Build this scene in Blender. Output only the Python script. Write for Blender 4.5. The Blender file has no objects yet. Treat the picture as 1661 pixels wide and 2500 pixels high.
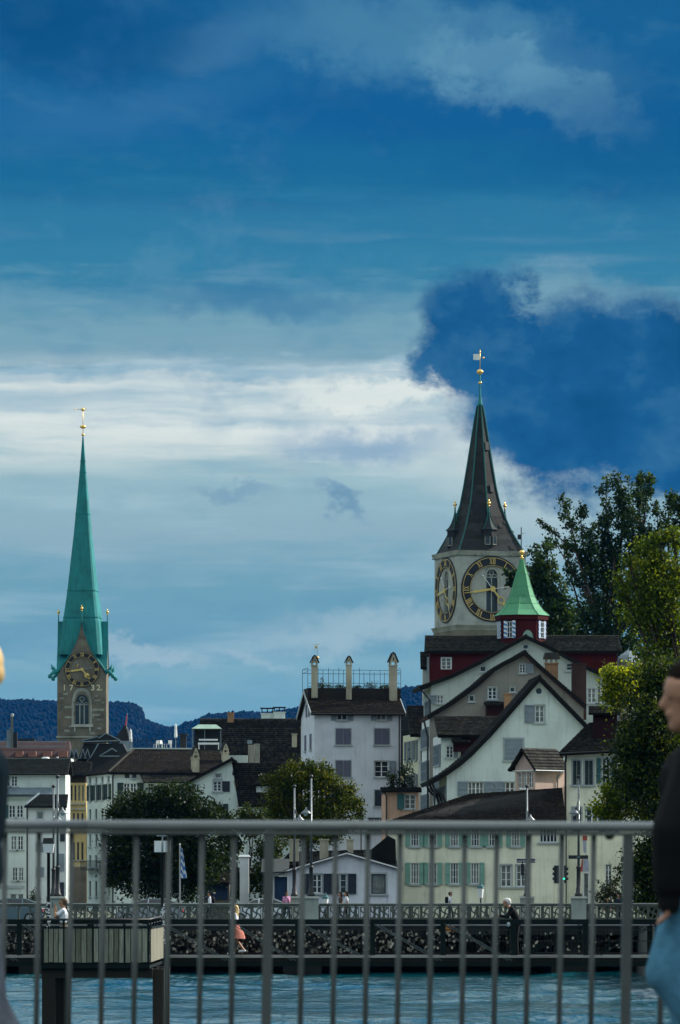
import bpy, bmesh, math, random
import numpy as np
from mathutils import Vector, Matrix
from mathutils.geometry import delaunay_2d_cdt
R = math.radians
random.seed(7)
rng = np.random.default_rng(7)
scene = bpy.context.scene
COL = scene.collection

# ------------------------------------------------------------------ camera
# one unit is one metre; camera at the origin looking along +Y, water level is z = 0
F, CX, HY, CZ = 12000.0, 830.5, 2190.0, 4.4
cam = bpy.data.cameras.new('camera')
cam_o = bpy.data.objects.new('camera', cam)
COL.objects.link(cam_o)
cam_o.location = (0, 0, CZ)
cam_o.rotation_euler = (R(90), 0, 0)
cam.sensor_fit = 'VERTICAL'
cam.sensor_height = 36.0
cam.lens = 36.0 * F / 2500.0
cam.shift_y = (HY - 1250.0) / 2500.0
cam.clip_start = 0.5
cam.clip_end = 40000
cam.dof.use_dof = True
cam.dof.focus_distance = 380
cam.dof.aperture_fstop = 11
scene.camera = cam_o

# ------------------------------------------------------------------ exposure
vs = scene.view_settings
scene.display_settings.display_device = 'sRGB'
vs.view_transform = 'Standard'
vs.look = 'None'
vs.exposure = 1.0
vs.gamma = 1.0
vs.use_curve_mapping = False
cy = scene.cycles
cy.max_bounces = 6
cy.diffuse_bounces = 3
cy.glossy_bounces = 3
cy.transmission_bounces = 3
cy.transparent_max_bounces = 6
cy.volume_bounces = 0
cy.sample_clamp_indirect = 4.0
cy.use_denoising = True

# ------------------------------------------------------------------ sun
SUN_AZ, SUN_EL = 66.0, 33.0       # degrees to the right of the view direction, above the horizon
sd = bpy.data.lights.new('sun', 'SUN')
sd.energy = 3.3
sd.angle = R(0.55)
sd.color = (1.0, 0.94, 0.84)
so = bpy.data.objects.new('sun', sd)
COL.objects.link(so)
sdir = Vector((math.sin(R(SUN_AZ)) * math.cos(R(SUN_EL)), math.cos(R(SUN_AZ)) * math.cos(R(SUN_EL)), math.sin(R(SUN_EL))))
so.rotation_euler = sdir.to_track_quat('Z', 'Y').to_euler()
so.location = (100, 50, 90)


def lin(c):
    c = c / 255.0
    return c / 12.92 if c <= 0.04045 else ((c + 0.055) / 1.055) ** 2.4


def srgb(r, g, b):
    return (lin(r), lin(g), lin(b), 1.0)


# ------------------------------------------------------------------ node helper
class NT:
    def __init__(s, tree):
        s.t = tree
        s.t.nodes.clear()

    def n(s, typ, **kw):
        nd = s.t.nodes.new(typ)
        for k, v in kw.items():
            setattr(nd, k, v)
        return nd

    def put(s, sock, v):
        if v is None:
            return
        if isinstance(v, bpy.types.NodeSocket):
            s.t.links.new(v, sock)
        else:
            sock.default_value = v

    def m(s, op, a, b=None, c=None, clamp=False):
        nd = s.n('ShaderNodeMath', operation=op)
        nd.use_clamp = clamp
        for i, v in enumerate((a, b, c)):
            s.put(nd.inputs[i], v)
        return nd.outputs[0]

    def xyz(s, x, y, z):
        nd = s.n('ShaderNodeCombineXYZ')
        for i, v in enumerate((x, y, z)):
            s.put(nd.inputs[i], v)
        return nd.outputs[0]

    def sep(s, v):
        nd = s.n('ShaderNodeSeparateXYZ')
        s.put(nd.inputs[0], v)
        return nd.outputs

    def noise(s, vec, scale, detail=4.0, rough=0.55, color=False):
        nd = s.n('ShaderNodeTexNoise')
        s.put(nd.inputs['Vector'], vec)
        s.put(nd.inputs['Scale'], scale)
        nd.inputs['Detail'].default_value = detail
        nd.inputs['Roughness'].default_value = rough
        return nd.outputs['Color' if color else 'Fac']

    def mapping(s, vec, scale):
        nd = s.n('ShaderNodeVectorMath', operation='MULTIPLY')
        s.put(nd.inputs[0], vec)
        nd.inputs[1].default_value = scale
        return nd.outputs[0]

    def mix(s, fac, a, b, blend='MIX'):
        nd = s.n('ShaderNodeMix', data_type='RGBA', blend_type=blend)
        s.put(nd.inputs[0], fac)
        s.put(nd.inputs[6], a)
        s.put(nd.inputs[7], b)
        return nd.outputs[2]

    def step(s, v, a, b):
        nd = s.n('ShaderNodeMapRange', interpolation_type='SMOOTHSTEP')
        s.put(nd.inputs[0], v)
        s.put(nd.inputs[1], a)
        s.put(nd.inputs[2], b)
        return nd.outputs[0]

    def ramp(s, fac, stops, interp='LINEAR'):
        nd = s.n('ShaderNodeValToRGB')
        cr = nd.color_ramp
        cr.interpolation = interp
        while len(cr.elements) < len(stops):
            cr.elements.new(0.5)
        for e, (p, c) in zip(cr.elements, stops):
            e.position = p
            e.color = c
        s.put(nd.inputs[0], fac)
        return nd.outputs[0]


# ------------------------------------------------------------------ sky
world = bpy.data.worlds.new('World')
scene.world = world
world.use_nodes = True
w = NT(world.node_tree)
SKY = 0.13
dirv = w.n('ShaderNodeTexCoord').outputs['Generated']
nrm = w.n('ShaderNodeVectorMath', operation='NORMALIZE')
w.put(nrm.inputs[0], dirv)
dx, dy, dz = w.sep(nrm.outputs[0])
az = w.m('ARCTAN2', dx, dy)
el = w.m('ARCSINE', dz)
u = w.m('MULTIPLY', az, 12.0)      # about one unit per 4.8 degrees
v = w.m('MULTIPLY', el, 12.0)
P = w.xyz(u, v, 0.0)
big = w.noise(w.xyz(w.m('MULTIPLY', u, 1.0), w.m('MULTIPLY', v, 1.9), 3.7), 1.5, 6, 0.55)
streak = w.noise(w.xyz(w.m('MULTIPLY', u, 0.9), w.m('MULTIPLY', v, 8.0), 1.3), 1.5, 7, 0.58)
fine = w.noise(w.xyz(w.m('MULTIPLY', u, 1.0), w.m('MULTIPLY', v, 2.6), 9.1), 5.0, 6, 0.6)
puff = w.noise(P, 3.2, 7, 0.6)
fleck = w.noise(w.xyz(u, w.m('MULTIPLY', v, 1.3), 7.5), 11.0, 6, 0.65)
curl = w.noise(w.xyz(u, w.m('MULTIPLY', v, 1.2), 5.5), 4.6, 8, 0.62)
cen = lambda x, k: w.m('MULTIPLY', w.m('SUBTRACT', x, 0.5), k)
vv = w.m('ADD', v, w.m('ADD', cen(streak, 0.24), w.m('ADD', cen(fine, 0.14), cen(curl, 0.05))))


def yk(y):
    return (HY - y) / 1000.0


ramp_px = [(2150, (122, 170, 186)), (1720, (118, 166, 182)), (1640, (130, 174, 186)), (1560, (112, 160, 178)),
           (1450, (114, 162, 178)), (1390, (126, 168, 182)), (1310, (146, 178, 188)), (1230, (148, 182, 190)),
           (1160, (158, 190, 196)), (1100, (186, 206, 206)), (1040, (204, 218, 218)), (985, (194, 212, 214)), (950, (208, 220, 218)),
           (915, (160, 190, 202)), (875, (124, 164, 180)), (810, (118, 162, 178)), (750, (98, 150, 172)), (680, (54, 126, 160)), (560, (46, 120, 158)), (430, (28, 104, 148)),
           (300, (24, 98, 150)), (0, (24, 94, 144))]
VMAX = 2.4
stops = [(yk(y) / VMAX, srgb(*c)) for y, c in ramp_px]
base = w.ramp(w.m('DIVIDE', vv, VMAX), stops, 'EASE')


def blob(cx, cyy, rx, ry, rot=0.0, warp=0.30, wn=None, soft=0.25, su=None):
    """soft ellipse (photo pixels) in warped sky coordinates -> mask"""
    wn = puff if wn is None else wn
    uu = w.m('ADD', w.m('SUBTRACT', u, (cx - CX) / 1000.0), cen(wn, warp))
    v2 = w.m('ADD', w.m('SUBTRACT', v, yk(cyy)), cen(big if wn is puff else puff, warp))
    uu, v2 = w.m('ADD', uu, cen(fleck, 0.13)), w.m('ADD', v2, cen(fleck, 0.12))
    c, s_ = math.cos(rot), math.sin(rot)
    a = w.m('ADD', w.m('MULTIPLY', uu, c), w.m('MULTIPLY', v2, s_))
    b = w.m('SUBTRACT', w.m('MULTIPLY', v2, c), w.m('MULTIPLY', uu, s_))
    a = w.m('DIVIDE', a, rx / 1000.0)
    b = w.m('DIVIDE', b, ry / 1000.0)
    d = w.m('SQRT', w.m('ADD', w.m('MULTIPLY', a, a), w.m('MULTIPLY', b, b)))
    return w.m('SUBTRACT', 1.0, w.step(d, 1.0 - soft, 1.0 + soft))


def layer(col, mask, k, c):
    return w.mix(w.m('MULTIPLY', mask, k), col, srgb(*c))


c = base
low = w.m('SUBTRACT', 1.0, w.step(v, 1.30, 1.75))
lamina = w.noise(w.xyz(w.m('MULTIPLY', u, 0.7), w.m('ADD', w.m('MULTIPLY', v, 8.5), cen(curl, 0.4)), 4.4), 1.5, 5, 0.55)
band = w.m('MULTIPLY', w.step(v, 0.98, 1.12), w.m('SUBTRACT', 1.0, w.step(v, 1.24, 1.34)))
# streaky lighter and darker layers all round the sky
c = layer(c, w.m('MULTIPLY', w.step(streak, 0.50, 0.70), low), 0.36, (172, 200, 208))
c = layer(c, w.m('MULTIPLY', w.step(curl, 0.50, 0.68), w.m('MULTIPLY', low, w.step(v, 0.95, 1.4))), 0.40, (84, 140, 172))
c = layer(c, w.step(fine, 0.52, 0.74), 0.20, (82, 136, 164))
c = layer(c, w.m('MULTIPLY', w.step(lamina, 0.42, 0.68), band), 0.62, (236, 240, 232))
c = layer(c, w.m('MULTIPLY', w.m('SUBTRACT', 1.0, w.step(lamina, 0.36, 0.56)), band), 0.55, (140, 176, 194))
c = layer(c, w.step(curl, 0.52, 0.75), 0.14, (124, 168, 188))
# upper veil and deep blue hollows
c = layer(c, blob(1060, 120, 420, 105, -0.20, 0.34, wn=curl, soft=0.5), 0.50, (92, 148, 176))
c = layer(c, blob(1290, 235, 270, 80, -0.36, 0.32, wn=curl, soft=0.32), 0.62, (106, 158, 182))
c = layer(c, blob(520, 90, 150, 55, 0.1, 0.35, soft=0.7), 0.45, (80, 132, 172))
c = layer(c, blob(1000, 330, 420, 90, -0.1, 0.35, soft=0.7), 0.55, (14, 86, 142))
c = layer(c, blob(120, 60, 330, 120, 0.0, 0.4, soft=0.8), 0.65, (4, 70, 120))
c = layer(c, blob(1560, 330, 260, 140, 0.0, 0.4, soft=0.8), 0.5, (10, 82, 136))
c = layer(c, blob(300, 280, 300, 70, 0.2, 0.35, soft=0.8), 0.35, (62, 120, 164))
c = layer(c, w.m('MULTIPLY', w.step(curl, 0.52, 0.66), w.step(v, 1.7, 1.95)), 0.26, (20, 90, 146))
# small dark puffs and the gap in the bright bank
c = layer(c, blob(640, 750, 240, 46, 0.05, 0.34, wn=curl, soft=0.5), 0.55, (56, 116, 156))
c = layer(c, blob(900, 1082, 200, 36, 0.0, 0.22, soft=0.8), 0.75, (128, 164, 192))
c = layer(c, blob(835, 1232, 70, 20, -0.6, 0.2, soft=0.8), 0.7, (100, 140, 170))
c = layer(c, blob(560, 1205, 70, 16, -0.3, 0.2, soft=0.8), 0.5, (112, 150, 178))
# bright head of the bank by the spire
c = layer(c, blob(930, 968, 230, 40, 0.0, 0.16, wn=curl, soft=0.4), 0.8, (232, 238, 230))
c = layer(c, blob(1250, 1180, 200, 110, -0.5, 0.26, wn=curl, soft=0.6), 0.55, (190, 208, 208))
# low puffs
c = layer(c, blob(360, 1603, 120, 24, -0.15, 0.2, wn=curl, soft=0.5), 0.6, (172, 194, 200))
c = layer(c, blob(960, 1535, 270, 40, 0.1, 0.25, wn=curl, soft=0.7), 0.6, (176, 198, 202))
c = layer(c, blob(620, 1600, 90, 14, -0.2, 0.2, soft=0.8), 0.4, (176, 196, 202))
# the dark rain cloud on the right
c = layer(c, blob(1440, 735, 210, 46, -0.15, 0.28, wn=curl, soft=0.8), 0.32, (160, 194, 200))
d1 = blob(1190, 850, 190, 155, -0.25, 0.30, wn=curl, soft=0.24)
d2 = blob(1560, 980, 430, 256, -0.12, 0.30, wn=curl, soft=0.20)
d3 = blob(1640, 1120, 260, 130, -0.2, 0.24, wn=curl, soft=0.24)
dark = w.m('MAXIMUM', w.m('MAXIMUM', d1, d2), d3)
shade = w.m('ADD', w.m('MULTIPLY', big, 0.5), w.m('MULTIPLY', curl, 0.5))
darkcol = w.ramp(shade, [(0.38, srgb(16, 74, 120)), (0.5, srgb(26, 88, 136)), (0.60, srgb(54, 110, 150))])
c = w.mix(dark, c, darkcol)
# blue sky above the belt of cloud, with brighter unseen cloud added to light the walls
sky = w.n('ShaderNodeTexSky', sky_type='NISHITA')
sky.sun_disc = False
sky.sun_elevation = R(SUN_EL)
sky.sun_rotation = R(SUN_AZ)
sky.altitude = 410
sky.air_density = 1.0
sky.dust_density = 0.6
sky.ozone_density = 2.0
high = w.mix(w.m('MULTIPLY', w.step(w.noise(nrm.outputs[0], 3.0, 6, 0.55), 0.36, 0.60), 0.8), sky.outputs[0], (6.0, 6.5, 5.5, 1))
KE = 1 / SKY / 2 ** vs.exposure      # cloud colours are given as they look at this exposure
c10 = w.mix(1.0, c, (KE, KE, KE, 1), 'MULTIPLY')
allsky = w.mix(w.step(v, 2.3, 5.5), c10, high)
bg = w.n('ShaderNodeBackground')
w.put(bg.inputs[0], allsky)
bg.inputs[1].default_value = SKY
out = w.n('ShaderNodeOutputWorld')
w.t.links.new(bg.outputs[0], out.inputs[0])


# ------------------------------------------------------------------ materials
MATS = {}


def mat(name, col, rough=0.8, var=0.12, vscale=1.2, streaks=0.0, bump=0.0, bscale=20.0, metal=0.0, attr=0.0, spec=0.4,
        grain=None, coat=0.0):
    """procedural material: base colour with blotchy wear, optional rain streaks, relief and per-piece variation"""
    if name in MATS:
        return MATS[name]
    m_ = bpy.data.materials.new(name)
    m_.use_nodes = True
    t = NT(m_.node_tree)
    o = t.n('ShaderNodeOutputMaterial')
    b = t.n('ShaderNodeBsdfPrincipled')
    t.t.links.new(b.outputs[0], o.inputs[0])
    co = t.n('ShaderNodeTexCoord').outputs['Object']
    colr = (col[0], col[1], col[2], 1)
    out_c = colr
    if var > 0:
        nz = t.noise(co, vscale, 5, 0.6)
        lo = tuple(x * (1 - var * 1.6) for x in col) + (1,)
        hi = tuple(min(1, x * (1 + var)) for x in col) + (1,)
        out_c = t.ramp(nz, [(0.28, lo), (0.5, colr), (0.72, hi)])
    if streaks > 0:
        sn = t.noise(t.mapping(co, (2.2, 2.2, 0.16)), 1.6, 5, 0.6)
        k = t.m('MULTIPLY', t.step(sn, 0.5, 0.75), streaks)
        out_c = t.mix(k, out_c, tuple(x * 0.55 for x in col) + (1,))
    if grain:
        gn = t.noise(t.mapping(co, grain), 6.0, 6, 0.65)
        out_c = t.mix(t.step(gn, 0.35, 0.7), out_c, tuple(x * 0.5 for x in col) + (1,))
    if attr > 0:
        an = t.n('ShaderNodeAttribute', attribute_name='rnd').outputs['Fac']
        k = t.m('ADD', 1 - attr, t.m('MULTIPLY', an, 2 * attr))
        out_c = t.mix(1.0, out_c, t.xyz(k, k, k), 'MULTIPLY')
    t.put(b.inputs['Base Color'], out_c)
    b.inputs['Roughness'].default_value = rough
    b.inputs['Metallic'].default_value = metal
    b.inputs['Specular IOR Level'].default_value = spec
    if coat:
        b.inputs['Coat Weight'].default_value = coat
    if bump > 0:
        bn = t.n('ShaderNodeBump')
        bn.inputs['Strength'].default_value = bump
        bn.inputs['Distance'].default_value = 0.05
        t.put(bn.inputs['Height'], t.noise(co, bscale, 5, 0.6))
        t.put(b.inputs['Normal'], bn.outputs[0])
    MATS[name] = m_
    return m_


def plaster(name, col, streaks=0.25, var=0.07):
    return mat(name, col, 0.9, var * 1.6, 0.45, min(0.8, streaks * 1.7), 0.25, 9.0, spec=0.2)


def leafmat(name, col, col2, trans=0.45):
    m_ = bpy.data.materials.new(name)
    m_.use_nodes = True
    t = NT(m_.node_tree)
    o = t.n('ShaderNodeOutputMaterial')
    an = t.n('ShaderNodeAttribute', attribute_name='rnd').outputs['Fac']
    cc = t.ramp(an, [(0.0, tuple(x * 0.55 for x in col) + (1,)), (0.5, tuple(col) + (1,)), (1.0, tuple(col2) + (1,))])
    p = t.n('ShaderNodeBsdfPrincipled')
    t.put(p.inputs['Base Color'], cc)
    p.inputs['Roughness'].default_value = 0.5
    p.inputs['Specular IOR Level'].default_value = 0.12
    tr = t.n('ShaderNodeBsdfTranslucent')
    tc = t.mix(1.0, cc, (1.9, 1.8, 0.55, 1), 'MULTIPLY')
    t.put(tr.inputs[0], tc)
    mx = t.n('ShaderNodeMixShader')
    mx.inputs[0].default_value = trans
    t.t.links.new(p.outputs[0], mx.inputs[1])
    t.t.links.new(tr.outputs[0], mx.inputs[2])
    t.t.links.new(mx.outputs[0], o.inputs[0])
    MATS[name] = m_
    return m_


def glow(name, col, strength):
    m_ = bpy.data.materials.new(name)
    m_.use_nodes = True
    t = NT(m_.node_tree)
    o = t.n('ShaderNodeOutputMaterial')
    e = t.n('ShaderNodeEmission')
    e.inputs[0].default_value = tuple(col) + (1,)
    e.inputs[1].default_value = strength
    t.t.links.new(e.outputs[0], o.inputs[0])
    MATS[name] = m_
    return m_


plaster('white_plaster', (0.66, 0.69, 0.68))
plaster('cool_white_plaster', (0.64, 0.67, 0.72), 0.3)
plaster('mint_white_plaster', (0.60, 0.67, 0.63), 0.35)
plaster('grey_white_plaster', (0.50, 0.55, 0.52), 0.4)
plaster('shade_white_plaster', (0.42, 0.47, 0.43), 0.35)  # white plaster with the shade on its wall put into the colour
plaster('cream_plaster', (0.62, 0.61, 0.43), 0.2)
plaster('pale_yellow_plaster', (0.80, 0.78, 0.60), 0.35, 0.1)
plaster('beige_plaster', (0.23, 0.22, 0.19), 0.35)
plaster('pink_plaster', (0.50, 0.38, 0.33), 0.3)
plaster('apricot_plaster', (0.56, 0.34, 0.24), 0.3)
plaster('ochre_plaster', (0.50, 0.38, 0.17), 0.35)
plaster('red_boards', (0.052, 0.005, 0.006), 0.4, 0.2)
plaster('dark_red_boards', (0.022, 0.005, 0.006), 0.4, 0.2)
plaster('chimney_render', (0.40, 0.37, 0.27), 0.5, 0.15)
plaster('orange_chimney', (0.30, 0.17, 0.09), 0.5, 0.15)
plaster('dark_chimney', (0.06, 0.035, 0.03), 0.4, 0.15)
plaster('sandstone', (0.155, 0.142, 0.106), 0.45, 0.16)
plaster('light_stone', (0.34, 0.355, 0.315), 0.45, 0.14)
plaster('brown_stone', (0.15, 0.125, 0.095), 0.4, 0.2)
plaster('grey_stone', (0.27, 0.28, 0.24), 0.4, 0.18)
plaster('bridge_stone', (0.105, 0.115, 0.095), 0.6, 0.2)
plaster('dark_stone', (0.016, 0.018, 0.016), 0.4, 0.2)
plaster('coping_stone', (0.46, 0.45, 0.40), 0.3, 0.15)
plaster('concrete', (0.30, 0.29, 0.26), 0.5, 0.15)
mat('roof_tile', (0.014, 0.013, 0.010), 0.85, 0.4, 1.5, 0, 0.3, 12, attr=0.85, spec=0.25)
mat('red_roof_tile', (0.022, 0.016, 0.011), 0.85, 0.3, 1.5, 0, 0.3, 12, attr=0.6, spec=0.25)
mat('old_roof_tile', (0.025, 0.025, 0.019), 0.85, 0.4, 1.5, 0, 0.3, 12, attr=0.65, spec=0.25)
mat('roof_board', (0.007, 0.007, 0.006), 0.9, 0.3, 2, spec=0.2)
mat('red_soffit', (0.07, 0.022, 0.02), 0.9, 0.3, 2, spec=0.2)
mat('slate', (0.014, 0.017, 0.015), 0.75, 0.35, 0.9, 0.5, 0.9, 3.5, attr=0.5, spec=0.3)
mat('dark_slate', (0.007, 0.009, 0.010), 0.6, 0.3, 1.0, 0.3, 0.2, 6, spec=0.4)
mat('zinc', (0.16, 0.21, 0.24), 0.5, 0.2, 1.0, 0.4, spec=0.5)
mat('copper_green', (0.012, 0.185, 0.188), 0.7, 0.22, 0.35, 0.8, 0.1, 6, spec=0.3)
mat('pale_copper_green', (0.075, 0.27, 0.135), 0.7, 0.14, 0.7, 0.35, 0.1, 6, spec=0.3)
mat('old_copper', (0.22, 0.33, 0.27), 0.75, 0.2, 0.8, 0.4, spec=0.3)
mat('gold', (0.85, 0.55, 0.16), 0.32, 0.05, 2, metal=0.85)
mat('gold_paint', (0.56, 0.40, 0.14), 0.45, 0.08, 2, metal=0.35)
mat('clock_black', (0.005, 0.006, 0.009), 0.55, 0.2, 1, 0.2)
mat('white_paint', (0.70, 0.72, 0.71), 0.6, 0.06, 2)
mat('grey_trim', (0.36, 0.40, 0.40), 0.75, 0.1, 1.5, 0.2)
mat('glass', (0.018, 0.023, 0.028), 0.12, 0.5, 0.8, spec=0.6)
mat('curtain_glass', (0.15, 0.16, 0.15), 0.15, 0.4, 3.0, spec=0.6)
mat('grey_shutter', (0.24, 0.29, 0.33), 0.8, 0.12, 1.5, 0.2)
mat('lilac_shutter', (0.13, 0.135, 0.19), 0.8, 0.1, 1.5, 0.2)
mat('green_shutter', (0.19, 0.36, 0.29), 0.7, 0.12, 1.5, 0.2)
mat('teal_shutter', (0.05, 0.15, 0.16), 0.7, 0.15, 1.5, 0.2)
mat('dark_green_shutter', (0.022, 0.042, 0.045), 0.7, 0.2, 1.5, 0.2)
mat('blue_black_shutter', (0.014, 0.022, 0.036), 0.7, 0.2, 1.5)
mat('date_paint', (0.62, 0.56, 0.36), 0.8, 0.1, 2)
mat('dark_metal', (0.010, 0.011, 0.012), 0.5, 0.2, 3, spec=0.5)
mat('green_black_steel', (0.006, 0.013, 0.013), 0.75, 0.25, 2, 0.2, spec=0.12)
mat('rod_metal', (0.10, 0.115, 0.115), 0.5, 0.1, 3, metal=0.3)
mat('grey_metal', (0.34, 0.37, 0.38), 0.38, 0.1, 3, metal=0.6)
mat('lamp_mast', (0.14, 0.16, 0.17), 0.35, 0.15, 3, metal=0.5)
mat('rail_gloss', (0.20, 0.215, 0.205), 0.26, 0.10, 6, spec=0.9)
mat('hip_copper', (0.010, 0.105, 0.095), 0.7, 0.2, 0.5, 0.5)
mat('rail_paint', (0.098, 0.104, 0.094), 0.42, 0.10, 6, spec=0.4)
mat('pale_plank', (0.31, 0.30, 0.23), 0.85, 0.2, 0.8, 0.7, 0.3, 8, grain=(7, 7, 0.35), spec=0.2)
mat('dark_plank', (0.17, 0.17, 0.125), 0.85, 0.2, 0.8, 0.7, 0.3, 8, grain=(7, 7, 0.35), spec=0.2)
mat('weathered_plank', (0.25, 0.245, 0.185), 0.85, 0.2, 0.8, 0.7, 0.3, 8, attr=0.0, grain=(7, 7, 0.35), spec=0.2)
mat('dark_timber', (0.012, 0.010, 0.007), 0.85, 0.3, 1, 0.3)
mat('brown_timber', (0.026, 0.018, 0.012), 0.85, 0.2, 1, 0.3)
mat('asphalt', (0.03, 0.03, 0.032), 0.9, 0.2, 2, 0, 0.3, 60)
mat('paving', (0.075, 0.075, 0.07), 0.9, 0.15, 0.6, 0, 0.2, 20)
mat('earth', (0.10, 0.11, 0.07), 0.95, 0.3, 0.02)
mat('forest', (0.0003, 0.0022, 0.0040), 0.95, 0.1, 0.02, attr=0.12, spec=0.1)
mat('bark', (0.055, 0.045, 0.035), 0.95, 0.3, 4, 0, 0.5, 18, spec=0.1)
mat('twig', (0.035, 0.030, 0.026), 0.95, 0.3, 4, spec=0.1)
leafmat('dark_leaf', (0.009, 0.022, 0.008), (0.038, 0.062, 0.016), 0.26)
leafmat('tall_leaf', (0.018, 0.042, 0.014), (0.06, 0.10, 0.026), 0.30)
leafmat('sun_leaf', (0.075, 0.115, 0.010), (0.44, 0.44, 0.028), 0.55)
leafmat('deep_leaf', (0.012, 0.026, 0.005), (0.12, 0.15, 0.015), 0.36)
leafmat('autumn_leaf', (0.026, 0.044, 0.006), (0.15, 0.15, 0.015), 0.38)
leafmat('upper_leaf', (0.052, 0.088, 0.010), (0.25, 0.28, 0.022), 0.48)
leafmat('hedge_leaf', (0.020, 0.034, 0.006), (0.055, 0.066, 0.013), 0.3)
mat('skin', (0.46, 0.23, 0.14), 0.5, 0.06, 8, spec=0.35)
mat('skin_tan', (0.36, 0.19, 0.11), 0.5, 0.06, 8, spec=0.35)
mat('dark_hair', (0.012, 0.008, 0.006), 0.85, 0.3, 20, spec=0.08)
mat('brown_hair', (0.07, 0.04, 0.02), 0.5, 0.3, 20)
mat('blond_hair', (0.62, 0.42, 0.17), 0.5, 0.25, 20)
mat('grey_hair', (0.60, 0.58, 0.54), 0.6, 0.2, 20)
mat('black_cloth', (0.006, 0.0065, 0.008), 0.85, 0.25, 8, spec=0.2)
mat('white_cloth', (0.74, 0.76, 0.80), 0.9, 0.06, 8, spec=0.2)
mat('pink_cloth', (0.62, 0.28, 0.46), 0.9, 0.08, 8, spec=0.2)
mat('salmon_cloth', (0.75, 0.27, 0.20), 0.9, 0.1, 8, spec=0.2, grain=(14, 14, 0.4))
mat('denim', (0.105, 0.290, 0.420), 0.9, 0.2, 14, 0, 0.5, 120, spec=0.2)
mat('grey_denim', (0.20, 0.21, 0.24), 0.9, 0.2, 14, 0, 0.5, 120, spec=0.2)
mat('slate_cloth', (0.016, 0.034, 0.044), 0.9, 0.15, 8, spec=0.2)
mat('navy_cloth', (0.016, 0.024, 0.040), 0.9, 0.2, 8, spec=0.2)
mat('khaki_cloth', (0.20, 0.17, 0.13), 0.9, 0.12, 8, spec=0.2)
mat('brown_cloth', (0.09, 0.06, 0.05), 0.9, 0.12, 8, spec=0.2)
mat('car_white', (0.74, 0.78, 0.80), 0.25, 0.03, 2, coat=0.6)
mat('car_silver', (0.34, 0.37, 0.39), 0.3, 0.03, 2, metal=0.4, coat=0.6)
mat('car_blue', (0.10, 0.16, 0.19), 0.3, 0.03, 2, metal=0.3, coat=0.6)
mat('rubber', (0.015, 0.015, 0.015), 0.9, 0.1, 4)
mat('sign_blue', (0.016, 0.022, 0.075), 0.5, 0.1, 4)
mat('curtain_blue', (0.02, 0.05, 0.11), 0.9, 0.15, 1, 0.0, grain=(9, 9, 0.2))
mat('flag_blue', (0.03, 0.14, 0.42), 0.85, 0.1, 4)
mat('flag_red', (0.55, 0.05, 0.05), 0.85, 0.1, 4)
mat('mural_red', (0.40, 0.08, 0.06), 0.9, 0.15, 2)
mat('mural_grey', (0.36, 0.38, 0.46), 0.9, 0.2, 2)
mat('red_dormer', (0.22, 0.10, 0.08), 0.8, 0.15, 1, 0.3)
mat('rust_red_roof', (0.034, 0.012, 0.011), 0.8, 0.25, 1, 0.3)
mat('parasol_cloth', (0.74, 0.75, 0.72), 0.9, 0.05, 3)
mat('milk_glass', (0.78, 0.80, 0.78), 0.35, 0.04, 2)
mat('lock_metal', (0.30, 0.27, 0.21), 0.35, 0.0, 2, metal=0.35, attr=1.0)
mat('orange_plastic', (0.45, 0.16, 0.02), 0.5, 0.1, 3)
glow('green_signal', (0.05, 0.9, 0.65), 1.3)


def striped(name, c1, c2, k):
    """painted diagonal stripes"""
    m_ = bpy.data.materials.new(name)
    m_.use_nodes = True
    t = NT(m_.node_tree)
    o = t.n('ShaderNodeOutputMaterial')
    b = t.n('ShaderNodeBsdfPrincipled')
    t.t.links.new(b.outputs[0], o.inputs[0])
    x, y, z = t.sep(t.n('ShaderNodeTexCoord').outputs['Object'])
    s_ = t.m('ADD', t.m('ADD', t.m('MULTIPLY', z, 1.0), t.m('MULTIPLY', x, 1.2)), t.m('MULTIPLY', y, 1.2))
    f = t.m('GREATER_THAN', t.m('FRACT', t.m('MULTIPLY', s_, k)), 0.5)
    t.put(b.inputs['Base Color'], t.mix(f, c1 + (1,), c2 + (1,)))
    b.inputs['Roughness'].default_value = 0.6
    MATS[name] = m_


striped('striped_shutter', (0.72, 0.74, 0.78), (0.06, 0.20, 0.42), 2.6)
striped('flag_check', (0.62, 0.66, 0.72), (0.03, 0.16, 0.40), 2.2)

# louvred shutters get a fine slat relief
for nm in ('grey_shutter', 'lilac_shutter', 'dark_green_shutter', 'teal_shutter'):
    nt_ = MATS[nm].node_tree
    bs = [n for n in nt_.nodes if n.type == 'BSDF_PRINCIPLED'][0]
    wv = nt_.nodes.new('ShaderNodeTexWave')
    wv.bands_direction = 'Z'
    wv.inputs['Scale'].default_value = 3.2
    tc_ = nt_.nodes.new('ShaderNodeTexCoord')
    nt_.links.new(tc_.outputs['Object'], wv.inputs['Vector'])
    bp = nt_.nodes.new('ShaderNodeBump')
    bp.inputs['Strength'].default_value = 0.9
    bp.inputs['Distance'].default_value = 0.04
    nt_.links.new(wv.outputs['Fac'], bp.inputs['Height'])
    nt_.links.new(bp.outputs[0], bs.inputs['Normal'])


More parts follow.
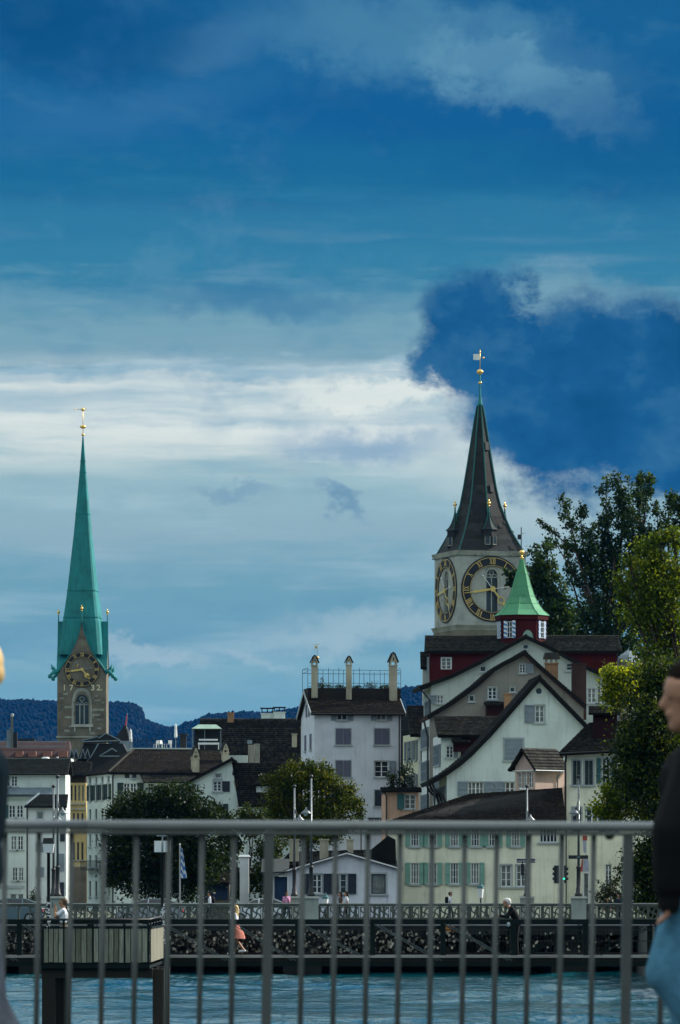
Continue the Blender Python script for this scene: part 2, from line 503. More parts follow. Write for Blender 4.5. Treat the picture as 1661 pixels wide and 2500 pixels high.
# water
def make_water_material():
    m_ = bpy.data.materials.new('river_water')
    m_.use_nodes = True
    t = NT(m_.node_tree)
    o = t.n('ShaderNodeOutputMaterial')
    b = t.n('ShaderNodeBsdfPrincipled')
    t.t.links.new(b.outputs[0], o.inputs[0])
    co = t.n('ShaderNodeTexCoord').outputs['Object']
    b.inputs['Base Color'].default_value = (0.003, 0.062, 0.080, 1)
    b.inputs['Roughness'].default_value = 0.07
    b.inputs['IOR'].default_value = 1.33
    n1 = t.noise(t.mapping(co, (0.85, 0.16, 1)), 1.0, 5, 0.65)
    n2 = t.noise(t.mapping(co, (2.6, 0.7, 1)), 1.0, 5, 0.6)
    n3 = t.noise(t.mapping(co, (0.10, 0.06, 1)), 1.0, 2, 0.5)
    h = t.m('ADD', t.m('MULTIPLY', n1, 1.0), t.m('MULTIPLY', n2, 0.42))
    amp = t.m('ADD', 0.45, t.m('MULTIPLY', t.step(n3, 0.35, 0.65), 0.75))
    bn = t.n('ShaderNodeBump')
    bn.inputs['Strength'].default_value = 1.0
    bn.inputs['Distance'].default_value = 0.6
    t.put(bn.inputs['Height'], t.m('MULTIPLY', h, amp))
    t.put(b.inputs['Normal'], bn.outputs[0])
    MATS['river_water'] = m_


make_water_material()


# ------------------------------------------------------------------ geometry helpers
def W(px, py, Y):
    """world point seen at a photograph position, at distance Y"""
    return Vector(((px - CX) / F * Y, Y, CZ + (HY - py) / F * Y))


def tag(o, label=None, cat=None, group=None, kind=None):
    if label:
        o['label'] = label
    if cat:
        o['category'] = cat
    if group:
        o['group'] = group
    if kind:
        o['kind'] = kind
    return o


def empty(name, loc=(0, 0, 0), rz=0.0, label=None, cat=None, group=None):
    o = bpy.data.objects.new(name, None)
    COL.objects.link(o)
    o.location = loc
    o.rotation_euler = (0, 0, R(rz))
    o.empty_display_size = 0.3
    return tag(o, label, cat, group)


def link(name, me, parent=None, loc=None, rot=None):
    o = bpy.data.objects.new(name, me)
    COL.objects.link(o)
    if parent is not None:
        o.parent = parent
    if loc is not None:
        o.location = loc
    if rot is not None:
        o.rotation_euler = rot
    return o


def copy_tree(o, parent=None):
    c_ = o.copy()
    COL.objects.link(c_)
    c_.parent = parent
    for ch in list(o.children):
        copy_tree(ch, c_)
    return c_


class MB:
    """collects shapes for ONE mesh object"""
    def __init__(s):
        s.v, s.f, s.mi, s.rnd = [], [], [], []

    def add(s, verts, faces, mi=0, rnd=None):
        b = len(s.v)
        s.v += [tuple(p) for p in verts]
        for f in faces:
            s.f.append(tuple(i + b for i in f))
            s.mi.append(mi)
            s.rnd.append(random.random() if rnd is None else rnd)
        return s

    def box(s, x0, x1, y0, y1, z0, z1, mi=0):
        x0, x1 = min(x0, x1), max(x0, x1)
        y0, y1 = min(y0, y1), max(y0, y1)
        z0, z1 = min(z0, z1), max(z0, z1)
        r_ = random.random()
        return s.add([(x0, y0, z0), (x1, y0, z0), (x1, y1, z0), (x0, y1, z0), (x0, y0, z1), (x1, y0, z1), (x1, y1, z1), (x0, y1, z1)],
                     [(0, 3, 2, 1), (4, 5, 6, 7), (0, 1, 5, 4), (1, 2, 6, 5), (2, 3, 7, 6), (3, 0, 4, 7)], mi, r_)

    def hexa(s, p, mi=0):
        """eight corners: bottom ring then top ring"""
        return s.add(p, [(0, 3, 2, 1), (4, 5, 6, 7), (0, 1, 5, 4), (1, 2, 6, 5), (2, 3, 7, 6), (3, 0, 4, 7)], mi)

    def bar(s, a, b, wd, ht=None, up=(0, 0, 1), mi=0):
        a, b = Vector(a), Vector(b)
        ht = wd if ht is None else ht
        d = (b - a).normalized()
        up = Vector(up)
        if abs(d.dot(up)) > 0.98:
            up = Vector((0, 1, 0))
        x = d.cross(up).normalized() * (wd / 2)
        y = x.cross(d).normalized() * (ht / 2)
        return s.hexa([a - x - y, a + x - y, b + x - y, b - x - y, a - x + y, a + x + y, b + x + y, b - x + y], mi)

    def tube(s, pts, rad, n=8, mi=0, cap=True):
        pts = [Vector(p) for p in pts]
        if not isinstance(rad, (list, tuple)):
            rad = [rad] * len(pts)
        vs_, fs_ = [], []
        ref = None
        for i, p in enumerate(pts):
            d = (pts[min(i + 1, len(pts) - 1)] - pts[max(i - 1, 0)])
            d = d.normalized() if d.length > 1e-9 else Vector((0, 0, 1))
            if ref is None:
                ref = Vector((1, 0, 0)) if abs(d.x) < 0.8 else Vector((0, 1, 0))
            x = (ref - d * ref.dot(d)).normalized()
            ref = x
            y = d.cross(x)
            for k in range(n):
                a = 2 * math.pi * k / n
                vs_.append(p + (x * math.cos(a) + y * math.sin(a)) * rad[i])
        for i in range(len(pts) - 1):
            for k in range(n):
                fs_.append((i * n + k, i * n + (k + 1) % n, (i + 1) * n + (k + 1) % n, (i + 1) * n + k))
        if cap:
            fs_.append(tuple(reversed(range(n))))
            fs_.append(tuple(range((len(pts) - 1) * n, len(pts) * n)))
        return s.add(vs_, fs_, mi, 0.5)

    def lathe(s, prof, c=(0, 0, 0), n=12, mi=0, rot=0.0, sx=1.0, sy=1.0):
        """prof: list of (radius, z)"""
        vs_, fs_ = [], []
        for r_, z in prof:
            for k in range(n):
                a = 2 * math.pi * k / n + rot
                vs_.append((c[0] + r_ * math.cos(a) * sx, c[1] + r_ * math.sin(a) * sy, c[2] + z))
        for i in range(len(prof) - 1):
            for k in range(n):
                fs_.append((i * n + k, i * n + (k + 1) % n, (i + 1) * n + (k + 1) % n, (i + 1) * n + k))
        fs_.append(tuple(reversed(range(n))))
        fs_.append(tuple(range((len(prof) - 1) * n, len(prof) * n)))
        return s.add(vs_, fs_, mi, 0.5)

    def ball(s, c, r, n=10, m=6, sz=1.0, mi=0):
        return s.lathe([(r * math.sin(math.pi * (i + .02) / (m + .04)), -r * sz * math.cos(math.pi * (i + .02) / (m + .04))) for i in range(m + 1)], c, n, mi)

    def prism(s, poly, y0, y1, mi=0):
        """poly in (x, z), extruded along y"""
        n = len(poly)
        vs_ = [(x, y0, z) for x, z in poly] + [(x, y1, z) for x, z in poly]
        fs_ = [tuple(range(n)), tuple(reversed(range(n, 2 * n)))]
        fs_ += [(i, i + n, (i + 1) % n + n, (i + 1) % n) for i in range(n)]
        return s.add(vs_, fs_, mi, 0.5)

    def mesh(s, name, mats, smooth=False):
        me = bpy.data.meshes.new(name)
        me.from_pydata(s.v, [], s.f)
        for m_ in (mats if isinstance(mats, (list, tuple)) else [mats]):
            me.materials.append(MATS[m_])
        me.polygons.foreach_set('material_index', s.mi)
        at = me.attributes.new('rnd', 'FLOAT', 'FACE')
        at.data.foreach_set('value', s.rnd)
        bm = bmesh.new()
        bm.from_mesh(me)
        bmesh.ops.recalc_face_normals(bm, faces=bm.faces)
        bm.to_mesh(me)
        bm.free()
        if smooth:
            me.polygons.foreach_set('use_smooth', [True] * len(me.polygons))
        me.update()
        return me

    def build(s, name, mats, parent=None, smooth=False, loc=None, rot=None):
        return link(name, s.mesh(name, mats, smooth), parent, loc, rot)


def mesh_np(name, V, Fq, material, rnd=None):
    """fast mesh from arrays, all faces quads"""
    me = bpy.data.meshes.new(name)
    nv, nf = len(V), len(Fq)
    me.vertices.add(nv)
    me.vertices.foreach_set('co', np.asarray(V, np.float32).ravel())
    me.loops.add(nf * 4)
    me.loops.foreach_set('vertex_index', np.asarray(Fq, np.int32).ravel())
    me.polygons.add(nf)
    me.polygons.foreach_set('loop_start', np.arange(0, nf * 4, 4, dtype=np.int32))
    me.materials.append(MATS[material])
    if rnd is not None:
        at = me.attributes.new('rnd', 'FLOAT', 'FACE')
        at.data.foreach_set('value', np.asarray(rnd, np.float32))
    me.update(calc_edges=True)
    me.validate()
    return me


def leaf_mesh(name, C, size, material, rnd=None, droop=0.3):
    """one small kinked leaf quad pair per centre"""
    n = len(C)
    a = rng.normal(size=(n, 3))
    a[:, 2] -= droop
    a /= np.linalg.norm(a, axis=1)[:, None]
    b = np.cross(a, rng.normal(size=(n, 3)))
    b /= np.linalg.norm(b, axis=1)[:, None]
    s = size * rng.uniform(0.6, 1.35, n)[:, None]
    V = np.empty((n, 4, 3))
    V[:, 0] = C - a * s * 0.5
    V[:, 1] = C + b * s * 0.32
    V[:, 2] = C + a * s * 0.6
    V[:, 3] = C - b * s * 0.32
    if rnd is None:
        rnd = rng.random(n)
    return mesh_np(name, V.reshape(-1, 3), np.arange(n * 4).reshape(-1, 4), material, rnd)


def point_in(poly, x, z):
    ins = False
    j = len(poly) - 1
    for i in range(len(poly)):
        xi, zi = poly[i]
        xj, zj = poly[j]
        if (zi > z) != (zj > z) and x < (xj - xi) * (z - zi) / (zj - zi) + xi:
            ins = not ins
        j = i
    return ins


def wall_sheet(mb, poly, holes, fmap, reveal=0.22):
    """wall polygon with openings and their reveals; fmap(u, v, depth) -> local point"""
    vs_, es = [], []
    for ring in [poly] + holes:
        b = len(vs_)
        vs_ += [Vector(p) for p in ring]
        es += [(b + i, b + (i + 1) % len(ring)) for i in range(len(ring))]
    r = delaunay_2d_cdt(vs_, es, [], 0, 1e-5)
    ov, of = r[0], r[2]
    keep = []
    for f in of:
        cx_ = sum(ov[i].x for i in f) / 3
        cz_ = sum(ov[i].y for i in f) / 3
        if point_in(poly, cx_, cz_) and not any(point_in(h, cx_, cz_) for h in holes):
            keep.append(tuple(f))
    mb.add([fmap(p.x, p.y, 0) for p in ov], keep)
    for h in holes:
        n = len(h)
        mb.add([fmap(p[0], p[1], 0) for p in h] + [fmap(p[0], p[1], reveal) for p in h],
               [(i, (i + 1) % n, (i + 1) % n + n, i + n) for i in range(n)])


def tiles_mesh(quads, row=0.27, wid=0.21, material='roof_tile', lift=0.07):
    """overlapping tiles laid on slopes; each quad is eave-left, eave-right, ridge-right, ridge-left"""
    Vs, Fs, Rn = [], [], []
    nb = 0
    for q in quads:
        eL, eR, rR, rL = [np.array(p, float) for p in q]
        slope = max(np.linalg.norm(rL - eL), np.linalg.norm(rR - eR))
        nr = max(1, int(slope / row))
        nrm_ = np.cross(eR - eL if np.linalg.norm(eR - eL) > np.linalg.norm(rR - rL) else rR - rL, (rL + rR) / 2 - (eL + eR) / 2)
        nrm_ /= np.linalg.norm(nrm_)
        if nrm_[2] < 0:
            nrm_ = -nrm_
        for i in range(nr):
            t0, t1 = i / nr, (i + 1.25) / nr
            a0, b0 = eL + (rL - eL) * t0, eR + (rR - eR) * t0
            t1 = min(t1, 1.0)
            a1, b1 = eL + (rL - eL) * t1, eR + (rR - eR) * t1
            L = np.linalg.norm(b0 - a0)
            if L < wid * 0.6:
                continue
            n = max(1, int(L / wid))
            k0 = np.arange(n) / n
            k1 = (np.arange(n) + 0.93) / n
            sh = (0.5 / n) if i % 2 else 0.0
            k0 = np.clip(k0 - sh, 0, 1)[:, None]
            k1 = np.clip(k1 - sh, 0.01, 1)[:, None]
            h = (lift + rng.uniform(-0.014, 0.02, n))[:, None] * nrm_
            lo = (rng.uniform(-0.025, 0.025, n))[:, None] * (a1 - a0)
            p0 = a0 + (b0 - a0) * k0 + h + lo
            p1 = a0 + (b0 - a0) * k1 + h + lo
            p2 = a1 + (b1 - a1) * k1 + nrm_ * 0.004
            p3 = a1 + (b1 - a1) * k0 + nrm_ * 0.004
            q0, q1 = p0 - nrm_ * lift * 0.9, p1 - nrm_ * lift * 0.9
            V = np.stack([p0, p1, p2, p3, q0, q1], 1).reshape(-1, 3)
            ids = nb + np.arange(n)[:, None] * 6
            Fq = np.concatenate([ids + np.array([[0, 1, 2, 3]]), ids + np.array([[4, 5, 1, 0]])])
            r_ = np.clip(rng.random(n) ** 1.5 * rng.uniform(.35, 1.35), 0, 1.3)
            Vs.append(V)
            Fs.append(Fq)
            Rn.append(np.concatenate([r_, r_]))
            nb += n * 6
    return mesh_np('tiles', np.concatenate(Vs), np.concatenate(Fs), material, np.concatenate(Rn))


# ------------------------------------------------------------------ house kit
class Plane:
    """a wall plane of a house in the house's own axes"""
    def __init__(s, kind, off=0.0):
        s.k, s.o = kind, off

    def p(s, u_, v_, d):
        if s.k == 'front':
            return (u_, s.o + d, v_)
        if s.k == 'left':
            return (s.o + d, u_, v_)
        return (s.o - d, u_, v_)      # right

    def box(s, mb, u0, u1, v0, v1, d0, d1, mi=0):
        a, b = s.p(u0, v0, d0), s.p(u1, v1, d1)
        mb.box(a[0], b[0], a[1], b[1], a[2], b[2], mi)


class House:
    def __init__(s, name, label, cat, px, Y, yaw=0.0, z0=2.9, group=None):
        s.Y, s.yaw, s.z0 = Y, R(yaw), z0
        s.ox, s.oy = (px - CX) / F * Y, Y
        s.root = empty(name, (s.ox, s.oy, z0), yaw, label, cat, group)

    # photograph position -> coordinates on the front plane / on the left wall plane
    def f(s, px, py, off=0.0):
        k = (px - CX) / F
        c_, n_ = math.cos(s.yaw), math.sin(s.yaw)
        ox, oy = s.ox - n_ * off, s.oy + c_ * off
        a = (k * oy - ox) / (c_ - k * n_)
        d = oy + a * n_
        return a, CZ + (HY - py) / F * d - s.z0

    def s_(s, px, py, xo=0.0):
        k = (px - CX) / F
        c_, n_ = math.cos(s.yaw), math.sin(s.yaw)
        ox, oy = s.ox + c_ * xo, s.oy + n_ * xo
        b = (ox - k * oy) / (n_ + k * c_)
        d = oy + b * c_
        return b, CZ + (HY - py) / F * d - s.z0

    def uv(s, pl, px, py):
        if pl.k == 'front':
            return s.f(px, py, pl.o)
        return s.s_(px, py, pl.o)

    def wall(s, pl, poly, material, wins=(), name='wall', px=True, reveal=0.22, extra=()):
        """poly in photograph pixels (or local u,v); wins: dicts with 'box' in pixels"""
        P_ = [s.uv(pl, *p) for p in poly] if px else list(poly)
        holes = []
        for w_ in wins:
            if 'uv' in w_:
                continue
            x0, y0, x1, y1 = w_['box']
            a, b = s.uv(pl, x0, y1), s.uv(pl, x1, y0)
            w_['uv'] = (min(a[0], b[0]), a[1], max(a[0], b[0]), b[1])
        for w_ in wins:
            u0, v0, u1, v1 = w_['uv']
            if w_.get('type') == 'round':
                cu, cv, r_ = (u0 + u1) / 2, (v0 + v1) / 2, (u1 - u0) / 2
                holes.append([(cu + r_ * math.cos(k * math.pi / 8), cv + r_ * math.sin(k * math.pi / 8)) for k in range(16)])
            elif not w_.get('closed'):
                holes.append([(u0, v0), (u1, v0), (u1, v1), (u0, v1)])
        holes += list(extra)
        mb = MB()
        wall_sheet(mb, P_, holes, pl.p, reveal)
        o = mb.build(name, material, s.root)
        for w_ in wins:
            s.window(pl, w_)
        return o

    def window(s, pl, w_):
        u0, v0, u1, v1 = w_['uv']
        W_, H_ = u1 - u0, v1 - v0
        fr = w_.get('frame', 'white_paint')
        gl = w_.get('glass') or random.choice(['glass', 'glass', 'glass', 'curtain_glass'])
        if w_.get('type') == 'round':
            mb = MB()
            cu, cv, r_ = (u0 + u1) / 2, (v0 + v1) / 2, (u1 - u0) / 2
            pts = [pl.p(cu + r_ * math.cos(k * math.pi / 8), cv + r_ * math.sin(k * math.pi / 8), 0.15) for k in range(16)]
            mb.add(pts, [tuple(range(16))])
            o = mb.build('window', gl, s.root)
            return o
        if w_.get('closed'):
            # shutters pulled to over the opening
            n = w_.get('leaves', 2)
            sm = w_['closed']
            for i in range(n):
                mb = MB()
                a, b = u0 + W_ * i / n + 0.02, u0 + W_ * (i + 1) / n - 0.02
                pl.box(mb, a, b, v0, v1, -0.06, 0.0)
                mb.build('shutter', sm, s.root)
        else:
            t_ = min(0.07, W_ * 0.11)
            d0, d1 = 0.10, 0.16
            mb = MB()
            pl.box(mb, u0, u0 + t_, v0, v1, d0, d1)
            pl.box(mb, u1 - t_, u1, v0, v1, d0, d1)
            pl.box(mb, u0 + t_, u1 - t_, v0, v0 + t_, d0, d1)
            pl.box(mb, u0 + t_, u1 - t_, v1 - t_, v1, d0, d1)
            nx, nz = w_.get('grid', (2, 3))
            for i in range(1, nx):
                c_ = u0 + W_ * i / nx
                k = t_ * (0.65 if nx % 2 or i != nx // 2 else 0.9) / 1.3
                pl.box(mb, c_ - k, c_ + k, v0 + t_, v1 - t_, d0 + .004, d1)
            for i in range(1, nz):
                c_ = v0 + H_ * i / nz
                pl.box(mb, u0 + t_, u1 - t_, c_ - t_ * .28, c_ + t_ * .28, d0 + .012, d1)
            o = mb.build('window', fr, s.root)
            mb = MB()
            mb.add([pl.p(u0, v0, .15), pl.p(u1, v0, .15), pl.p(u1, v1, .15), pl.p(u0, v1, .15)], [(0, 1, 2, 3)])
            mb.build('pane', gl, o)
        par = s.root
        if w_.get('trim'):
            mb = MB()
            e = w_.get('tw', 0.13)
            pl.box(mb, u0 - e, u0, v0, v1, -0.035, 0.02)
            pl.box(mb, u1, u1 + e, v0, v1, -0.035, 0.02)
            pl.box(mb, u0 - e, u1 + e, v1, v1 + e, -0.05, 0.02)
            mb.build('surround', w_['trim'], par)
        if w_.get('sill', True):
            mb = MB()
            pl.box(mb, u0 - .16, u1 + .16, v0 - .12, v0, -0.14, 0.05)
            mb.build('sill', w_.get('sillm', 'grey_trim'), par)
        for side in w_.get('sh', ''):
            sw = w_.get('sw', W_ * 0.52)
            gap = w_.get('sgap', 0.03) + (w_.get('tw', 0.13) if w_.get('trim') else 0)
            a = u0 - gap - sw if side == 'l' else u1 + gap
            mb = MB()
            pl.box(mb, a, a + sw, v0 - 0.03, v1 + 0.03, -0.09, -0.03)
            e = min(0.05, sw * .14)
            for (p0, p1, q0, q1) in ((a, a + e, v0, v1), (a + sw - e, a + sw, v0, v1), (a + e, a + sw - e, v0, v0 + e), (a + e, a + sw - e, v1 - e, v1),
                                     (a + e, a + sw - e, (v0 + v1) / 2 - e / 2, (v0 + v1) / 2 + e / 2)):
                pl.box(mb, p0, p1, q0 - .028, q1 + .028, -0.12, -0.09)
            mb.build('shutter', w_.get('shm', 'grey_shutter'), par)

    def slope(s, quads, material='roof_tile', thick=0.22, name='roof', board='roof_board', row=0.27, wid=0.21):
        """roof slabs (each quad eave-left, eave-right, ridge-right, ridge-left in house axes) and the tiles on them"""
        mb = MB()
        for q in quads:
            q = [Vector(p) for p in q]
            n_ = (q[1] - q[0]).cross(q[3] - q[0])
            if n_.length < 1e-6:
                n_ = (q[2] - q[1]).cross(q[3] - q[1])
            n_.normalize()
            if n_.z < 0:
                n_ = -n_
            mb.hexa([p - n_ * thick for p in q] + q)
        o = mb.build(name, board, s.root)
        me = tiles_mesh(quads, row, wid, material)
        t = link('tiles', me, o)
        t['kind'] = 'stuff'
        return o

    def body(s, x0, x1, y0, y1, z1, material, name='wall', z0=0.0):
        """remaining plain walls of the house box (back, sides), open to the front"""
        mb = MB()
        mb.add([(x0, y0, z0), (x0, y1, z0), (x1, y1, z0), (x1, y0, z0), (x0, y0, z1), (x0, y1, z1), (x1, y1, z1), (x1, y0, z1)],
               [(0, 1, 5, 4), (1, 2, 6, 5), (2, 3, 7, 6)])
        return mb.build(name, material, s.root)

    def gable_roof(s, pts_px, depth, over=0.45, thick=0.26, material='roof_tile', board='roof_board', ridge=True, name='roof'):
        """roof whose rakes follow the photographed gable line (left eave ... apex ... right eave), running back by depth"""
        L = [s.f(*p) for p in pts_px]
        qs = []
        ap = max(range(len(L)), key=lambda i: L[i][1])
        for i in range(len(L) - 1):
            (xa, za), (xb, zb) = L[i], L[i + 1]
            A0, B0 = (xa, -over, za), (xb, -over, zb)
            A1, B1 = (xa, depth, za), (xb, depth, zb)
            if i < ap:
                qs.append((A1, A0, B0, B1))
            else:
                qs.append((B0, B1, A1, A0))
        o = s.slope(qs, material, thick, name, board)
        # barge board along the rake
        mb = MB()
        for i in range(len(L) - 1):
            (xa, za), (xb, zb) = L[i], L[i + 1]
            mb.hexa([(xa, -over - .05, za - thick - .05), (xb, -over - .05, zb - thick - .05), (xb, -over - .004, zb - thick - .05), (xa, -over - .004, za - thick - .05),
                     (xa, -over - .05, za + .03), (xb, -over - .05, zb + .03), (xb, -over - .004, zb + .03), (xa, -over - .004, za + .03)])
        mb.build('barge_board', 'roof_board', o)
        if ridge:
            mb = MB()
            xa, za = L[ap]
            n = int((depth + over) / 0.4)
            for i in range(n):
                y0 = -over + i * 0.4
                mb.tube([(xa, y0, za - .01), (xa, y0 + .43, za + .012)], [.13, .115], 7)
            mb.build('ridge_tiles', material, o)
        return o

    def pipe(s, pts, r_=0.05, name='drainpipe', material='dark_metal'):
        return MB().tube(pts, r_, 6).build(name, material, s.root)


def chimney(parent, x0, x1, y0, y1, z0, z1, material='chimney_render', cap='flat', name='chimney', loc=None, pots=0, band=True):
    """chimney: shaft, neck band, cap; returns the shaft"""
    mb = MB()
    mb.box(x0, x1, y0, y1, z0, z1)
    if band:
        mb.box(x0 - .06, x1 + .06, y0 - .06, y1 + .06, z1, z1 + .10)
    o = mb.build(name, material, parent, loc=loc)
    w_, cx_, cy_ = x1 - x0, (x0 + x1) / 2, (y0 + y1) / 2
    t = MB()
    if cap == 'flat':
        h = w_ * 0.35
        for a in (x0 + .03, cx_ - .05, x1 - .13):
            for b in (y0 + .03, y1 - .13):
                t.box(a, a + .10, b, b + .10, z1 + .10, z1 + .10 + h)
        t.box(x0 - .10, x1 + .10, y0 - .10, y1 + .10, z1 + .10 + h, z1 + .22 + h)
        t.build('cap', 'roof_board', o)
    elif cap == 'tiled':
        h = w_ * 0.32
        for a in (x0 + .03, cx_ - .06, x1 - .15):
            for b in (y0 + .03, y1 - .13):
                t.box(a, a + .12, b, b + .10, z1 + .10, z1 + .10 + h)
        t.build('cap_posts', 'chimney_render', o)['kind'] = 'stuff'
        t = MB()
        t.hexa([(x0 - .16, y0 - .16, z1 + .1 + h), (x1 + .16, y0 - .16, z1 + .1 + h), (x1 + .16, y1 + .16, z1 + .1 + h), (x0 - .16, y1 + .16, z1 + .1 + h),
                (x0 - .04, y0 - .04, z1 + .1 + h + w_ * .5), (x1 + .04, y0 - .04, z1 + .1 + h + w_ * .5), (x1 + .04, y1 + .04, z1 + .1 + h + w_ * .5), (x0 - .04, y1 + .04, z1 + .1 + h + w_ * .5)])
        t.build('cap', 'old_roof_tile', o)
    elif cap == 'gable':
        # small pointed roof on four stubs, with a slit in its gable
        h = w_ * 0.42
        for a in (x0, x1 - w_ * .22):
            for b in (y0, y1 - w_ * .22):
                t.box(a, a + w_ * .22, b, b + w_ * .22, z1 + .10, z1 + .10 + h)
        zz = z1 + .10 + h
        t.prism([(x0 - .02, zz), (x1 + .02, zz), (cx_ + w_ * .12, zz + w_ * 1.05), (cx_ - w_ * .12, zz + w_ * 1.05)], y0 - .02, y1 + .02)
        t.build('cap', material, o)
        t = MB()
        th = w_ * .13
        for sg in (-1, 1):
            e = (cx_ + sg * (w_ * .5 + .14), zz - .06)
            p = (cx_ + sg * w_ * .22, zz + w_ * 1.0)
            q = (cx_, zz + w_ * 1.22)
            t.hexa([(e[0], y0 - .1, e[1]), (p[0], y0 - .1, p[1]), (p[0], y1 + .1, p[1]), (e[0], y1 + .1, e[1]),
                    (e[0] + sg * .02, y0 - .1, e[1] + th), (p[0] + sg * .03, y0 - .1, p[1] + th), (p[0] + sg * .03, y1 + .1, p[1] + th), (e[0] + sg * .02, y1 + .1, e[1] + th)])
            t.hexa([(p[0], y0 - .1, p[1]), (q[0], y0 - .1, q[1]), (q[0], y1 + .1, q[1]), (p[0], y1 + .1, p[1]),
                    (p[0] + sg * .03, y0 - .1, p[1] + th), (q[0], y0 - .1, q[1] + th), (q[0], y1 + .1, q[1] + th), (p[0] + sg * .03, y1 + .1, p[1] + th)])
        t.build('cap_roof', 'roof_tile', o)
        t = MB()
        t.box(cx_ - w_ * .06, cx_ + w_ * .06, y0 - .035, y0 - .02, zz + w_ * .2, zz + w_ * .55)
        t.build('slit', 'dark_metal', o)
    return o


FRONT = Plane('front')
LEFT = Plane('left')


def win(x0, y0, x1, y1, **k):
    return dict(box=(x0, y0, x1, y1), **k)


# ================================================================== THE SETTING
GZ = 2.9


def sheet(name, pts, z, material, kind='structure', thick=None):
    mb = MB()
    n = len(pts)
    mb.add([(x, y, z) for x, y in pts], [tuple(range(n))])
    if thick:
        mb.add([(x, y, z) for x, y in pts] + [(x, y, z - thick) for x, y in pts], [(i, (i + 1) % n, (i + 1) % n + n, i + n) for i in range(n)])
    o = mb.build(name, material)
    return tag(o, kind=kind)


def river():
    """choppy water surface: fine swell where the camera sees it, plain sheet elsewhere"""
    gx, gy = np.linspace(-24, 17.4, 300), np.linspace(150, 317, 420)
    X, Y = np.meshgrid(gx, gy, indexing='ij')
    g = np.random.default_rng(21)
    Z = np.zeros_like(X)
    for k in range(34):
        lam = 1.3 * (9.0 / 1.3) ** g.random()
        a = g.normal(0, .75) + math.pi / 2
        kx, ky = math.cos(a) * 2 * math.pi / lam, math.sin(a) * 2 * math.pi / lam
        Z += lam * .0046 * np.sin(kx * X + ky * Y + g.uniform(0, 6.3) + .8 * np.sin(X * .21 + k) + .6 * np.sin(Y * .09 + 2 * k))
    gust = .65 + .45 * np.sin(X * .16 + Y * .035 + 1) * np.sin(Y * .055 - X * .05)
    edge = np.minimum.reduce([(X + 24) / 2, (17.4 - X) / 1, (Y - 150) / 6, (317 - Y) / 6]).clip(0, 1)
    Z *= gust * edge
    V = np.stack([X, Y, Z], -1).reshape(-1, 3)
    n, m = X.shape
    i = (np.arange(n - 1)[:, None] * m + np.arange(m - 1)[None]).ravel()
    Fq = np.stack([i, i + m, i + m + 1, i + 1], 1)
    far_ = [(-60, -150), (17.4, -150), (17.4, 150), (-60, 150), (-60, 150), (-24, 150), (-24, 317), (-60, 317)]
    b = len(V)
    V = np.concatenate([V, np.array([(x, y, 0) for x, y in far_])])
    Fq = np.concatenate([Fq, [[b, b + 1, b + 2, b + 3], [b + 4, b + 5, b + 6, b + 7]]])
    me = mesh_np('river', V, Fq, 'river_water')
    me.polygons.foreach_set('use_smooth', [True] * len(me.polygons))
    tag(link('river', me), kind='structure')


river()
sheet('ground', [(-6400, 316), (6400, 316), (6400, 12300), (-6400, 12300)], GZ - 0.02, 'earth', thick=3.4)
sheet('riverbank', [(17, -150), (400, -150), (400, 315.9), (17, 315.9)], GZ - 0.03, 'paving', thick=3.4)
sheet('riverbank', [(-400, -150), (-58, -150), (-58, 315.9), (-400, 315.9)], GZ - 0.03, 'paving', thick=3.4)
sheet('quay_shade_sheet', [(-60, 305.3), (80, 305.3), (80, 326), (-60, 326)], GZ + 0.004, 'asphalt')  # sheet added over the gap behind the bridge to shade the wall below


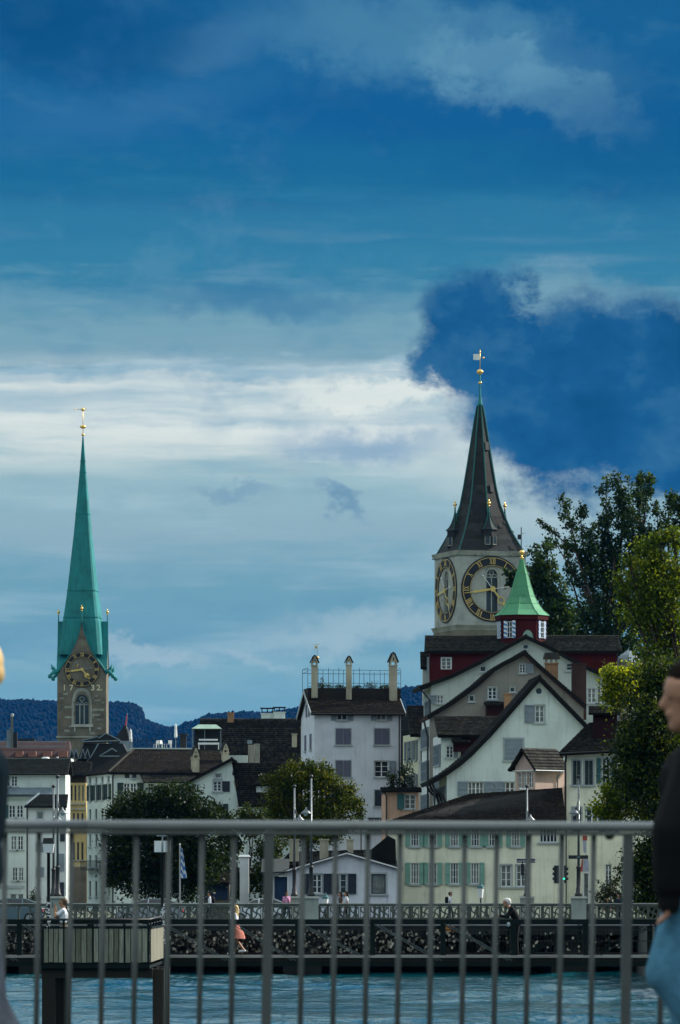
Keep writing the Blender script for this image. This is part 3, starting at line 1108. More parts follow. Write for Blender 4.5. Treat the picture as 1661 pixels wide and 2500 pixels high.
def hill(name, pts, Y, y_front, extra_seed):
    """wooded ridge following the skyline points (photo pixels) at distance Y"""
    mb = MB()
    rr = random.Random(extra_seed)
    rows = [(0.0, y_front, 0.0), (0.35, y_front + (Y - y_front) * .45, 0), (0.75, y_front + (Y - y_front) * .8, 0), (1.0, Y, 0), (0.8, Y + 500, 0), (0.0, Y + 2200, 0)]
    n = len(pts)
    vs_, fs_ = [], []
    for px, py in pts:
        X = (px - CX) / F * Y
        zr = CZ + (HY - py) / F * Y - 7
        for k, y, _ in rows:
            vs_.append((X * (1 if k else 1.0), y, GZ - 0.5 + (zr - GZ) * k))
    m = len(rows)
    for i in range(n - 1):
        for j in range(m - 1):
            fs_.append((i * m + j, (i + 1) * m + j, (i + 1) * m + j + 1, i * m + j + 1))
    mb.add(vs_, fs_)
    o = mb.build(name, 'forest')
    tag(o, kind='structure')
    # the wood on it
    ico = bmesh.new()
    bmesh.ops.create_icosphere(ico, subdivisions=1, radius=1.0)
    iv = np.array([v_.co[:] for v_ in ico.verts])
    ifc = np.array([[v_.index for v_ in f.verts] + [f.verts[2].index] for f in ico.faces])
    ico.free()
    g = np.random.default_rng(extra_seed)
    xs = np.array([p[0] for p in pts], float)
    ys = np.array([p[1] for p in pts], float)
    lo, hi = max(xs[0], -120), min(xs[-1], 1250)
    Vs, Fs, Rn = [], [], []
    N = 5200
    for i in range(N):
        px = g.uniform(lo, hi)
        k = g.random() ** 2.2 * 0.42 if i > N * 0.3 else g.random() * .015
        y = Y - (Y - y_front) * k * 0.9
        frac = np.interp(y, [y_front, y_front + (Y - y_front) * .45, y_front + (Y - y_front) * .8, Y], [0, .35, .75, 1.0])
        py = np.interp(px, xs, ys)
        zr = CZ + (HY - py) / F * Y - 7
        X = (px - CX) / F * Y
        z = GZ + (zr - GZ) * frac
        r_ = g.uniform(3.0, 5.6)
        tall = g.uniform(0.9, 1.5)
        V = iv * np.array([r_, r_, r_ * tall]) * g.uniform(0.8, 1.2, (len(iv), 1)) + np.array([X, y, z + r_ * 0.4])
        Fs.append(ifc + len(iv) * i)
        Vs.append(V)
        Rn.append(np.full(len(ifc), g.random()))
    Fq = np.concatenate(Fs)
    me = bpy.data.meshes.new('wood')
    me.from_pydata(np.concatenate(Vs).tolist(), [], [tuple(f[:3]) for f in Fq])
    me.materials.append(MATS['forest'])
    at = me.attributes.new('rnd', 'FLOAT', 'FACE')
    at.data.foreach_set('value', np.concatenate(Rn).astype(np.float32))
    t = link('forest', me, o)
    t['kind'] = 'stuff'


hill('hill', [(-3200, 1800), (-1500, 1740), (-500, 1712), (0, 1707), (143, 1711), (261, 1715), (280, 1713), (321, 1716), (337, 1721), (346, 1731), (350, 1752), (359, 1758), (402, 1772), (470, 1786), (700, 1830)], 9000, 6900, 3)
hill('hill', [(300, 1830), (380, 1786), (404, 1776), (438, 1774), (452, 1764), (480, 1757), (502, 1744), (525, 1741), (602, 1737), (637, 1740), (701, 1732), (850, 1705), (978, 1682), (989, 1677), (1017, 1674), (1200, 1655), (1700, 1640), (4200, 1790)], 8300, 6200, 5)

# ------------------------------------------------------------------ near bridge the photographer stands on
DZ = 3.55
mb = MB()
mb.box(-70, 30, -8, 18.3, DZ - 0.9, DZ - 0.12)
o = mb.build('bridge_deck', 'concrete')
tag(o, kind='structure')
sheet('roadway', [(-70, -4), (30, -4), (30, 14.2), (-70, 14.2)], DZ - 0.116, 'asphalt')
mb = MB()
mb.box(-70, 30, 14.2, 18.2, DZ - 0.118, DZ)
o = mb.build('pavement', 'paving')
tag(o, kind='structure')
mb = MB()
mb.box(-70, 30, -8, -4, DZ - 0.118, DZ - 0.002)
o = mb.build('pavement', 'paving')
tag(o, kind='structure')

# ------------------------------------------------------------------ stone road bridge across the river
BY0, BY1, BZ = 280.0, 305.0, 2.95
mb = MB()
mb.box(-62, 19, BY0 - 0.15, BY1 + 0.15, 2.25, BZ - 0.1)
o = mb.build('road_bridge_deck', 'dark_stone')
tag(o, kind='structure')
sheet('bridge_road', [(-62, BY0 + 3.2), (19, BY0 + 3.2), (19, BY1 - 3.2), (-62, BY1 - 3.2)], BZ - 0.096, 'asphalt')
for y0, y1 in ((BY0 - .15, BY0 + 3.2), (BY1 - 3.2, BY1 + .15)):
    mb = MB()
    mb.box(-62, 19, y0, y1, BZ - 0.098, BZ + 0.02)
    o = mb.build('bridge_pavement', 'paving')
    tag(o, kind='structure')
for px in (-560, 92, 738, 1395):
    X = (px - CX) / F * BY0
    mb = MB()
    mb.prism([(X - 1.1, -1), (X + 1.1, -1), (X + 1.1, 0.4), (X + 0.8, 2.3), (X - 0.8, 2.3), (X - 1.1, 0.4)], BY0 + 0.5, BY1 - 0.5)
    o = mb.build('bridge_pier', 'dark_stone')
    tag(o, 'dark stone pier under the road bridge near pixel column of its lamp pedestal', 'pier')
    o['label'] = {-560: 'dark stone pier of the road bridge, off to the far left', 92: 'dark stone pier of the road bridge behind the timber platform',
                  738: 'dark stone pier under the pair of middle bridge lamps', 1395: 'dark stone pier of the road bridge near the traffic light'}[px]
    o['group'] = 'road bridge piers'

# openwork parapet: posts, coping, pierced pinwheel panels
PZ0, PZ1 = BZ + 0.02, 4.05


def pinwheel_mesh(wd, ht):
    m_ = MB()
    t = 0.045
    m_.box(-wd / 2, -wd / 2 + t, -.07, .07, 0, ht)
    m_.box(wd / 2 - t, wd / 2, -.07, .07, 0, ht)
    m_.box(-wd / 2 + t, wd / 2 - t, -.07, .07, 0, t)
    m_.box(-wd / 2 + t, wd / 2 - t, -.07, .07, ht - t, ht)
    c0 = (0, ht / 2)
    hw, hh = wd / 2 - t, ht / 2 - t
    for k in range(4):
        a = math.pi / 4 + k * math.pi / 2
        ex, ez = (1 if math.cos(a) > 0 else -1) * hw, (1 if math.sin(a) > 0 else -1) * hh
        px_, pz_ = -ez, ex
        prev = None
        for i in range(6):
            s_ = i / 5
            bend = math.sin(s_ * math.pi) * 0.36
            x, z = c0[0] + ex * s_ + px_ * bend * 0.6, c0[1] + ez * s_ + pz_ * bend * 0.6
            if prev:
                m_.bar((prev[0], 0, prev[1]), (x, 0, z), 0.085, 0.05, up=(0, 1, 0))
            prev = (x, z)
    m_.tube([(0, -.06, c0[1]), (0, .06, c0[1])], .075, 8)
    return m_.mesh('panel', 'bridge_stone')


PED = {141: BY0, 760: BY0, 1413: BY0, 131: BY1, 719: BY1, 1287: BY1}
NEARP = [(p - CX) / F * BY0 for p in (141 - 645, 141, 760, 1413)]
par = empty('bridge_parapet', (0, BY0, PZ0), 0, 'openwork stone parapet with pinwheel panels on the near side of the road bridge', 'parapet')
edges = NEARP + [18.6]
PW = 0.58
pan = pinwheel_mesh(PW - 0.05, 0.70)
for i in range(len(edges) - 1):
    x0, x1 = edges[i] + 0.46, edges[i + 1] - 0.46
    mb = MB()
    mb.box(x0, x1, -.18, .18, PZ1 - PZ0 - .05, PZ1 - PZ0)
    mb.build('coping', 'coping_stone', par)
    mb = MB()
    mb.box(x0, x1, -.13, .13, PZ1 - PZ0 - .19, PZ1 - PZ0 - .052)
    mb.build('coping_shade', 'bridge_stone', par)  # coping in two tones: pale slab as sunlit edge, this strip as its shadow
    mb = MB()
    mb.box(x0, x1, -.15, .15, -.1, .16)
    mb.build('plinth', 'bridge_stone', par)
    n = max(1, round((x1 - x0) / PW))
    for k in range(n):
        c_ = x0 + (k + .5) * (x1 - x0) / n
        if -760 < c_ / BY0 * F < 900:
            o = link('panel', pan, par, (c_, 0, 0.165))
            o.scale = (((x1 - x0) / n) / PW, 1, 1)
    if -30 < x0 < 30 or -30 < x1 < 30:
        mb = MB()
        mb.box(-.06, .06, -.10, .10, .161, PZ1 - PZ0 - .191)
        pm = mb.mesh('parapet_post', 'bridge_stone')
        for k in range(0, n + 1, 3):
            link('parapet_post', pm, par, (x0 + k * (x1 - x0) / n, 0, 0))
far = empty('far_parapet', (0, BY1, PZ0), 0, 'plain far parapet of the road bridge behind the passing cars', 'parapet')
mb = MB()
mb.box(-60, 18.8, -.17, .17, .9, 1.03)
mb.build('coping', 'coping_stone', far)
mb = MB()
for k in range(136):
    mb.box(-60 + k * .58, -60 + k * .58 + .16, -.08, .08, .15, .9)
mb.box(-60, 18.8, -.12, .12, -.05, .15)
mb.build('baluster_row', 'bridge_stone', far)['kind'] = 'stuff'


def mast_lamp(px, Y, lean, label, short):
    """tall slim mast on its stone pedestal with a hanging cone lamp"""
    p = W(px, 2190, Y)
    ped = empty('lamp_pedestal', (p.x, Y, PZ0 - 0.05), 0, 'stone pedestal under the ' + short, 'pedestal', 'bridge lamp pedestals')
    top = CZ + (HY - 2188) / F * Y - PZ0 + .05
    mb = MB()
    mb.box(-.42, .42, -.42, .42, 0, top - .13)
    mb.build('shaft', 'light_stone', ped)
    mb = MB()
    mb.hexa([(-.50, -.50, top - .126), (.50, -.50, top - .126), (.50, .50, top - .126), (-.50, .50, top - .126), (-.42, -.42, top), (.42, -.42, top), (.42, .42, top), (-.42, .42, top)])
    mb.build('cap', 'light_stone', ped)
    o = empty('mast_lamp', (p.x, Y, PZ0 - .05 + top), 0, label, 'street lamp', 'tall mast lamps on the road bridge')
    H_ = 6.88
    MB().lathe([(.22, 0), (.22, .12), (.16, .2), (.15, .45), (.125, .5), (.115, 1.55), (.14, 1.6), (.14, 1.7), (.08, 1.75)], n=10).build('base', 'dark_metal', o, True)
    MB().lathe([(.075, 1.74), (.062, 4.0), (.085, 4.02), (.085, 4.2), (.06, 4.22), (.055, H_ - .15)], n=10).build('mast', 'lamp_mast', o, True)
    MB().ball((0, 0, H_ - .06), .125, 10, 6, 0.85).build('finial', 'dark_metal', o, True)
    zs = 4.9
    mb = MB()
    mb.tube([(0, 0, zs + .75), (lean * .55, -.02, zs + .05)], .018, 5)
    mb.tube([(0, 0, zs - .02), (lean * .8, -.02, zs - .02)], .022, 5)
    mb.build('bracket', 'dark_metal', o)
    MB().lathe([(.05, .18), (.06, .06), (.30, -.16), (.32, -.2), (.30, -.2)], (lean * .95, -.02, zs), 12).build('lamp_shade', 'lamp_mast', o, True)
    MB().ball((lean * 1.05, -.02, zs - .22), .12, 8, 5).build('bulb', 'milk_glass', o, True)
    return o


for px, Y, lean, lb in ((141, BY0, .28, 'left near mast lamp standing close behind the man in the white shirt'), (131, BY1, .25, 'left far mast lamp, slightly taller-looking of the leftmost pair'),
                        (760, BY0, -.30, 'near mast lamp of the middle pair with its shade on the left side'), (719, BY1, .34, 'far mast lamp of the middle pair with its shade on the right side'),
                        (1413, BY0, -.26, 'right near mast lamp in front of the yellow house carrying a black sign board'), (1287, BY1, .22, 'far mast lamp before the tiled roof, next to the blue street sign')):
    mast_lamp(px, Y, lean, lb, {141: 'left near mast lamp', 131: 'left far mast lamp', 760: 'near mast lamp of the middle pair', 719: 'far mast lamp of the middle pair', 1413: 'right near mast lamp', 1287: 'far mast lamp beside the blue street sign'}[px])

# ------------------------------------------------------------------ footbridge hung with padlocks
FY0, FY1 = 141.0, 144.6
fz = lambda y, Y=FY0: CZ + (HY - y) / F * Y
FD = fz(2334)
fb = empty('footbridge', (0, FY0, 0), 0, 'dark steel truss footbridge with padlock-covered fence crossing the river', 'footbridge')
mb = MB()
mb.box(-16, 16, -.1, FY1 - FY0 + .1, FD - .16, FD)
mb.build('deck', 'dark_timber', fb)
mb = MB()
mb.box(-16, 16, -.16, -.1, FD - .05, FD + .02)
mb.build('deck_edge', 'concrete', fb)
posts_px = [-124, 48, 220, 392, 564, 727, 910, 1082, 1254, 1430, 1606, 1782]
PX_ = [(p - CX) / F * FY0 for p in posts_px]
for Yo, nm in ((0.0, 'near'), (FY1 - FY0, 'far')):
    mb = MB()
    zt = fz(2251) if nm == 'near' else fz(2252)
    mb.box(-16, 16, Yo - .1, Yo + .1, zt - .075, zt + .075)
    mb.build('top_chord', 'green_black_steel', fb)
    mb = MB()
    mb.box(-16, 16, Yo - .12, Yo + .12, fz(2359), fz(2347))
    mb.build('bottom_chord', 'green_black_steel', fb)
    for i, x in enumerate(PX_):
        mb = MB()
        mb.box(x - .075, x + .075, Yo - .09, Yo + .09, fz(2347), zt - .075)
        mb.build('truss_post', 'green_black_steel', fb)
        if i + 1 < len(PX_):
            x1 = PX_[i + 1]
            up = x < (1230 - CX) / F * FY0
            for off in (-.055, .055):
                mb = MB()
                a = (x + .1 + off, Yo - .11, zt - .06) if up else (x + .1 + off, Yo - .11, fz(2345))
                b = (x1 - .1 + off, Yo - .11, fz(2345)) if up else (x1 - .1 + off, Yo - .11, zt - .06)
                mb.bar(a, b, .026, .026)
                mb.build('diagonal_rod', 'rod_metal' if (up and nm == 'near') else 'green_black_steel', fb)
mb = MB()
mb.tube([(-16, FY1 - FY0 - .14, fz(2260)), (16, FY1 - FY0 - .14, fz(2260))], .03, 6)
mb.build('handrail', 'grey_metal', fb)
mb = MB()
for k in range(0, 160):
    x = -8 + k * .1
    mb.box(x - .006, x + .006, FY1 - FY0 - .2, FY1 - FY0 - .19, FD, fz(2272))
for z in (FD + .05, fz(2300), fz(2272)):
    mb.box(-12, 12, FY1 - FY0 - .205, FY1 - FY0 - .185, z - .012, z + .012)
mb.build('fence_mesh', 'dark_metal', fb)['kind'] = 'stuff'
# padlocks on the fence
mb = MB()
for k in range(4200):
    x = random.uniform(-10, 8.6)
    dens = 1.0 if x < 1.5 else max(0.12, 1.0 - (x - 1.5) / 3.2)
    if random.random() > dens:
        continue
    z = FD + .06 + random.random() ** 0.8 * (fz(2274) - FD - .06)
    y = FY1 - FY0 - .21 - random.random() * .07
    s_ = random.uniform(.018, .036)
    t = random.uniform(-.6, .6)
    cx_, sx_ = math.cos(t) * s_, math.sin(t) * s_
    h = s_ * random.uniform(.9, 1.4)
    r_ = random.random()
    mb.add([(x - cx_ - sx_, y, z - h + sx_), (x + cx_ - sx_, y, z - h - sx_), (x + cx_ + sx_, y, z + h - sx_), (x - cx_ + sx_, y, z + h + sx_),
            (x - cx_ - sx_, y + .02, z - h + sx_), (x + cx_ - sx_, y + .02, z - h - sx_), (x + cx_ + sx_, y + .02, z + h - sx_), (x - cx_ + sx_, y + .02, z + h + sx_)],
           [(0, 1, 2, 3), (0, 1, 5, 4), (1, 2, 6, 5), (2, 3, 7, 6), (3, 0, 4, 7)], 0, r_ ** 4.5)
mb.build('padlocks', 'lock_metal', fb)['kind'] = 'stuff'
for x in (-15.5, 14.0):
    mb = MB()
    mb.box(x - .4, x + .4, .2, FY1 - FY0 - .2, -1, fz(2359))
    mb.build('support_pier', 'concrete', fb)


def foot_lamp(px, Y, label, double):
    p = W(px, 2190, Y)
    o = empty('footbridge_lamp', (p.x, Y, FD), 0, label, 'street lamp', 'lantern lamps on the footbridge')
    zt = CZ + (HY - 2046) / F * Y - FD
    zb = CZ + (HY - 2082) / F * Y - FD
    MB().lathe([(.09, -.5), (.09, .6), (.05, .7), (.045, zb - .02), (.10, zb)], n=8).build('post', 'dark_metal', o, True)
    if double:
        for sx in (-.13, .13):
            mb = MB()
            mb.box(sx - .10, sx + .10, -.12, .12, zb + .02, zt - .08)
            mb.build('lantern_glass', 'milk_glass', o)
        mb = MB()
        mb.box(-.02, .02, -.02, .02, zb - .2, zt + .08)
        mb.box(-.16, .16, -.06, .06, zt + .05, zt + .08)
        mb.build('lantern_frame', 'grey_metal', o)
    else:
        mb = MB()
        mb.hexa([(-.13, -.13, zb), (.13, -.13, zb), (.13, .13, zb), (-.13, .13, zb), (-.16, -.16, zt - .17), (.16, -.16, zt - .17), (.16, .16, zt - .17), (-.16, .16, zt - .17)])
        mb.build('lantern_glass', 'milk_glass', o)
        mb = MB()
        mb.hexa([(-.16, -.16, zt - .167), (.16, -.16, zt - .167), (.16, .16, zt - .167), (-.16, .16, zt - .167), (-.14, -.14, zt), (.14, -.14, zt), (.14, .14, zt), (-.14, .14, zt)])
        mb.build('lantern_cap', 'dark_metal', o)
    # stickers on the post
    mb = MB()
    for k in range(26):
        z = random.uniform(.3, zb * .55)
        a = random.uniform(-2.6, -.5)
        r_ = .092 if z < .6 else .052
        mb.box(r_ * math.cos(a) - .022, r_ * math.cos(a) + .022, r_ * math.sin(a) - .012, r_ * math.sin(a), z, z + random.uniform(.03, .07))
    mb.build('stickers', 'white_paint', o)['kind'] = 'stuff'


foot_lamp(119, 140.2, 'black post lamp with one white lantern beside the left mast lamps', False)
foot_lamp(397, 140.4, 'black post lamp with twin white lantern boxes right of the timber platform', True)

# ------------------------------------------------------------------ timber platform on piles
TY0, TY1 = 131.0, 140.3
tz = lambda y: CZ + (HY - y) / F * TY0
tx = lambda p: (p - CX) / F * TY0
X0, X1 = tx(101), tx(366)
tp = empty('viewing_platform', ((X0 + X1) / 2, TY0, 0), 0, 'timber-clad viewing platform on piles jutting from the footbridge', 'platform')
cxp = (X0 + X1) / 2
lx = lambda p: tx(p) - cxp
mb = MB()
mb.box(lx(101), lx(366), .1, TY1 - TY0, tz(2356), tz(2351))
mb.build('deck', 'dark_timber', tp)
mb = MB()
mb.box(lx(101), lx(366), 0, .1, tz(2364), tz(2350))
mb.box(lx(366) - .1, lx(366), .1, TY1 - TY0, tz(2364), tz(2350.5))
mb.box(lx(101), lx(101) + .1, .1, TY1 - TY0, tz(2364), tz(2350.5))
mb.build('edge_beam', 'green_black_steel', tp)
for y0 in (.12, 4.0):
    mb = MB()
    mb.box(lx(101), lx(372), y0, y0 + .48, tz(2388), tz(2364.3))
    mb.build('cross_beam', 'dark_timber', tp)
for a, b, d in ((102, 134, .1), (372, 400, .3), (102, 134, 4.2), (372, 400, 4.4)):
    mb = MB()
    mb.box(lx(a), lx(b), d, d + .38, -1, tz(2388.2) if b < 200 else tz(2366))
    mb.build('pile', 'dark_timber' if b < 200 else 'brown_timber', tp)
mb = MB()
mb.tube([(lx(157), 1.5, -1), (lx(157), 1.5, tz(2364.3))], .085, 10)
mb.build('standpipe', 'green_black_steel', tp, True)
mb = MB()
mb.box(lx(104), lx(365), .012, .05, tz(2350), tz(2268))
mb.build('backing', 'dark_timber', tp)
# front planks in bays between steel posts
bays = [(107, 155), (157, 226), (229, 303), (306, 361)]
pl_mesh = {}
for bi, (a, b) in enumerate(bays):
    n = round((b - a) / 12.6)
    for k in range(n):
        x0, x1 = lx(a) + (lx(b) - lx(a)) * k / n + .011, lx(a) + (lx(b) - lx(a)) * (k + 1) / n - .011
        mb = MB()
        dz_ = random.uniform(-.012, .012)
        dy = random.uniform(0, .012)
        mb.box(x0, x1, -.035 - dy, -.005, tz(2349.5) + dz_, tz(2267) + dz_)
        mb.build('plank', random.choice(['weathered_plank', 'weathered_plank', 'pale_plank', 'dark_plank']), tp)
for p in (101, 156, 227, 304, 362):
    mb = MB()
    mb.box(lx(p) - .03, lx(p) + .03, -.03, .03, tz(2350), tz(2246))
    mb.build('rail_post', 'green_black_steel', tp)
# right end planks (sunlit)
n = 22
for k in range(n):
    y0 = .12 + k * (TY1 - TY0 - .2) / n
    mb = MB()
    mb.box(lx(366) + .004, lx(366) + .035, y0, y0 + (TY1 - TY0 - .2) / n - .02, tz(2349) , tz(2267))
    mb.build('plank', 'weathered_plank', tp)
mb = MB()
mb.box(lx(99), lx(368), -.05, .05, tz(2267), tz(2263))
mb.box(lx(366) - .02, lx(366) + .06, .05, TY1 - TY0, tz(2267), tz(2263.3))
mb.build('capping', 'green_black_steel', tp)
mb = MB()
mb.tube([(lx(101), 0, tz(2245)), (lx(364), 0, tz(2245)), (lx(366), TY1 - TY0, tz(2245) + .05)], .032, 8)
mb.tube([(lx(101), 0, tz(2256)), (lx(364), 0, tz(2256)), (lx(366), TY1 - TY0, tz(2256) + .05)], .014, 6)
mb.build('handrail', 'dark_metal', tp, True)
for k in range(5):
    mb = MB()
    mb.box(lx(366) - .03, lx(366) + .03, 1.9 * k + .5, 1.9 * k + .56, tz(2263), tz(2245))
    mb.build('rail_post', 'green_black_steel', tp)


# ================================================================== CHURCH TOWERS
def roman(txt, h, th):
    """one numeral as a mesh, centred, standing in the x-z plane; thick and thin strokes with serifs"""
    wd = {'I': .30, 'V': .62, 'X': .66}
    m_ = MB()
    tot = sum(wd[c_] for c_ in txt) * h
    x = -tot / 2
    k, n = .15 * h, .07 * h

    def st(x0, z0, x1, z1, t):
        m_.hexa([(x0 - t / 2, -.06, z0), (x0 + t / 2, -.06, z0), (x0 + t / 2, .0, z0), (x0 - t / 2, .0, z0),
                 (x1 - t / 2, -.06, z1), (x1 + t / 2, -.06, z1), (x1 + t / 2, .0, z1), (x1 - t / 2, .0, z1)])

    def serif(xc, z, wdt):
        m_.box(xc - wdt / 2, xc + wdt / 2, -.064, -.002, z - .035 * h, z + .035 * h)

    b, t_ = -h / 2, h / 2
    for c_ in txt:
        w_ = wd[c_] * h
        xc = x + w_ / 2
        if c_ == 'I':
            st(xc, b, xc, t_, k)
            serif(xc, b, .27 * h)
            serif(xc, t_, .27 * h)
        elif c_ == 'V':
            st(xc, b, xc - .2 * h, t_, k)
            st(xc + .02 * h, b, xc + .22 * h, t_, n)
            serif(xc - .2 * h, t_, .24 * h)
            serif(xc + .22 * h, t_, .2 * h)
        else:
            st(xc + .2 * h, b, xc - .2 * h, t_, k)
            st(xc - .2 * h, b, xc + .2 * h, t_, n)
            for sx in (-.2, .2):
                serif(xc + sx * h, t_, .2 * h)
                serif(xc + sx * h, b, .2 * h)
        x += w_
    return m_


NUM = ['XII', 'I', 'II', 'III', 'IIII', 'V', 'VI', 'VII', 'VIII', 'IX', 'X', 'XI']
_num_cache = {}


def annulus(m_, r0, r1, y0, y1, n=64):
    vs_, fs_ = [], []
    for k in range(n):
        a = 2 * math.pi * k / n
        c_, s_ = math.cos(a), math.sin(a)
        vs_ += [(r0 * c_, y0, r0 * s_), (r1 * c_, y0, r1 * s_), (r1 * c_, y1, r1 * s_), (r0 * c_, y1, r0 * s_)]
    for k in range(n):
        a, b = k * 4, ((k + 1) % n) * 4
        for i in range(4):
            fs_.append((a + i, b + i, b + (i + 1) % 4, a + (i + 1) % 4))
    m_.add(vs_, fs_, 0, .5)


def clock(parent, loc, rz, Rr, r_in, hour, minute, style):
    """big open clock dial facing -y of its own frame"""
    m_ = MB()
    annulus(m_, r_in, Rr, -.10, .0)
    o = m_.build('clock_dial', 'clock_black', parent, loc=loc, rot=(0, 0, rz))
    m_ = MB()
    annulus(m_, Rr * .940, Rr * .957, -.15, -.10)
    annulus(m_, r_in * 1.018, r_in * 1.036, -.15, -.10)
    m_.build('rim', 'gold_paint', o)
    h = (Rr * .93 - r_in * 1.08) * (.9 if style == 'peter' else .95)
    rc = (Rr * .935 + r_in * 1.075) / 2
    for i, t in enumerate(NUM):
        key = (t, round(h, 3))
        if key not in _num_cache:
            _num_cache[key] = roman(t, h, .06).mesh('numeral', 'gold_paint')
        a = R(i * 30)
        link('numeral', _num_cache[key], o, (rc * math.sin(a), -.10, rc * math.cos(a)), (0, a, 0))
    # hands
    am, ah = R(minute * 6), R((hour % 12) * 30 + minute * .5)
    m_ = MB()
    L = Rr * .93
    m_.prism([(-.10, -.2), (.10, -.2), (.17, L * .3), (.13, L * .55), (.20, L * .62), (.06, L * .68), (.03, L), (-.03, L), (-.06, L * .68), (-.20, L * .62), (-.13, L * .55), (-.17, L * .3)], -.24, -.20)
    m_.build('minute_hand', 'gold', o, rot=(0, am, 0))
    m_ = MB()
    L = Rr * .62
    m_.prism([(-.09, -.2), (.09, -.2), (.12, L * .5), (-.12, L * .5)], -.30, -.26)
    if style == 'peter':
        for k in range(10):
            a, b = R(k * 36), R(k * 36 + 36)
            m_.bar((.42 * math.cos(a), -.28, L * .70 + .5 * math.sin(a)), (.42 * math.cos(b), -.28, L * .70 + .5 * math.sin(b)), .14, .05, up=(0, 1, 0))
        m_.prism([(-.06, L * .84), (.06, L * .84), (.22, L * .95), (0, L * 1.16), (-.22, L * .95)], -.30, -.26)
    else:
        m_.lathe([(.02, -.05), (.30, -.03), (.30, .03), (.02, .05)], (0, -.28, L * .72), 12)
        m_.tube([(0, -.30, L * .72), (0, -.26, L * .72)], .42, 14)
        m_.prism([(-.12, L * .8), (.12, L * .8), (.2, L * .96), (0, L * 1.12), (-.2, L * .96)], -.30, -.26)
    m_.build('hour_hand', 'gold', o, rot=(0, ah, 0))
    m_ = MB()
    m_.tube([(0, -.34, 0), (0, -.16, 0)], Rr * .085, 14)
    m_.build('hub', 'gold', o)
    m_ = MB()
    for a in (ah + math.pi, am + math.pi):
        m_.bar((0, -.22, 0), (math.sin(a) * Rr * .5, -.22, math.cos(a) * Rr * .5), .07, .04, up=(0, 1, 0))
        m_.ball((math.sin(a) * Rr * .5, -.22, math.cos(a) * Rr * .5), .13, 8, 5)
    m_.build('counterweight', 'zinc' if style != 'peter' else 'white_paint', o)
    return o


def arch(cx, z0, wd, zs, za, n=7):
    """pointed arch outline, counter-clockwise from bottom left; zs springing height, za apex height"""
    hw = wd / 2
    pts = [(cx - hw, z0), (cx + hw, z0)]
    for k in range(n + 1):
        t = k / n
        pts.append((cx + hw * math.cos(t * math.pi / 2) ** .75, zs + (za - zs) * math.sin(t * math.pi / 2) ** 1.05))
    for k in range(n - 1, -1, -1):
        t = k / n
        pts.append((cx - hw * math.cos(t * math.pi / 2) ** .75, zs + (za - zs) * math.sin(t * math.pi / 2) ** 1.05))
    return pts


def gothic(parent, cx, z0, wd, zs, za, yo, lights, mats, tracery=True, mull='light_stone', rot=None):
    """recessed tracery window: glass plus stone mullions; returns outline for the opening"""
    ol = arch(cx, z0, wd, zs, za)
    fm = rot if rot else (lambda u_, v_, d: (u_, yo + d, v_))
    m_ = MB()
    m_.add([fm(x, z, .38) for x, z in ol], [tuple(range(len(ol)))])
    g = m_.build('window', mats, parent)
    m_ = MB()

    def bar(a, b, t):
        pa, pb = Vector(fm(a[0], a[1], .30)), Vector(fm(b[0], b[1], .30))
        nn = Vector(fm(0, 0, 1)) - Vector(fm(0, 0, 0))
        m_.bar(pa, pb, t, .12, up=nn)
    for k in range(1, lights):
        x = cx - wd / 2 + wd * k / lights
        bar((x, z0), (x, zs), .11 * wd / 2.2 + .05)
    if tracery:
        bar((cx - wd / 2, zs - .05), (cx + wd / 2, zs - .05), .12)
        for k in range(lights):
            x = cx - wd / 2 + wd * (k + .5) / lights
            r_ = wd / lights * .42
            for i in range(6):
                a, b = math.pi * i / 6, math.pi * (i + 1) / 6
                bar((x + r_ * math.cos(a), zs + r_ * math.sin(a)), (x + r_ * math.cos(b), zs + r_ * math.sin(b)), .09)
        rc = wd * .17
        zc = zs + (za - zs) * .55
        for i in range(10):
            a, b = 2 * math.pi * i / 10, 2 * math.pi * (i + 1) / 10
            bar((cx + rc * math.cos(a), zc + rc * math.sin(a)), (cx + rc * math.cos(b), zc + rc * math.sin(b)), .09)
    m_.build('tracery', mull, g)
    return ol


def finial(m_, x, y, z, s=1.0):
    m_.ball((x, y, z), .16 * s, 8, 5, .7)
    m_.ball((x, y, z + .36 * s), .27 * s, 10, 6, .8)
    m_.lathe([(.09 * s, .52 * s), (.1 * s, .62 * s), (.02 * s, .95 * s)], (x, y, z), 8)


# ------------------------------------------------------------------ Romanesque-Gothic tower with green needle spire (left)
YA = 810.0
S_ = YA / F
ta = empty('church_tower', (W(203, 0, YA).x, YA, GZ), 0, 'tall stone church tower with slender green copper needle spire and gilded dial', 'church tower')
hx = 4.02
az_ = lambda y: CZ + (HY - y) / F * YA - GZ
ax_ = lambda x: (x - 203) * S_
ze, zr = az_(1647), az_(1518)
gprof = [(0, 1), (.05, .88), (.12, .74), (.33, .5), (.6, .28), (.85, .12), (1, 0.0)]


def gz_(s):
    s = min(1.0, abs(s))
    return ze + (zr - ze) * float(np.interp(s, [p[0] for p in gprof], [p[1] for p in gprof]))


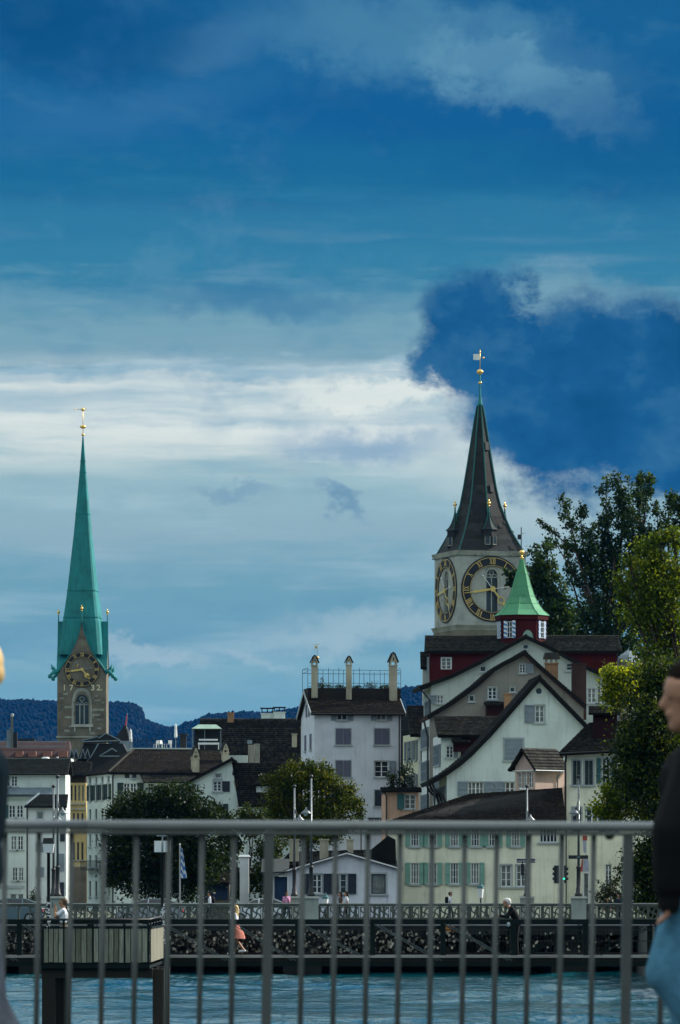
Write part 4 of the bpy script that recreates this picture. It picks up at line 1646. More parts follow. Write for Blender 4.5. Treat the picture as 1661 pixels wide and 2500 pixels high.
# stone shaft with gable heads
gv = [(x / 10 * hx * .97, gz_(x / 10) - .18) for x in range(10, -11, -1)]
poly = [(-hx, 0), (hx, 0), (hx, ze - .3)] + gv[0:] + [(-hx, ze - .3)]
wz0, wzs, wza = az_(1770), az_(1722), az_(1698)
op = arch(ax_(203.5), wz0, 2.15, wzs, wza)
m_ = MB()
wall_sheet(m_, poly, [op], lambda u_, v_, d: (u_, -hx + d, v_), .4)
for fm in (lambda u_, v_, d: (-hx + d, u_, v_), lambda u_, v_, d: (hx - d, u_, v_), lambda u_, v_, d: (u_, hx - d, v_)):
    wall_sheet(m_, poly, [], fm)
m_.build('shaft', 'sandstone', ta)
gothic(ta, ax_(203.5), wz0, 2.15, wzs, wza, -hx, 3, 'glass', True)
# hood mould and sill
m_ = MB()
o1 = arch(ax_(203.5), wz0, 2.55, wzs, wza + .5)
o2 = arch(ax_(203.5), wz0, 3.35, wzs, wza + 1.1)
n = len(o1)
for i in range(1, n - 1):
    m_.hexa([(o1[i][0], -hx - .03, o1[i][1]), (o2[i][0], -hx - .12, o2[i][1]), (o2[i][0], -hx + .05, o2[i][1]), (o1[i][0], -hx + .05, o1[i][1]),
             (o1[(i + 1) % n][0], -hx - .03, o1[(i + 1) % n][1]), (o2[(i + 1) % n][0], -hx - .12, o2[(i + 1) % n][1]), (o2[(i + 1) % n][0], -hx + .05, o2[(i + 1) % n][1]), (o1[(i + 1) % n][0], -hx + .05, o1[(i + 1) % n][1])])
m_.hexa([(o1[-1][0], -hx - .03, o1[-1][1]), (o2[-1][0], -hx - .12, o2[-1][1]), (o2[-1][0], -hx + .05, o2[-1][1]), (o1[-1][0], -hx + .05, o1[-1][1]),
         (o1[0][0], -hx - .03, o1[0][1]), (o2[0][0], -hx - .12, o2[0][1]), (o2[0][0], -hx + .05, o2[0][1]), (o1[0][0], -hx + .05, o1[0][1])])
m_.build('hood_mould', 'grey_stone', ta)
m_ = MB()
m_.box(ax_(178), ax_(231), -hx - .35, -hx + .05, az_(1777), az_(1770.2))
m_.box(ax_(184), ax_(188), -hx - .25, -hx + .05, az_(1788), az_(1777.2))
m_.box(ax_(221), ax_(225), -hx - .25, -hx + .05, az_(1788), az_(1777.2))
m_.build('sill', 'light_stone', ta)
# individually visible ashlar blocks
bm_cache = {}
yy = 1694.0
while yy < 1797:
    hh = random.choice([5.0, 5.6, 6.2])
    for (xa, xb) in ((147, 186), (221, 259)):
        x = xa + random.uniform(0, 3)
        while x < xb - 6:
            bw = random.uniform(8, 19)
            if random.random() < .62:
                m_ = MB()
                m_.box(ax_(x), ax_(min(x + bw, xb)) - .04, -hx - random.uniform(.02, .06), -hx + .02, az_(yy + hh) + .03, az_(yy) - .02)
                m_.build('stone_block', random.choice(['brown_stone', 'brown_stone', 'grey_stone', 'sandstone']), ta)
            x += bw
    yy += hh
for y_, x0, x1 in ((1552, 196, 211), (1557, 192, 216), (1580, 190, 218), (1584, 188, 212), (1560, 198, 210), (1589, 186, 196), (1591, 210, 222)):
    m_ = MB()
    m_.box(ax_(x0), ax_(x1), -hx - .04, -hx + .02, az_(y_ + 4), az_(y_))
    m_.build('stone_block', 'brown_stone', ta)
m_ = MB()
m_.box(-hx - .18, hx + .18, -hx - .18, hx + .18, az_(1803), az_(1799))
m_.build('string_course', 'grey_stone', ta)
# dial with open centre, date below
clock(ta, (ax_(204), -hx - .06, az_(1637)), 0, 43 * S_, 29.5 * S_, 4, 43.5, 'frau')
m_ = MB()
m_.tube([(-.6, 0, 0), (-.55, -.02, .35), (-.35, 0, .55)], .12, 6)
m_.build('moon', 'gold', ta, loc=(ax_(201), -hx - .12, az_(1632)))


def text(body, size, parent, loc, material, rot=(R(90), 0, 0), extr=0.02, name='lettering', align='CENTER', bold=0.0):
    cu = bpy.data.curves.new(name, 'FONT')
    cu.body = body
    cu.size = size
    cu.extrude = extr
    cu.offset = bold
    cu.align_x = align
    cu.align_y = 'CENTER'
    cu.resolution_u = 3
    tmp = bpy.data.objects.new(name, cu)
    COL.objects.link(tmp)
    dg = bpy.context.evaluated_depsgraph_get()
    me = bpy.data.meshes.new_from_object(tmp.evaluated_get(dg))
    bpy.data.objects.remove(tmp)
    me.materials.clear()
    me.materials.append(MATS[material])
    return link(name, me, parent, loc, rot)


for ch, x in (('1', 161), ('7', 178), ('3', 230), ('2.', 246)):
    text(ch, 1.3, ta, (ax_(x), -hx - .07, az_(1682)), 'date_paint', name='date_numeral', bold=.03)
# cross-gabled copper hood: ridges over every face, swooping into the corners
N = 36
m_ = MB()
vs_, fs_ = [], []
he = hx + .12
for i in range(N + 1):
    for j in range(N + 1):
        x, y = -1 + 2 * i / N, -1 + 2 * j / N
        z = max(gz_(x), gz_(y))
        vs_.append((x * he, y * he, z + .06))
for i in range(N):
    for j in range(N):
        a = i * (N + 1) + j
        fs_.append((a, a + N + 1, a + N + 2, a + 1))
m_.add(vs_, fs_)
# verge strips along the gable edges
for side in range(4):
    for i in range(20):
        s0, s1 = -1 + i / 10, -1 + (i + 1) / 10
        p0, p1 = (s0 * he, gz_(s0)), (s1 * he, gz_(s1))
        q = [(p0[0], -he, p0[1] - .28), (p1[0], -he, p1[1] - .28), (p1[0], -he + .3, p1[1] - .28), (p0[0], -he + .3, p0[1] - .28),
             (p0[0], -he, p0[1] + .04), (p1[0], -he, p1[1] + .04), (p1[0], -he + .3, p1[1] + .04), (p0[0], -he + .3, p0[1] + .04)]
        c_, s_ = math.cos(side * math.pi / 2), math.sin(side * math.pi / 2)
        m_.hexa([(x * c_ - y * s_, x * s_ + y * c_, z) for x, y, z in q])
m_.build('copper_hood', 'copper_green', ta)
# needle: square in plan with narrow chamfers, slightly turned
prof = [(1600, 52), (1560, 48), (1518, 44), (1510, 42.5), (1444, 34), (1298, 19.5), (1154, 7.4), (1126, 5.4), (1064, 1.3)]
m_ = MB()
ch = .14
rings = []
for y_, hw in prof:
    r_ = hw * S_
    if y_ > 1515:
        r_ = min(r_, hx * .98)
    a, b = r_, r_ * (1 - ch)
    ring = [(-b, -a), (b, -a), (a, -b), (a, b), (b, a), (-b, a), (-a, b), (-a, -b)]
    t = R(-6)
    rings.append([(x * math.cos(t) - y * math.sin(t), x * math.sin(t) + y * math.cos(t), az_(y_)) for x, y in ring])
for i in range(len(rings) - 1):
    for k in range(8):
        m_.add([rings[i][k], rings[i][(k + 1) % 8], rings[i + 1][(k + 1) % 8], rings[i + 1][k]], [(0, 1, 2, 3)])
m_.build('spire', 'copper_green', ta)
m_ = MB()
for y_, hw in ((1510, 43.2), (1444, 34.7), (1256, 16.5), (1154, 7.9), (1127, 6.0)):
    r_ = hw * S_ + .03
    m_.lathe([(r_ * 1.12, 0), (r_ * 1.12, .1)], (0, 0, az_(y_)), 8, rot=R(5.5 + 22.5)) if False else None
    a, b = r_, r_ * (1 - ch)
    ring = [(-b, -a), (b, -a), (a, -b), (a, b), (b, a), (-b, a), (-a, b), (-a, -b)]
    t = R(-6)
    rr = [(x * math.cos(t) - y * math.sin(t), x * math.sin(t) + y * math.cos(t)) for x, y in ring]
    m_.add([(x, y, az_(y_)) for x, y in rr] + [(x, y, az_(y_) + .13) for x, y in rr], [(k, (k + 1) % 8, (k + 1) % 8 + 8, k + 8) for k in range(8)] + [tuple(range(8)), tuple(range(8, 16))])
m_.build('seam_band', 'copper_green', ta)
m_ = MB()
zt = az_(1062)
m_.lathe([(.05, -.6), (.05, 4.6)], (0, 0, zt), 6)
m_.ball((0, 0, zt + .05), .30, 10, 6, .6)
m_.ball((0, 0, zt + 1.35), .52, 12, 7, .62)
m_.ball((0, 0, zt + 4.2), .28, 8, 5)
for k in range(8):
    a = k * math.pi / 4
    m_.bar((0, 0, zt + 4.2), (math.cos(a) * .75, 0, zt + 4.2 + math.sin(a) * .35), .05)
m_.bar((0, 0, zt + 4.2), (-1.35, 0, zt + 4.2), .05)
m_.ball((-1.3, 0, zt + 4.2), .12, 6, 4)
m_.build('weathervane', 'gold', ta, True)
for (x, y, h_) in ((0, -hx, 1.6), (-hx, 0, 1.2), (hx, 0, 1.2), (0, hx, 1.2)):
    m_ = MB()
    m_.lathe([(.10, -.2), (.07, h_)], (x, y, zr), 6)
    m_.build('finial_rod', 'copper_green', ta)
    m_ = MB()
    finial(m_, x, y, zr + h_, 1.0)
    m_.build('finial', 'gold', ta, True)
# gargoyles at the eave corners: neck, head, raised wing
for sx in (-1, 1):
    for dy in (-1, 1):
        m_ = MB()
        x, y, z = sx * hx, dy * hx, ze
        m_.tube([(x, y, z + .35), (x + sx * .5, y + dy * .3, z + .25), (x + sx * .95, y + dy * .5, z - .15), (x + sx * 1.15, y + dy * .55, z - .45)], [.38, .34, .26, .30], 7)
        m_.ball((x + sx * 1.15, y + dy * .55, z - .5), .36, 8, 5)
        m_.tube([(x + sx * .3, y, z + .3), (x + sx * .75, y, z + .95), (x + sx * 1.0, y, z + 1.5)], [.28, .2, .06], 6)
        m_.tube([(x + sx * .2, y + .1, z + .6), (x + sx * 1.05, y + .2, z + .8)], [.16, .08], 6)
        m_.build('gargoyle', 'copper_green', ta, True)

# ------------------------------------------------------------------ big-clock tower with dark spire (right)
YP = 655.0
Sp = YP / F
yawp = 18.0
tw = 9.6
pc = W(1119, 0, YP)
tb = empty('clock_tower', (pc.x, pc.y, GZ), yawp, 'square church tower with huge black clock dials and dark flared slate spire', 'church tower')
pz = lambda y: CZ + (HY - y) / F * (YP + 1.5) - GZ
dial_r = 80.5 * Sp
zc = pz(1438)
ztop = pz(1352)
zband = pz(1530)
op = arch(tw / 2, pz(1496), 30 * Sp, pz(1408), pz(1390))
for (fm, nm) in ((lambda u_, v_, d: (u_, d, v_), 'f'), (lambda u_, v_, d: (d, u_, v_), 'l')):
    m_ = MB()
    wall_sheet(m_, [(0, 0), (tw, 0), (tw, ztop), (0, ztop)], [op], fm, .45)
    m_.build('wall', 'light_stone', tb)
    gothic(tb, tw / 2, pz(1496), 30 * Sp, pz(1408), pz(1390), 0, 2, 'glass', True, rot=fm)
    m_ = MB()
    o1 = arch(tw / 2, pz(1496), 31 * Sp, pz(1408), pz(1389))
    o2 = arch(tw / 2, pz(1496), 41 * Sp, pz(1408), pz(1384))
    n = len(o1)
    for i in range(1, n - 1):
        A = [fm(o1[i][0], o1[i][1], .04), fm(o2[i][0], o2[i][1], -.05), fm(o2[i][0], o2[i][1], .06), fm(o1[i][0], o1[i][1], .1)]
        B = [fm(o1[i + 1][0], o1[i + 1][1], .04), fm(o2[i + 1][0], o2[i + 1][1], -.05), fm(o2[i + 1][0], o2[i + 1][1], .06), fm(o1[i + 1][0], o1[i + 1][1], .1)]
        m_.hexa(A + B)
    m_.build('hood_mould', 'grey_stone', tb)
m_ = MB()
m_.add([(tw, 0, 0), (tw, tw, 0), (0, tw, 0), (tw, 0, ztop), (tw, tw, ztop), (0, tw, ztop)], [(0, 1, 4, 3), (1, 2, 5, 4)])
m_.build('wall', 'light_stone', tb)
# faint ashlar blocks here and there
for k in range(46):
    m_ = MB()
    side = random.random() < .75
    a, z = random.uniform(.1, tw - 1.4), random.uniform(zband + .4, ztop - .8)
    if (a + .5 - tw / 2) ** 2 + (z - zc) ** 2 < (dial_r + .8) ** 2:
        continue
    l_, h_ = random.uniform(.7, 1.2), random.uniform(.35, .5)
    if side:
        m_.box(a, a + l_, -.03, .02, z, z + h_)
    else:
        m_.box(-.03, .02, a, a + l_, z, z + h_)
    m_.build('stone_block', random.choice(['light_stone', 'grey_stone', 'light_stone']), tb)
# cornices
for z0, z1, e, nm in ((pz(1357), pz(1345), .34, 'cornice'), (pz(1533), pz(1527), .42, 'string_course'), (pz(1539), pz(1533.2), .28, 'string_course')):
    m_ = MB()
    m_.hexa([(-e * .5, -e * .5, z0), (tw + e * .5, -e * .5, z0), (tw + e * .5, tw + e * .5, z0), (-e * .5, tw + e * .5, z0),
             (-e, -e, z1), (tw + e, -e, z1), (tw + e, tw + e, z1), (-e, tw + e, z1)])
    m_.build(nm, 'grey_stone', tb)
m_ = MB()
m_.box(-.12, tw + .12, -.12, tw + .12, 0, pz(1539.2))
m_.build('lower_stage', 'sandstone', tb)
clock(tb, (tw / 2, -.03, zc), 0, dial_r, 56 * Sp, 4, 43.5, 'peter')
clock(tb, (-.03, tw / 2, zc), -math.pi / 2, dial_r, 56 * Sp, 4, 43.5, 'peter')
# flared eight-sided spire growing out of the square eave
prof = [(1357, 1.0, 115), (1340, .93, 103), (1315, .8, 89), (1296, .66, 79), (1275, .52, 70), (1256, .38, 62.5), (1226, .2, 51.5), (1200, .1, 45), (1180, 0.05, 40.5), (1121, 0, 30), (1063, 0, 20.5), (1014, 0, 12.6), (983, 0, 6.6)]
cxl = tw / 2
k18 = math.cos(R(18)) + math.sin(R(18))
rings = []
for y_, sq, hw in prof:
    r_ = hw * Sp
    half = r_ / k18                      # half side if square
    ro = r_ / 0.97                       # circumradius if octagon
    rc = ro + (half * math.sqrt(2) - ro) * sq
    rm = ro + (half - ro) * sq
    ring = []
    for k in range(8):
        a = -math.pi * .75 + k * math.pi / 4
        q = rc if k % 2 == 0 else rm
        ring.append((cxl + q * math.cos(a), cxl + q * math.sin(a), pz(y_)))
    rings.append(ring)
m_ = MB()
for i in range(len(rings) - 1):
    for k in range(8):
        m_.add([rings[i][k], rings[i][(k + 1) % 8], rings[i + 1][(k + 1) % 8], rings[i + 1][k]], [(0, 1, 2, 3)])
m_.add(rings[0], [tuple(range(8))])
m_.build('spire', 'slate', tb)
# slate courses as thin raised bands
m_ = MB()
for i in range(len(rings) - 1):
    n = max(2, int(abs(rings[i + 1][0][2] - rings[i][0][2]) / .55))
    for t in range(n):
        f0 = t / n
        ra = [Vector(rings[i][k]).lerp(Vector(rings[i + 1][k]), f0) for k in range(8)]
        rb = [Vector(rings[i][k]).lerp(Vector(rings[i + 1][k]), f0 + .9 / n) for k in range(8)]
        c0 = Vector((cxl, cxl, 0))
        for k in range(8):
            a, b = ra[k].copy(), ra[(k + 1) % 8].copy()
            L = (b - a).length
            nt_ = max(1, int(L / .5))
            for j in range(nt_):
                if random.random() < .9:
                    continue
                p, q = a.lerp(b, j / nt_), a.lerp(b, (j + .95) / nt_)
                p2, q2 = rb[k].lerp(rb[(k + 1) % 8], j / nt_), rb[k].lerp(rb[(k + 1) % 8], (j + .95) / nt_)
                nn = (q - p).cross(p2 - p).normalized() * .05
                m_.add([p + nn, q + nn, q2 + nn * .2, p2 + nn * .2, p, q], [(0, 1, 2, 3), (4, 5, 1, 0)])
o = m_.build('slates', 'slate', tb)
o['kind'] = 'stuff'
for k in range(8):
    m_ = MB()
    pts = [Vector(r_[k]) + (Vector(r_[k]) - Vector((cxl, cxl, r_[k][2]))).normalized() * .05 for r_ in rings]
    if k % 2 == 1:
        pts = pts[5:]
    m_.tube(pts, [.10] * len(pts), 6)
    m_.build('copper_hip', 'hip_copper', tb)
m_ = MB()
zz = pz(983)
m_.lathe([(.40, 0), (.34, .3), (.16, 1.1), (.10, 2.7), (.08, 4.6)], (cxl, cxl, zz), 8)
m_.build('spire_tip', 'copper_green', tb, True)
m_ = MB()
m_.lathe([(.05, 4.5), (.05, 7.6)], (cxl, cxl, zz), 6)
m_.ball((cxl, cxl, pz(926)), .25, 10, 6, .7)
m_.ball((cxl, cxl, pz(899)), .46, 12, 7, .75)
m_.ball((cxl, cxl, pz(851)), .15, 8, 5)
m_.ball((cxl + .45, cxl - .1, pz(864.5)), .15, 8, 5)
m_.build('finial', 'gold', tb, True)
m_ = MB()
m_.box(cxl - .95, cxl - .05, cxl - .02, cxl + .02, pz(870), pz(855.5))
m_.build('vane_flag', 'parasol_cloth', tb)
m_ = MB()
m_.lathe([(.05, 0), (.045, pz(848) - pz(902))], (cxl, cxl, pz(902)), 6)
m_.build('vane_rod', 'dark_metal', tb)
# bay turrets in the middle of every side of the spire
for (dx_, dy_) in ((0, -1), (-1, 0), (1, 0), (0, 1)):
    cxx, cyy = cxl + dx_ * 3.55, cxl + dy_ * 3.55
    zb_, zt_ = pz(1335), pz(1292)
    r_ = 1.12
    m_ = MB()
    m_.lathe([(.1, -.7), (r_ * .8, 0), (r_, .1), (r_, zt_ - zb_)], (cxx, cyy, zb_), 6, rot=0 if dx_ else math.pi / 6)
    t_ = m_.build('spire_turret', 'slate', tb)
    m_ = MB()
    m_.lathe([(r_ * 1.18, 0), (r_ * .8, .35), (r_ * .45, 1.0), (r_ * .2, 1.75), (.07, 2.5)], (cxx, cyy, zt_), 6, rot=0 if dx_ else math.pi / 6)
    m_.build('turret_roof', 'slate', t_)
    m_ = MB()
    for k in range(6):
        a = (0 if dx_ else math.pi / 6) + k * math.pi / 3
        m_.tube([(cxx + q * math.cos(a), cyy + q * math.sin(a), zt_ + z) for q, z in ((r_ * 1.2, 0.02), (r_ * .82, .37), (r_ * .47, 1.02), (r_ * .22, 1.77), (.08, 2.5))], .05, 5)
    m_.lathe([(.13, 2.4), (.09, 3.2)], (cxx, cyy, zt_), 6)
    m_.build('turret_hip', 'hip_copper', t_)
    m_ = MB()
    finial(m_, cxx, cyy, zt_ + 3.2, 1.0)
    m_.build('finial', 'gold', t_, True)
    for k in range(6):
        a = (0 if dx_ else math.pi / 6) + (k + .5) * math.pi / 3
        if math.cos(a) * dx_ + math.sin(a) * dy_ < .3:
            continue
        n_ = Vector((math.cos(a), math.sin(a), 0))
        tn = Vector((-n_.y, n_.x, 0))
        c0 = Vector((cxx, cyy, zb_ + .95)) + n_ * (r_ * .866)
        m_ = MB()
        m_.hexa([c0 - tn * .3 - Vector((0, 0, .55)), c0 + tn * .3 - Vector((0, 0, .55)), c0 + tn * .3 - Vector((0, 0, .55)) + n_ * .05, c0 - tn * .3 - Vector((0, 0, .55)) + n_ * .05,
                 c0 - tn * .3 + Vector((0, 0, .45)), c0 + tn * .3 + Vector((0, 0, .45)), c0 + tn * .3 + Vector((0, 0, .45)) + n_ * .05, c0 - tn * .3 + Vector((0, 0, .45)) + n_ * .05])
        wn = m_.build('window', 'glass', t_)
        m_ = MB()
        for sx in (-.34, .34):
            q = c0 + tn * sx + n_ * .05
            m_.bar(q - Vector((0, 0, .6)), q + Vector((0, 0, .5)), .08, .08)
        m_.bar(c0 - tn * .38 - Vector((0, 0, .6)) + n_ * .06, c0 + tn * .38 - Vector((0, 0, .6)) + n_ * .06, .09, .1)
        m_.build('surround', 'grey_stone', t_)
# two small hatches on the spire
for (k, y_) in ((1, 1197), (1, 1093)):
    i = next(i for i in range(len(prof) - 1) if prof[i][0] >= y_ >= prof[i + 1][0])
    t = (prof[i][0] - y_) / (prof[i][0] - prof[i + 1][0])
    a = Vector(rings[i][k]).lerp(Vector(rings[i + 1][k]), t)
    b = Vector(rings[i][(k + 1) % 8]).lerp(Vector(rings[i + 1][(k + 1) % 8]), t)
    c0 = (a + b) / 2
    d = (b - a).normalized()
    nn = Vector((d.y, -d.x, .1)).normalized()
    m_ = MB()
    q = c0 + nn * .05
    m_.hexa([q - d * .33, q + d * .33, q + d * .33 + nn * .12, q - d * .33 + nn * .12, q - d * .3 + Vector((0, 0, 1.1)) - nn * .12, q + d * .3 + Vector((0, 0, 1.1)) - nn * .12, q + d * .3 + Vector((0, 0, 1.1)), q - d * .3 + Vector((0, 0, 1.1))])
    m_.build('hatch', 'dark_slate', tb)


# ================================================================== HOUSES
def back_quads(h, x0, x1, y0, y1, ze_, zr_, over=.4):
    """two slopes of a roof with its ridge parallel to the front"""
    ym = (y0 + y1) / 2
    return [((x0, y0 - over, ze_), (x1, y0 - over, ze_), (x1, ym, zr_), (x0, ym, zr_)),
            ((x1, y1 + over, ze_), (x0, y1 + over, ze_), (x0, ym, zr_), (x1, ym, zr_))]


def pchim(h, x0, x1, ytop, ybase, off, material='chimney_render', cap='flat', depth=None, drop=1.5):
    a, zt_ = h.f(x0, ytop, off)
    b, _ = h.f(x1, ytop, off)
    _, zb_ = h.f(x1, ybase, off)
    d = depth or (b - a)
    return chimney(h.root, a, b, off, off + d, zb_ - drop, zt_, material, cap)


# ---- white tower-like house with roof terrace (centre)
h = House('tower_house', 'tall white house with grey shutters, tiled roof and three chimneys round its roof terrace', 'house', 768, 450, 7)
J = h
Wd = h.f(979, 1800)[0]
dep = 10.6
ez = h.f(768, 1740)[1]
rz_ = h.f(768, 1688, dep / 2)[1]
wins = []
for x0, x1 in ((823, 848), (920, 943)):
    wins.append(win(x0, 1744, x1, 1758, grid=(2, 1), sh='lr', sw=.45, trim='grey_trim', tw=.06))
for y0, y1, xs in ((1779, 1818, ((820, 857), (914.5, 951))), (1857, 1897, ((820, 857),))):
    for x0, x1 in xs:
        wins.append(win(x0, y0, x1, y1, closed='lilac_shutter', trim='grey_trim', tw=.08))
wins.append(win(915, 1858, 949, 1897, grid=(2, 3), sh='r', sw=.55, trim='grey_trim', tw=.08))
wins.append(win(915, 1929, 949, 1968, closed='blue_black_shutter', trim='grey_trim', tw=.08))
wins.append(win(820, 1929, 857, 1968, closed='lilac_shutter', trim='grey_trim', tw=.08))
wins.append(win(899, 1997, 942, 2030, closed='blue_black_shutter', leaves=3, trim='grey_trim', tw=.08))
h.wall(FRONT, [(768, 2243), (979, 2243), (979, 1738), (768, 1738)], 'cool_white_plaster', wins)
sw = []
for py, hh in ((1790, 38), (1866, 38), (1940, 38)):
    for b in (2.2, 6.4):
        z = h.f(768, py + hh)[1]
        sw.append(dict(uv=(b, z, b + 1.3, z + 1.45), closed='lilac_shutter'))
for b in (3.6, 5.6):
    sw.append(dict(uv=(b, ez - .2, b + 1.0, ez + .95), closed='lilac_shutter', sill=False))
h.wall(LEFT, [(0, 0), (dep, 0), (dep, ez), (dep / 2, rz_ - .15), (0, ez)], 'cool_white_plaster', sw, px=False)
h.wall(Plane('right', Wd), [(0, 0), (dep, 0), (dep, ez), (dep / 2, rz_ - .15), (0, ez)], 'cool_white_plaster', [], px=False)
h.body(0, Wd, dep, dep, ez, 'cool_white_plaster')
h.slope(back_quads(h, -.35, Wd + .35, 0, dep, ez - .05, rz_, .45), 'red_roof_tile', .22)
for sx in (-.42, Wd + .36):
    m_ = MB()
    for a, b, za, zb in ((-.5, dep / 2, ez - .3, rz_ - .2), (dep / 2, dep + .5, rz_ - .2, ez - .3)):
        m_.hexa([(sx, a, za), (sx + .06, a, za), (sx + .06, b, zb), (sx, b, zb), (sx, a, za + .32), (sx + .06, a, za + .32), (sx + .06, b, zb + .32), (sx, b, zb + .32)])
    m_.build('barge_board', 'grey_trim', h.root)
m_ = MB()
m_.tube([(-.4, -.52, ez - .12), (Wd + .4, -.52, ez - .12)], .07, 6)
m_.build('gutter', 'dark_metal', h.root)
h.pipe([(Wd - .15, -.5, ez - .1), (Wd - .15, -.1, ez - .5), (Wd - .15, -.1, 0)], .07)
# roof terrace
ty0, ty1 = 3.2, 7.6
tzb = rz_ - .35
a0, a1 = h.f(752, 1660, ty0)[0], h.f(979, 1660, ty0)[0]
zrail = h.f(860, 1640, ty0)[1]
zpar = h.f(860, 1680, ty0)[1]
m_ = MB()
m_.box(a0, a1, ty0, ty0 + .12, tzb - .6, zpar)
m_.box(a0, a0 + .12, ty0 + .12, ty1, tzb - .6, zpar)
m_.box(a1 - .12, a1, ty0 + .12, ty1, tzb - .6, zpar)
m_.box(a0 + .12, a1 - .12, ty0 + .12, ty1, tzb - .1, tzb)
m_.build('terrace', 'dark_timber', h.root)
m_ = MB()
for k in range(10):
    x = a0 + (a1 - a0) * k / 9
    for y in (ty0 + .06, ty1 - .06):
        m_.tube([(x, y, zpar), (x, y, zrail + (.15 if k > 5 else .35))], .022, 5)
for z in (zrail + .15, zrail - .2, zpar + .45, zpar + .12):
    m_.tube([(a0, ty0 + .06, z), (a1, ty0 + .06, z)], .02, 5)
for z in (zrail + .35, zrail):
    m_.tube([(a0, ty0 + .06, z), (a0, ty1 - .06, z), (a1, ty1 - .06, z), (a1, ty0 + .06, z)], .02, 5)
m_.build('terrace_railing', 'green_black_steel', h.root)
for x0, x1, yt, yb in ((762, 776, 1626, 1680), (846.5, 859, 1625, 1684), (952, 970, 1626, 1694)):
    pchim(h, x0, x1, yt, yb, ty0 - .45, cap='gable', drop=.9)
vane = empty('weathervane', h.root.matrix_basis @ Vector((h.f(775, 1605, 4.2)[0], 4.2, h.f(775, 1606, 4.2)[1])), 0, 'thin gilded weathervane above the leftmost chimney of the white tower house', 'weathervane')
MB().lathe([(.025, -1.2), (.02, 1.25)], n=6).build('rod', 'grey_metal', vane)
MB().ball((0.04, 0, .02), .13, 8, 5).build('ball', 'gold', vane, True)
m_ = MB()
m_.box(-.22, 0, -.015, .015, .85, 1.1)
m_.bar((-.45, 0, 1.2), (.3, 0, 1.25), .03)
m_.build('flag', 'gold', vane)
ivy = []


def bush(name, label, centre, rad, n, size, leaf, cat='plant', group=None, stems=5, parent=None):
    """loose shrub: stems and leaf clumps"""
    c0 = Vector(centre)
    if parent is None:
        r_ = empty(name, c0 - Vector((0, 0, rad[2])), 0, label, cat, group)
        off = Vector((0, 0, rad[2]))
    else:
        r_, off = parent, c0
    m_ = MB()
    cl = []
    for k in range(stems * 4):
        d = Vector(rng.normal(size=3))
        d.normalize()
        d = d * (random.random() ** .4)
        cl.append(Vector((d.x * rad[0], d.y * rad[1], d.z * rad[2])))
    base = off - Vector((0, 0, rad[2]))
    for k in range(stems):
        e = off + cl[k]
        m_.tube([base + Vector((random.uniform(-.1, .1), random.uniform(-.1, .1), 0)), base.lerp(e, .55) + Vector((0, 0, .1 * rad[2])), e], [.03, .02, .008], 5)
    m_.build('stems', 'twig', r_)
    C = []
    per = max(4, n // len(cl))
    for e in cl:
        q = rng.normal(size=(per, 3)) * np.array(rad) * .27
        C.append(q + np.array(off + e))
    link('foliage', leaf_mesh('foliage', np.concatenate(C), size, leaf), r_)
    return r_


for k, (px, w_, hh) in enumerate(((800, 22, 20), (832, 16, 16), (872, 14, 14), (905, 18, 20), (940, 12, 14), (783, 10, 30))):
    a, z = h.f(px, 1684, ty0 + .6)
    bush('terrace_plant', 'leafy pot plant on the roof terrace, number %s from the left chimney' % ['two', 'three', 'four', 'five', 'six', 'one'][k], h.root.matrix_basis @ Vector((a, ty0 + .7, z + hh / 2 * .0375 - .05)),
         (w_ * .0375, .4, hh / 2 * .0375), 260, .12, 'dark_leaf', group='pot plants on the roof terrace')

# ---- apricot house with teal shutters beside it
h = House('apricot_house', 'small apricot rendered house with teal shutters below the plant terrace', 'house', 942, 428, 3)
Wd = h.f(1022, 1950)[0]
h.wall(FRONT, [(942, 2243), (1022, 2243), (1022, 1930), (942, 1930)], 'apricot_plaster',
       [win(988, 1939, 1015, 1975, grid=(2, 3), sh='l', sw=.62, shm='teal_shutter', sgap=.02), win(988, 1998, 1015, 2034, grid=(2, 3), sh='l', sw=.62, shm='teal_shutter', sgap=.02)])
h.body(0, Wd, 0, 6, h.f(942, 1930)[1], 'apricot_plaster')
z = h.f(942, 1930)[1]
h.slope([((-.4, -.5, z), (Wd + .3, -.5, z), (Wd + .3, 1.4, z + .3), (-.4, 1.4, z + .3))], 'roof_tile', .18)
m_ = MB()
m_.box(-.1, Wd, 1.2, 6, z - .2, z + .22)
m_.build('terrace', 'dark_timber', h.root)
h.pipe([(-.15, -.45, z - .1), (.05, -.1, z - .5), (.05, -.1, 0)], .06)
for k, (px, py, rw, rh, n) in enumerate(((957, 1900, .42, .75, 420), (985, 1900, .45, 1.2, 520), (1004, 1896, .38, 1.5, 420), (970, 1918, .9, .45, 420))):
    p = W(px, py, 430.5)
    bush('terrace_shrub', ['bright green round shrub at the left end of the apricot house terrace', 'dark upright shrub in the middle of the apricot house terrace', 'tall dark conifer at the right end of the apricot house terrace',
                           'low dark trailing plants along the apricot house terrace edge'][k], p, (rw, .5, rh), n, .16, 'hedge_leaf' if k == 0 else 'dark_leaf', group='terrace shrubs of the apricot house')

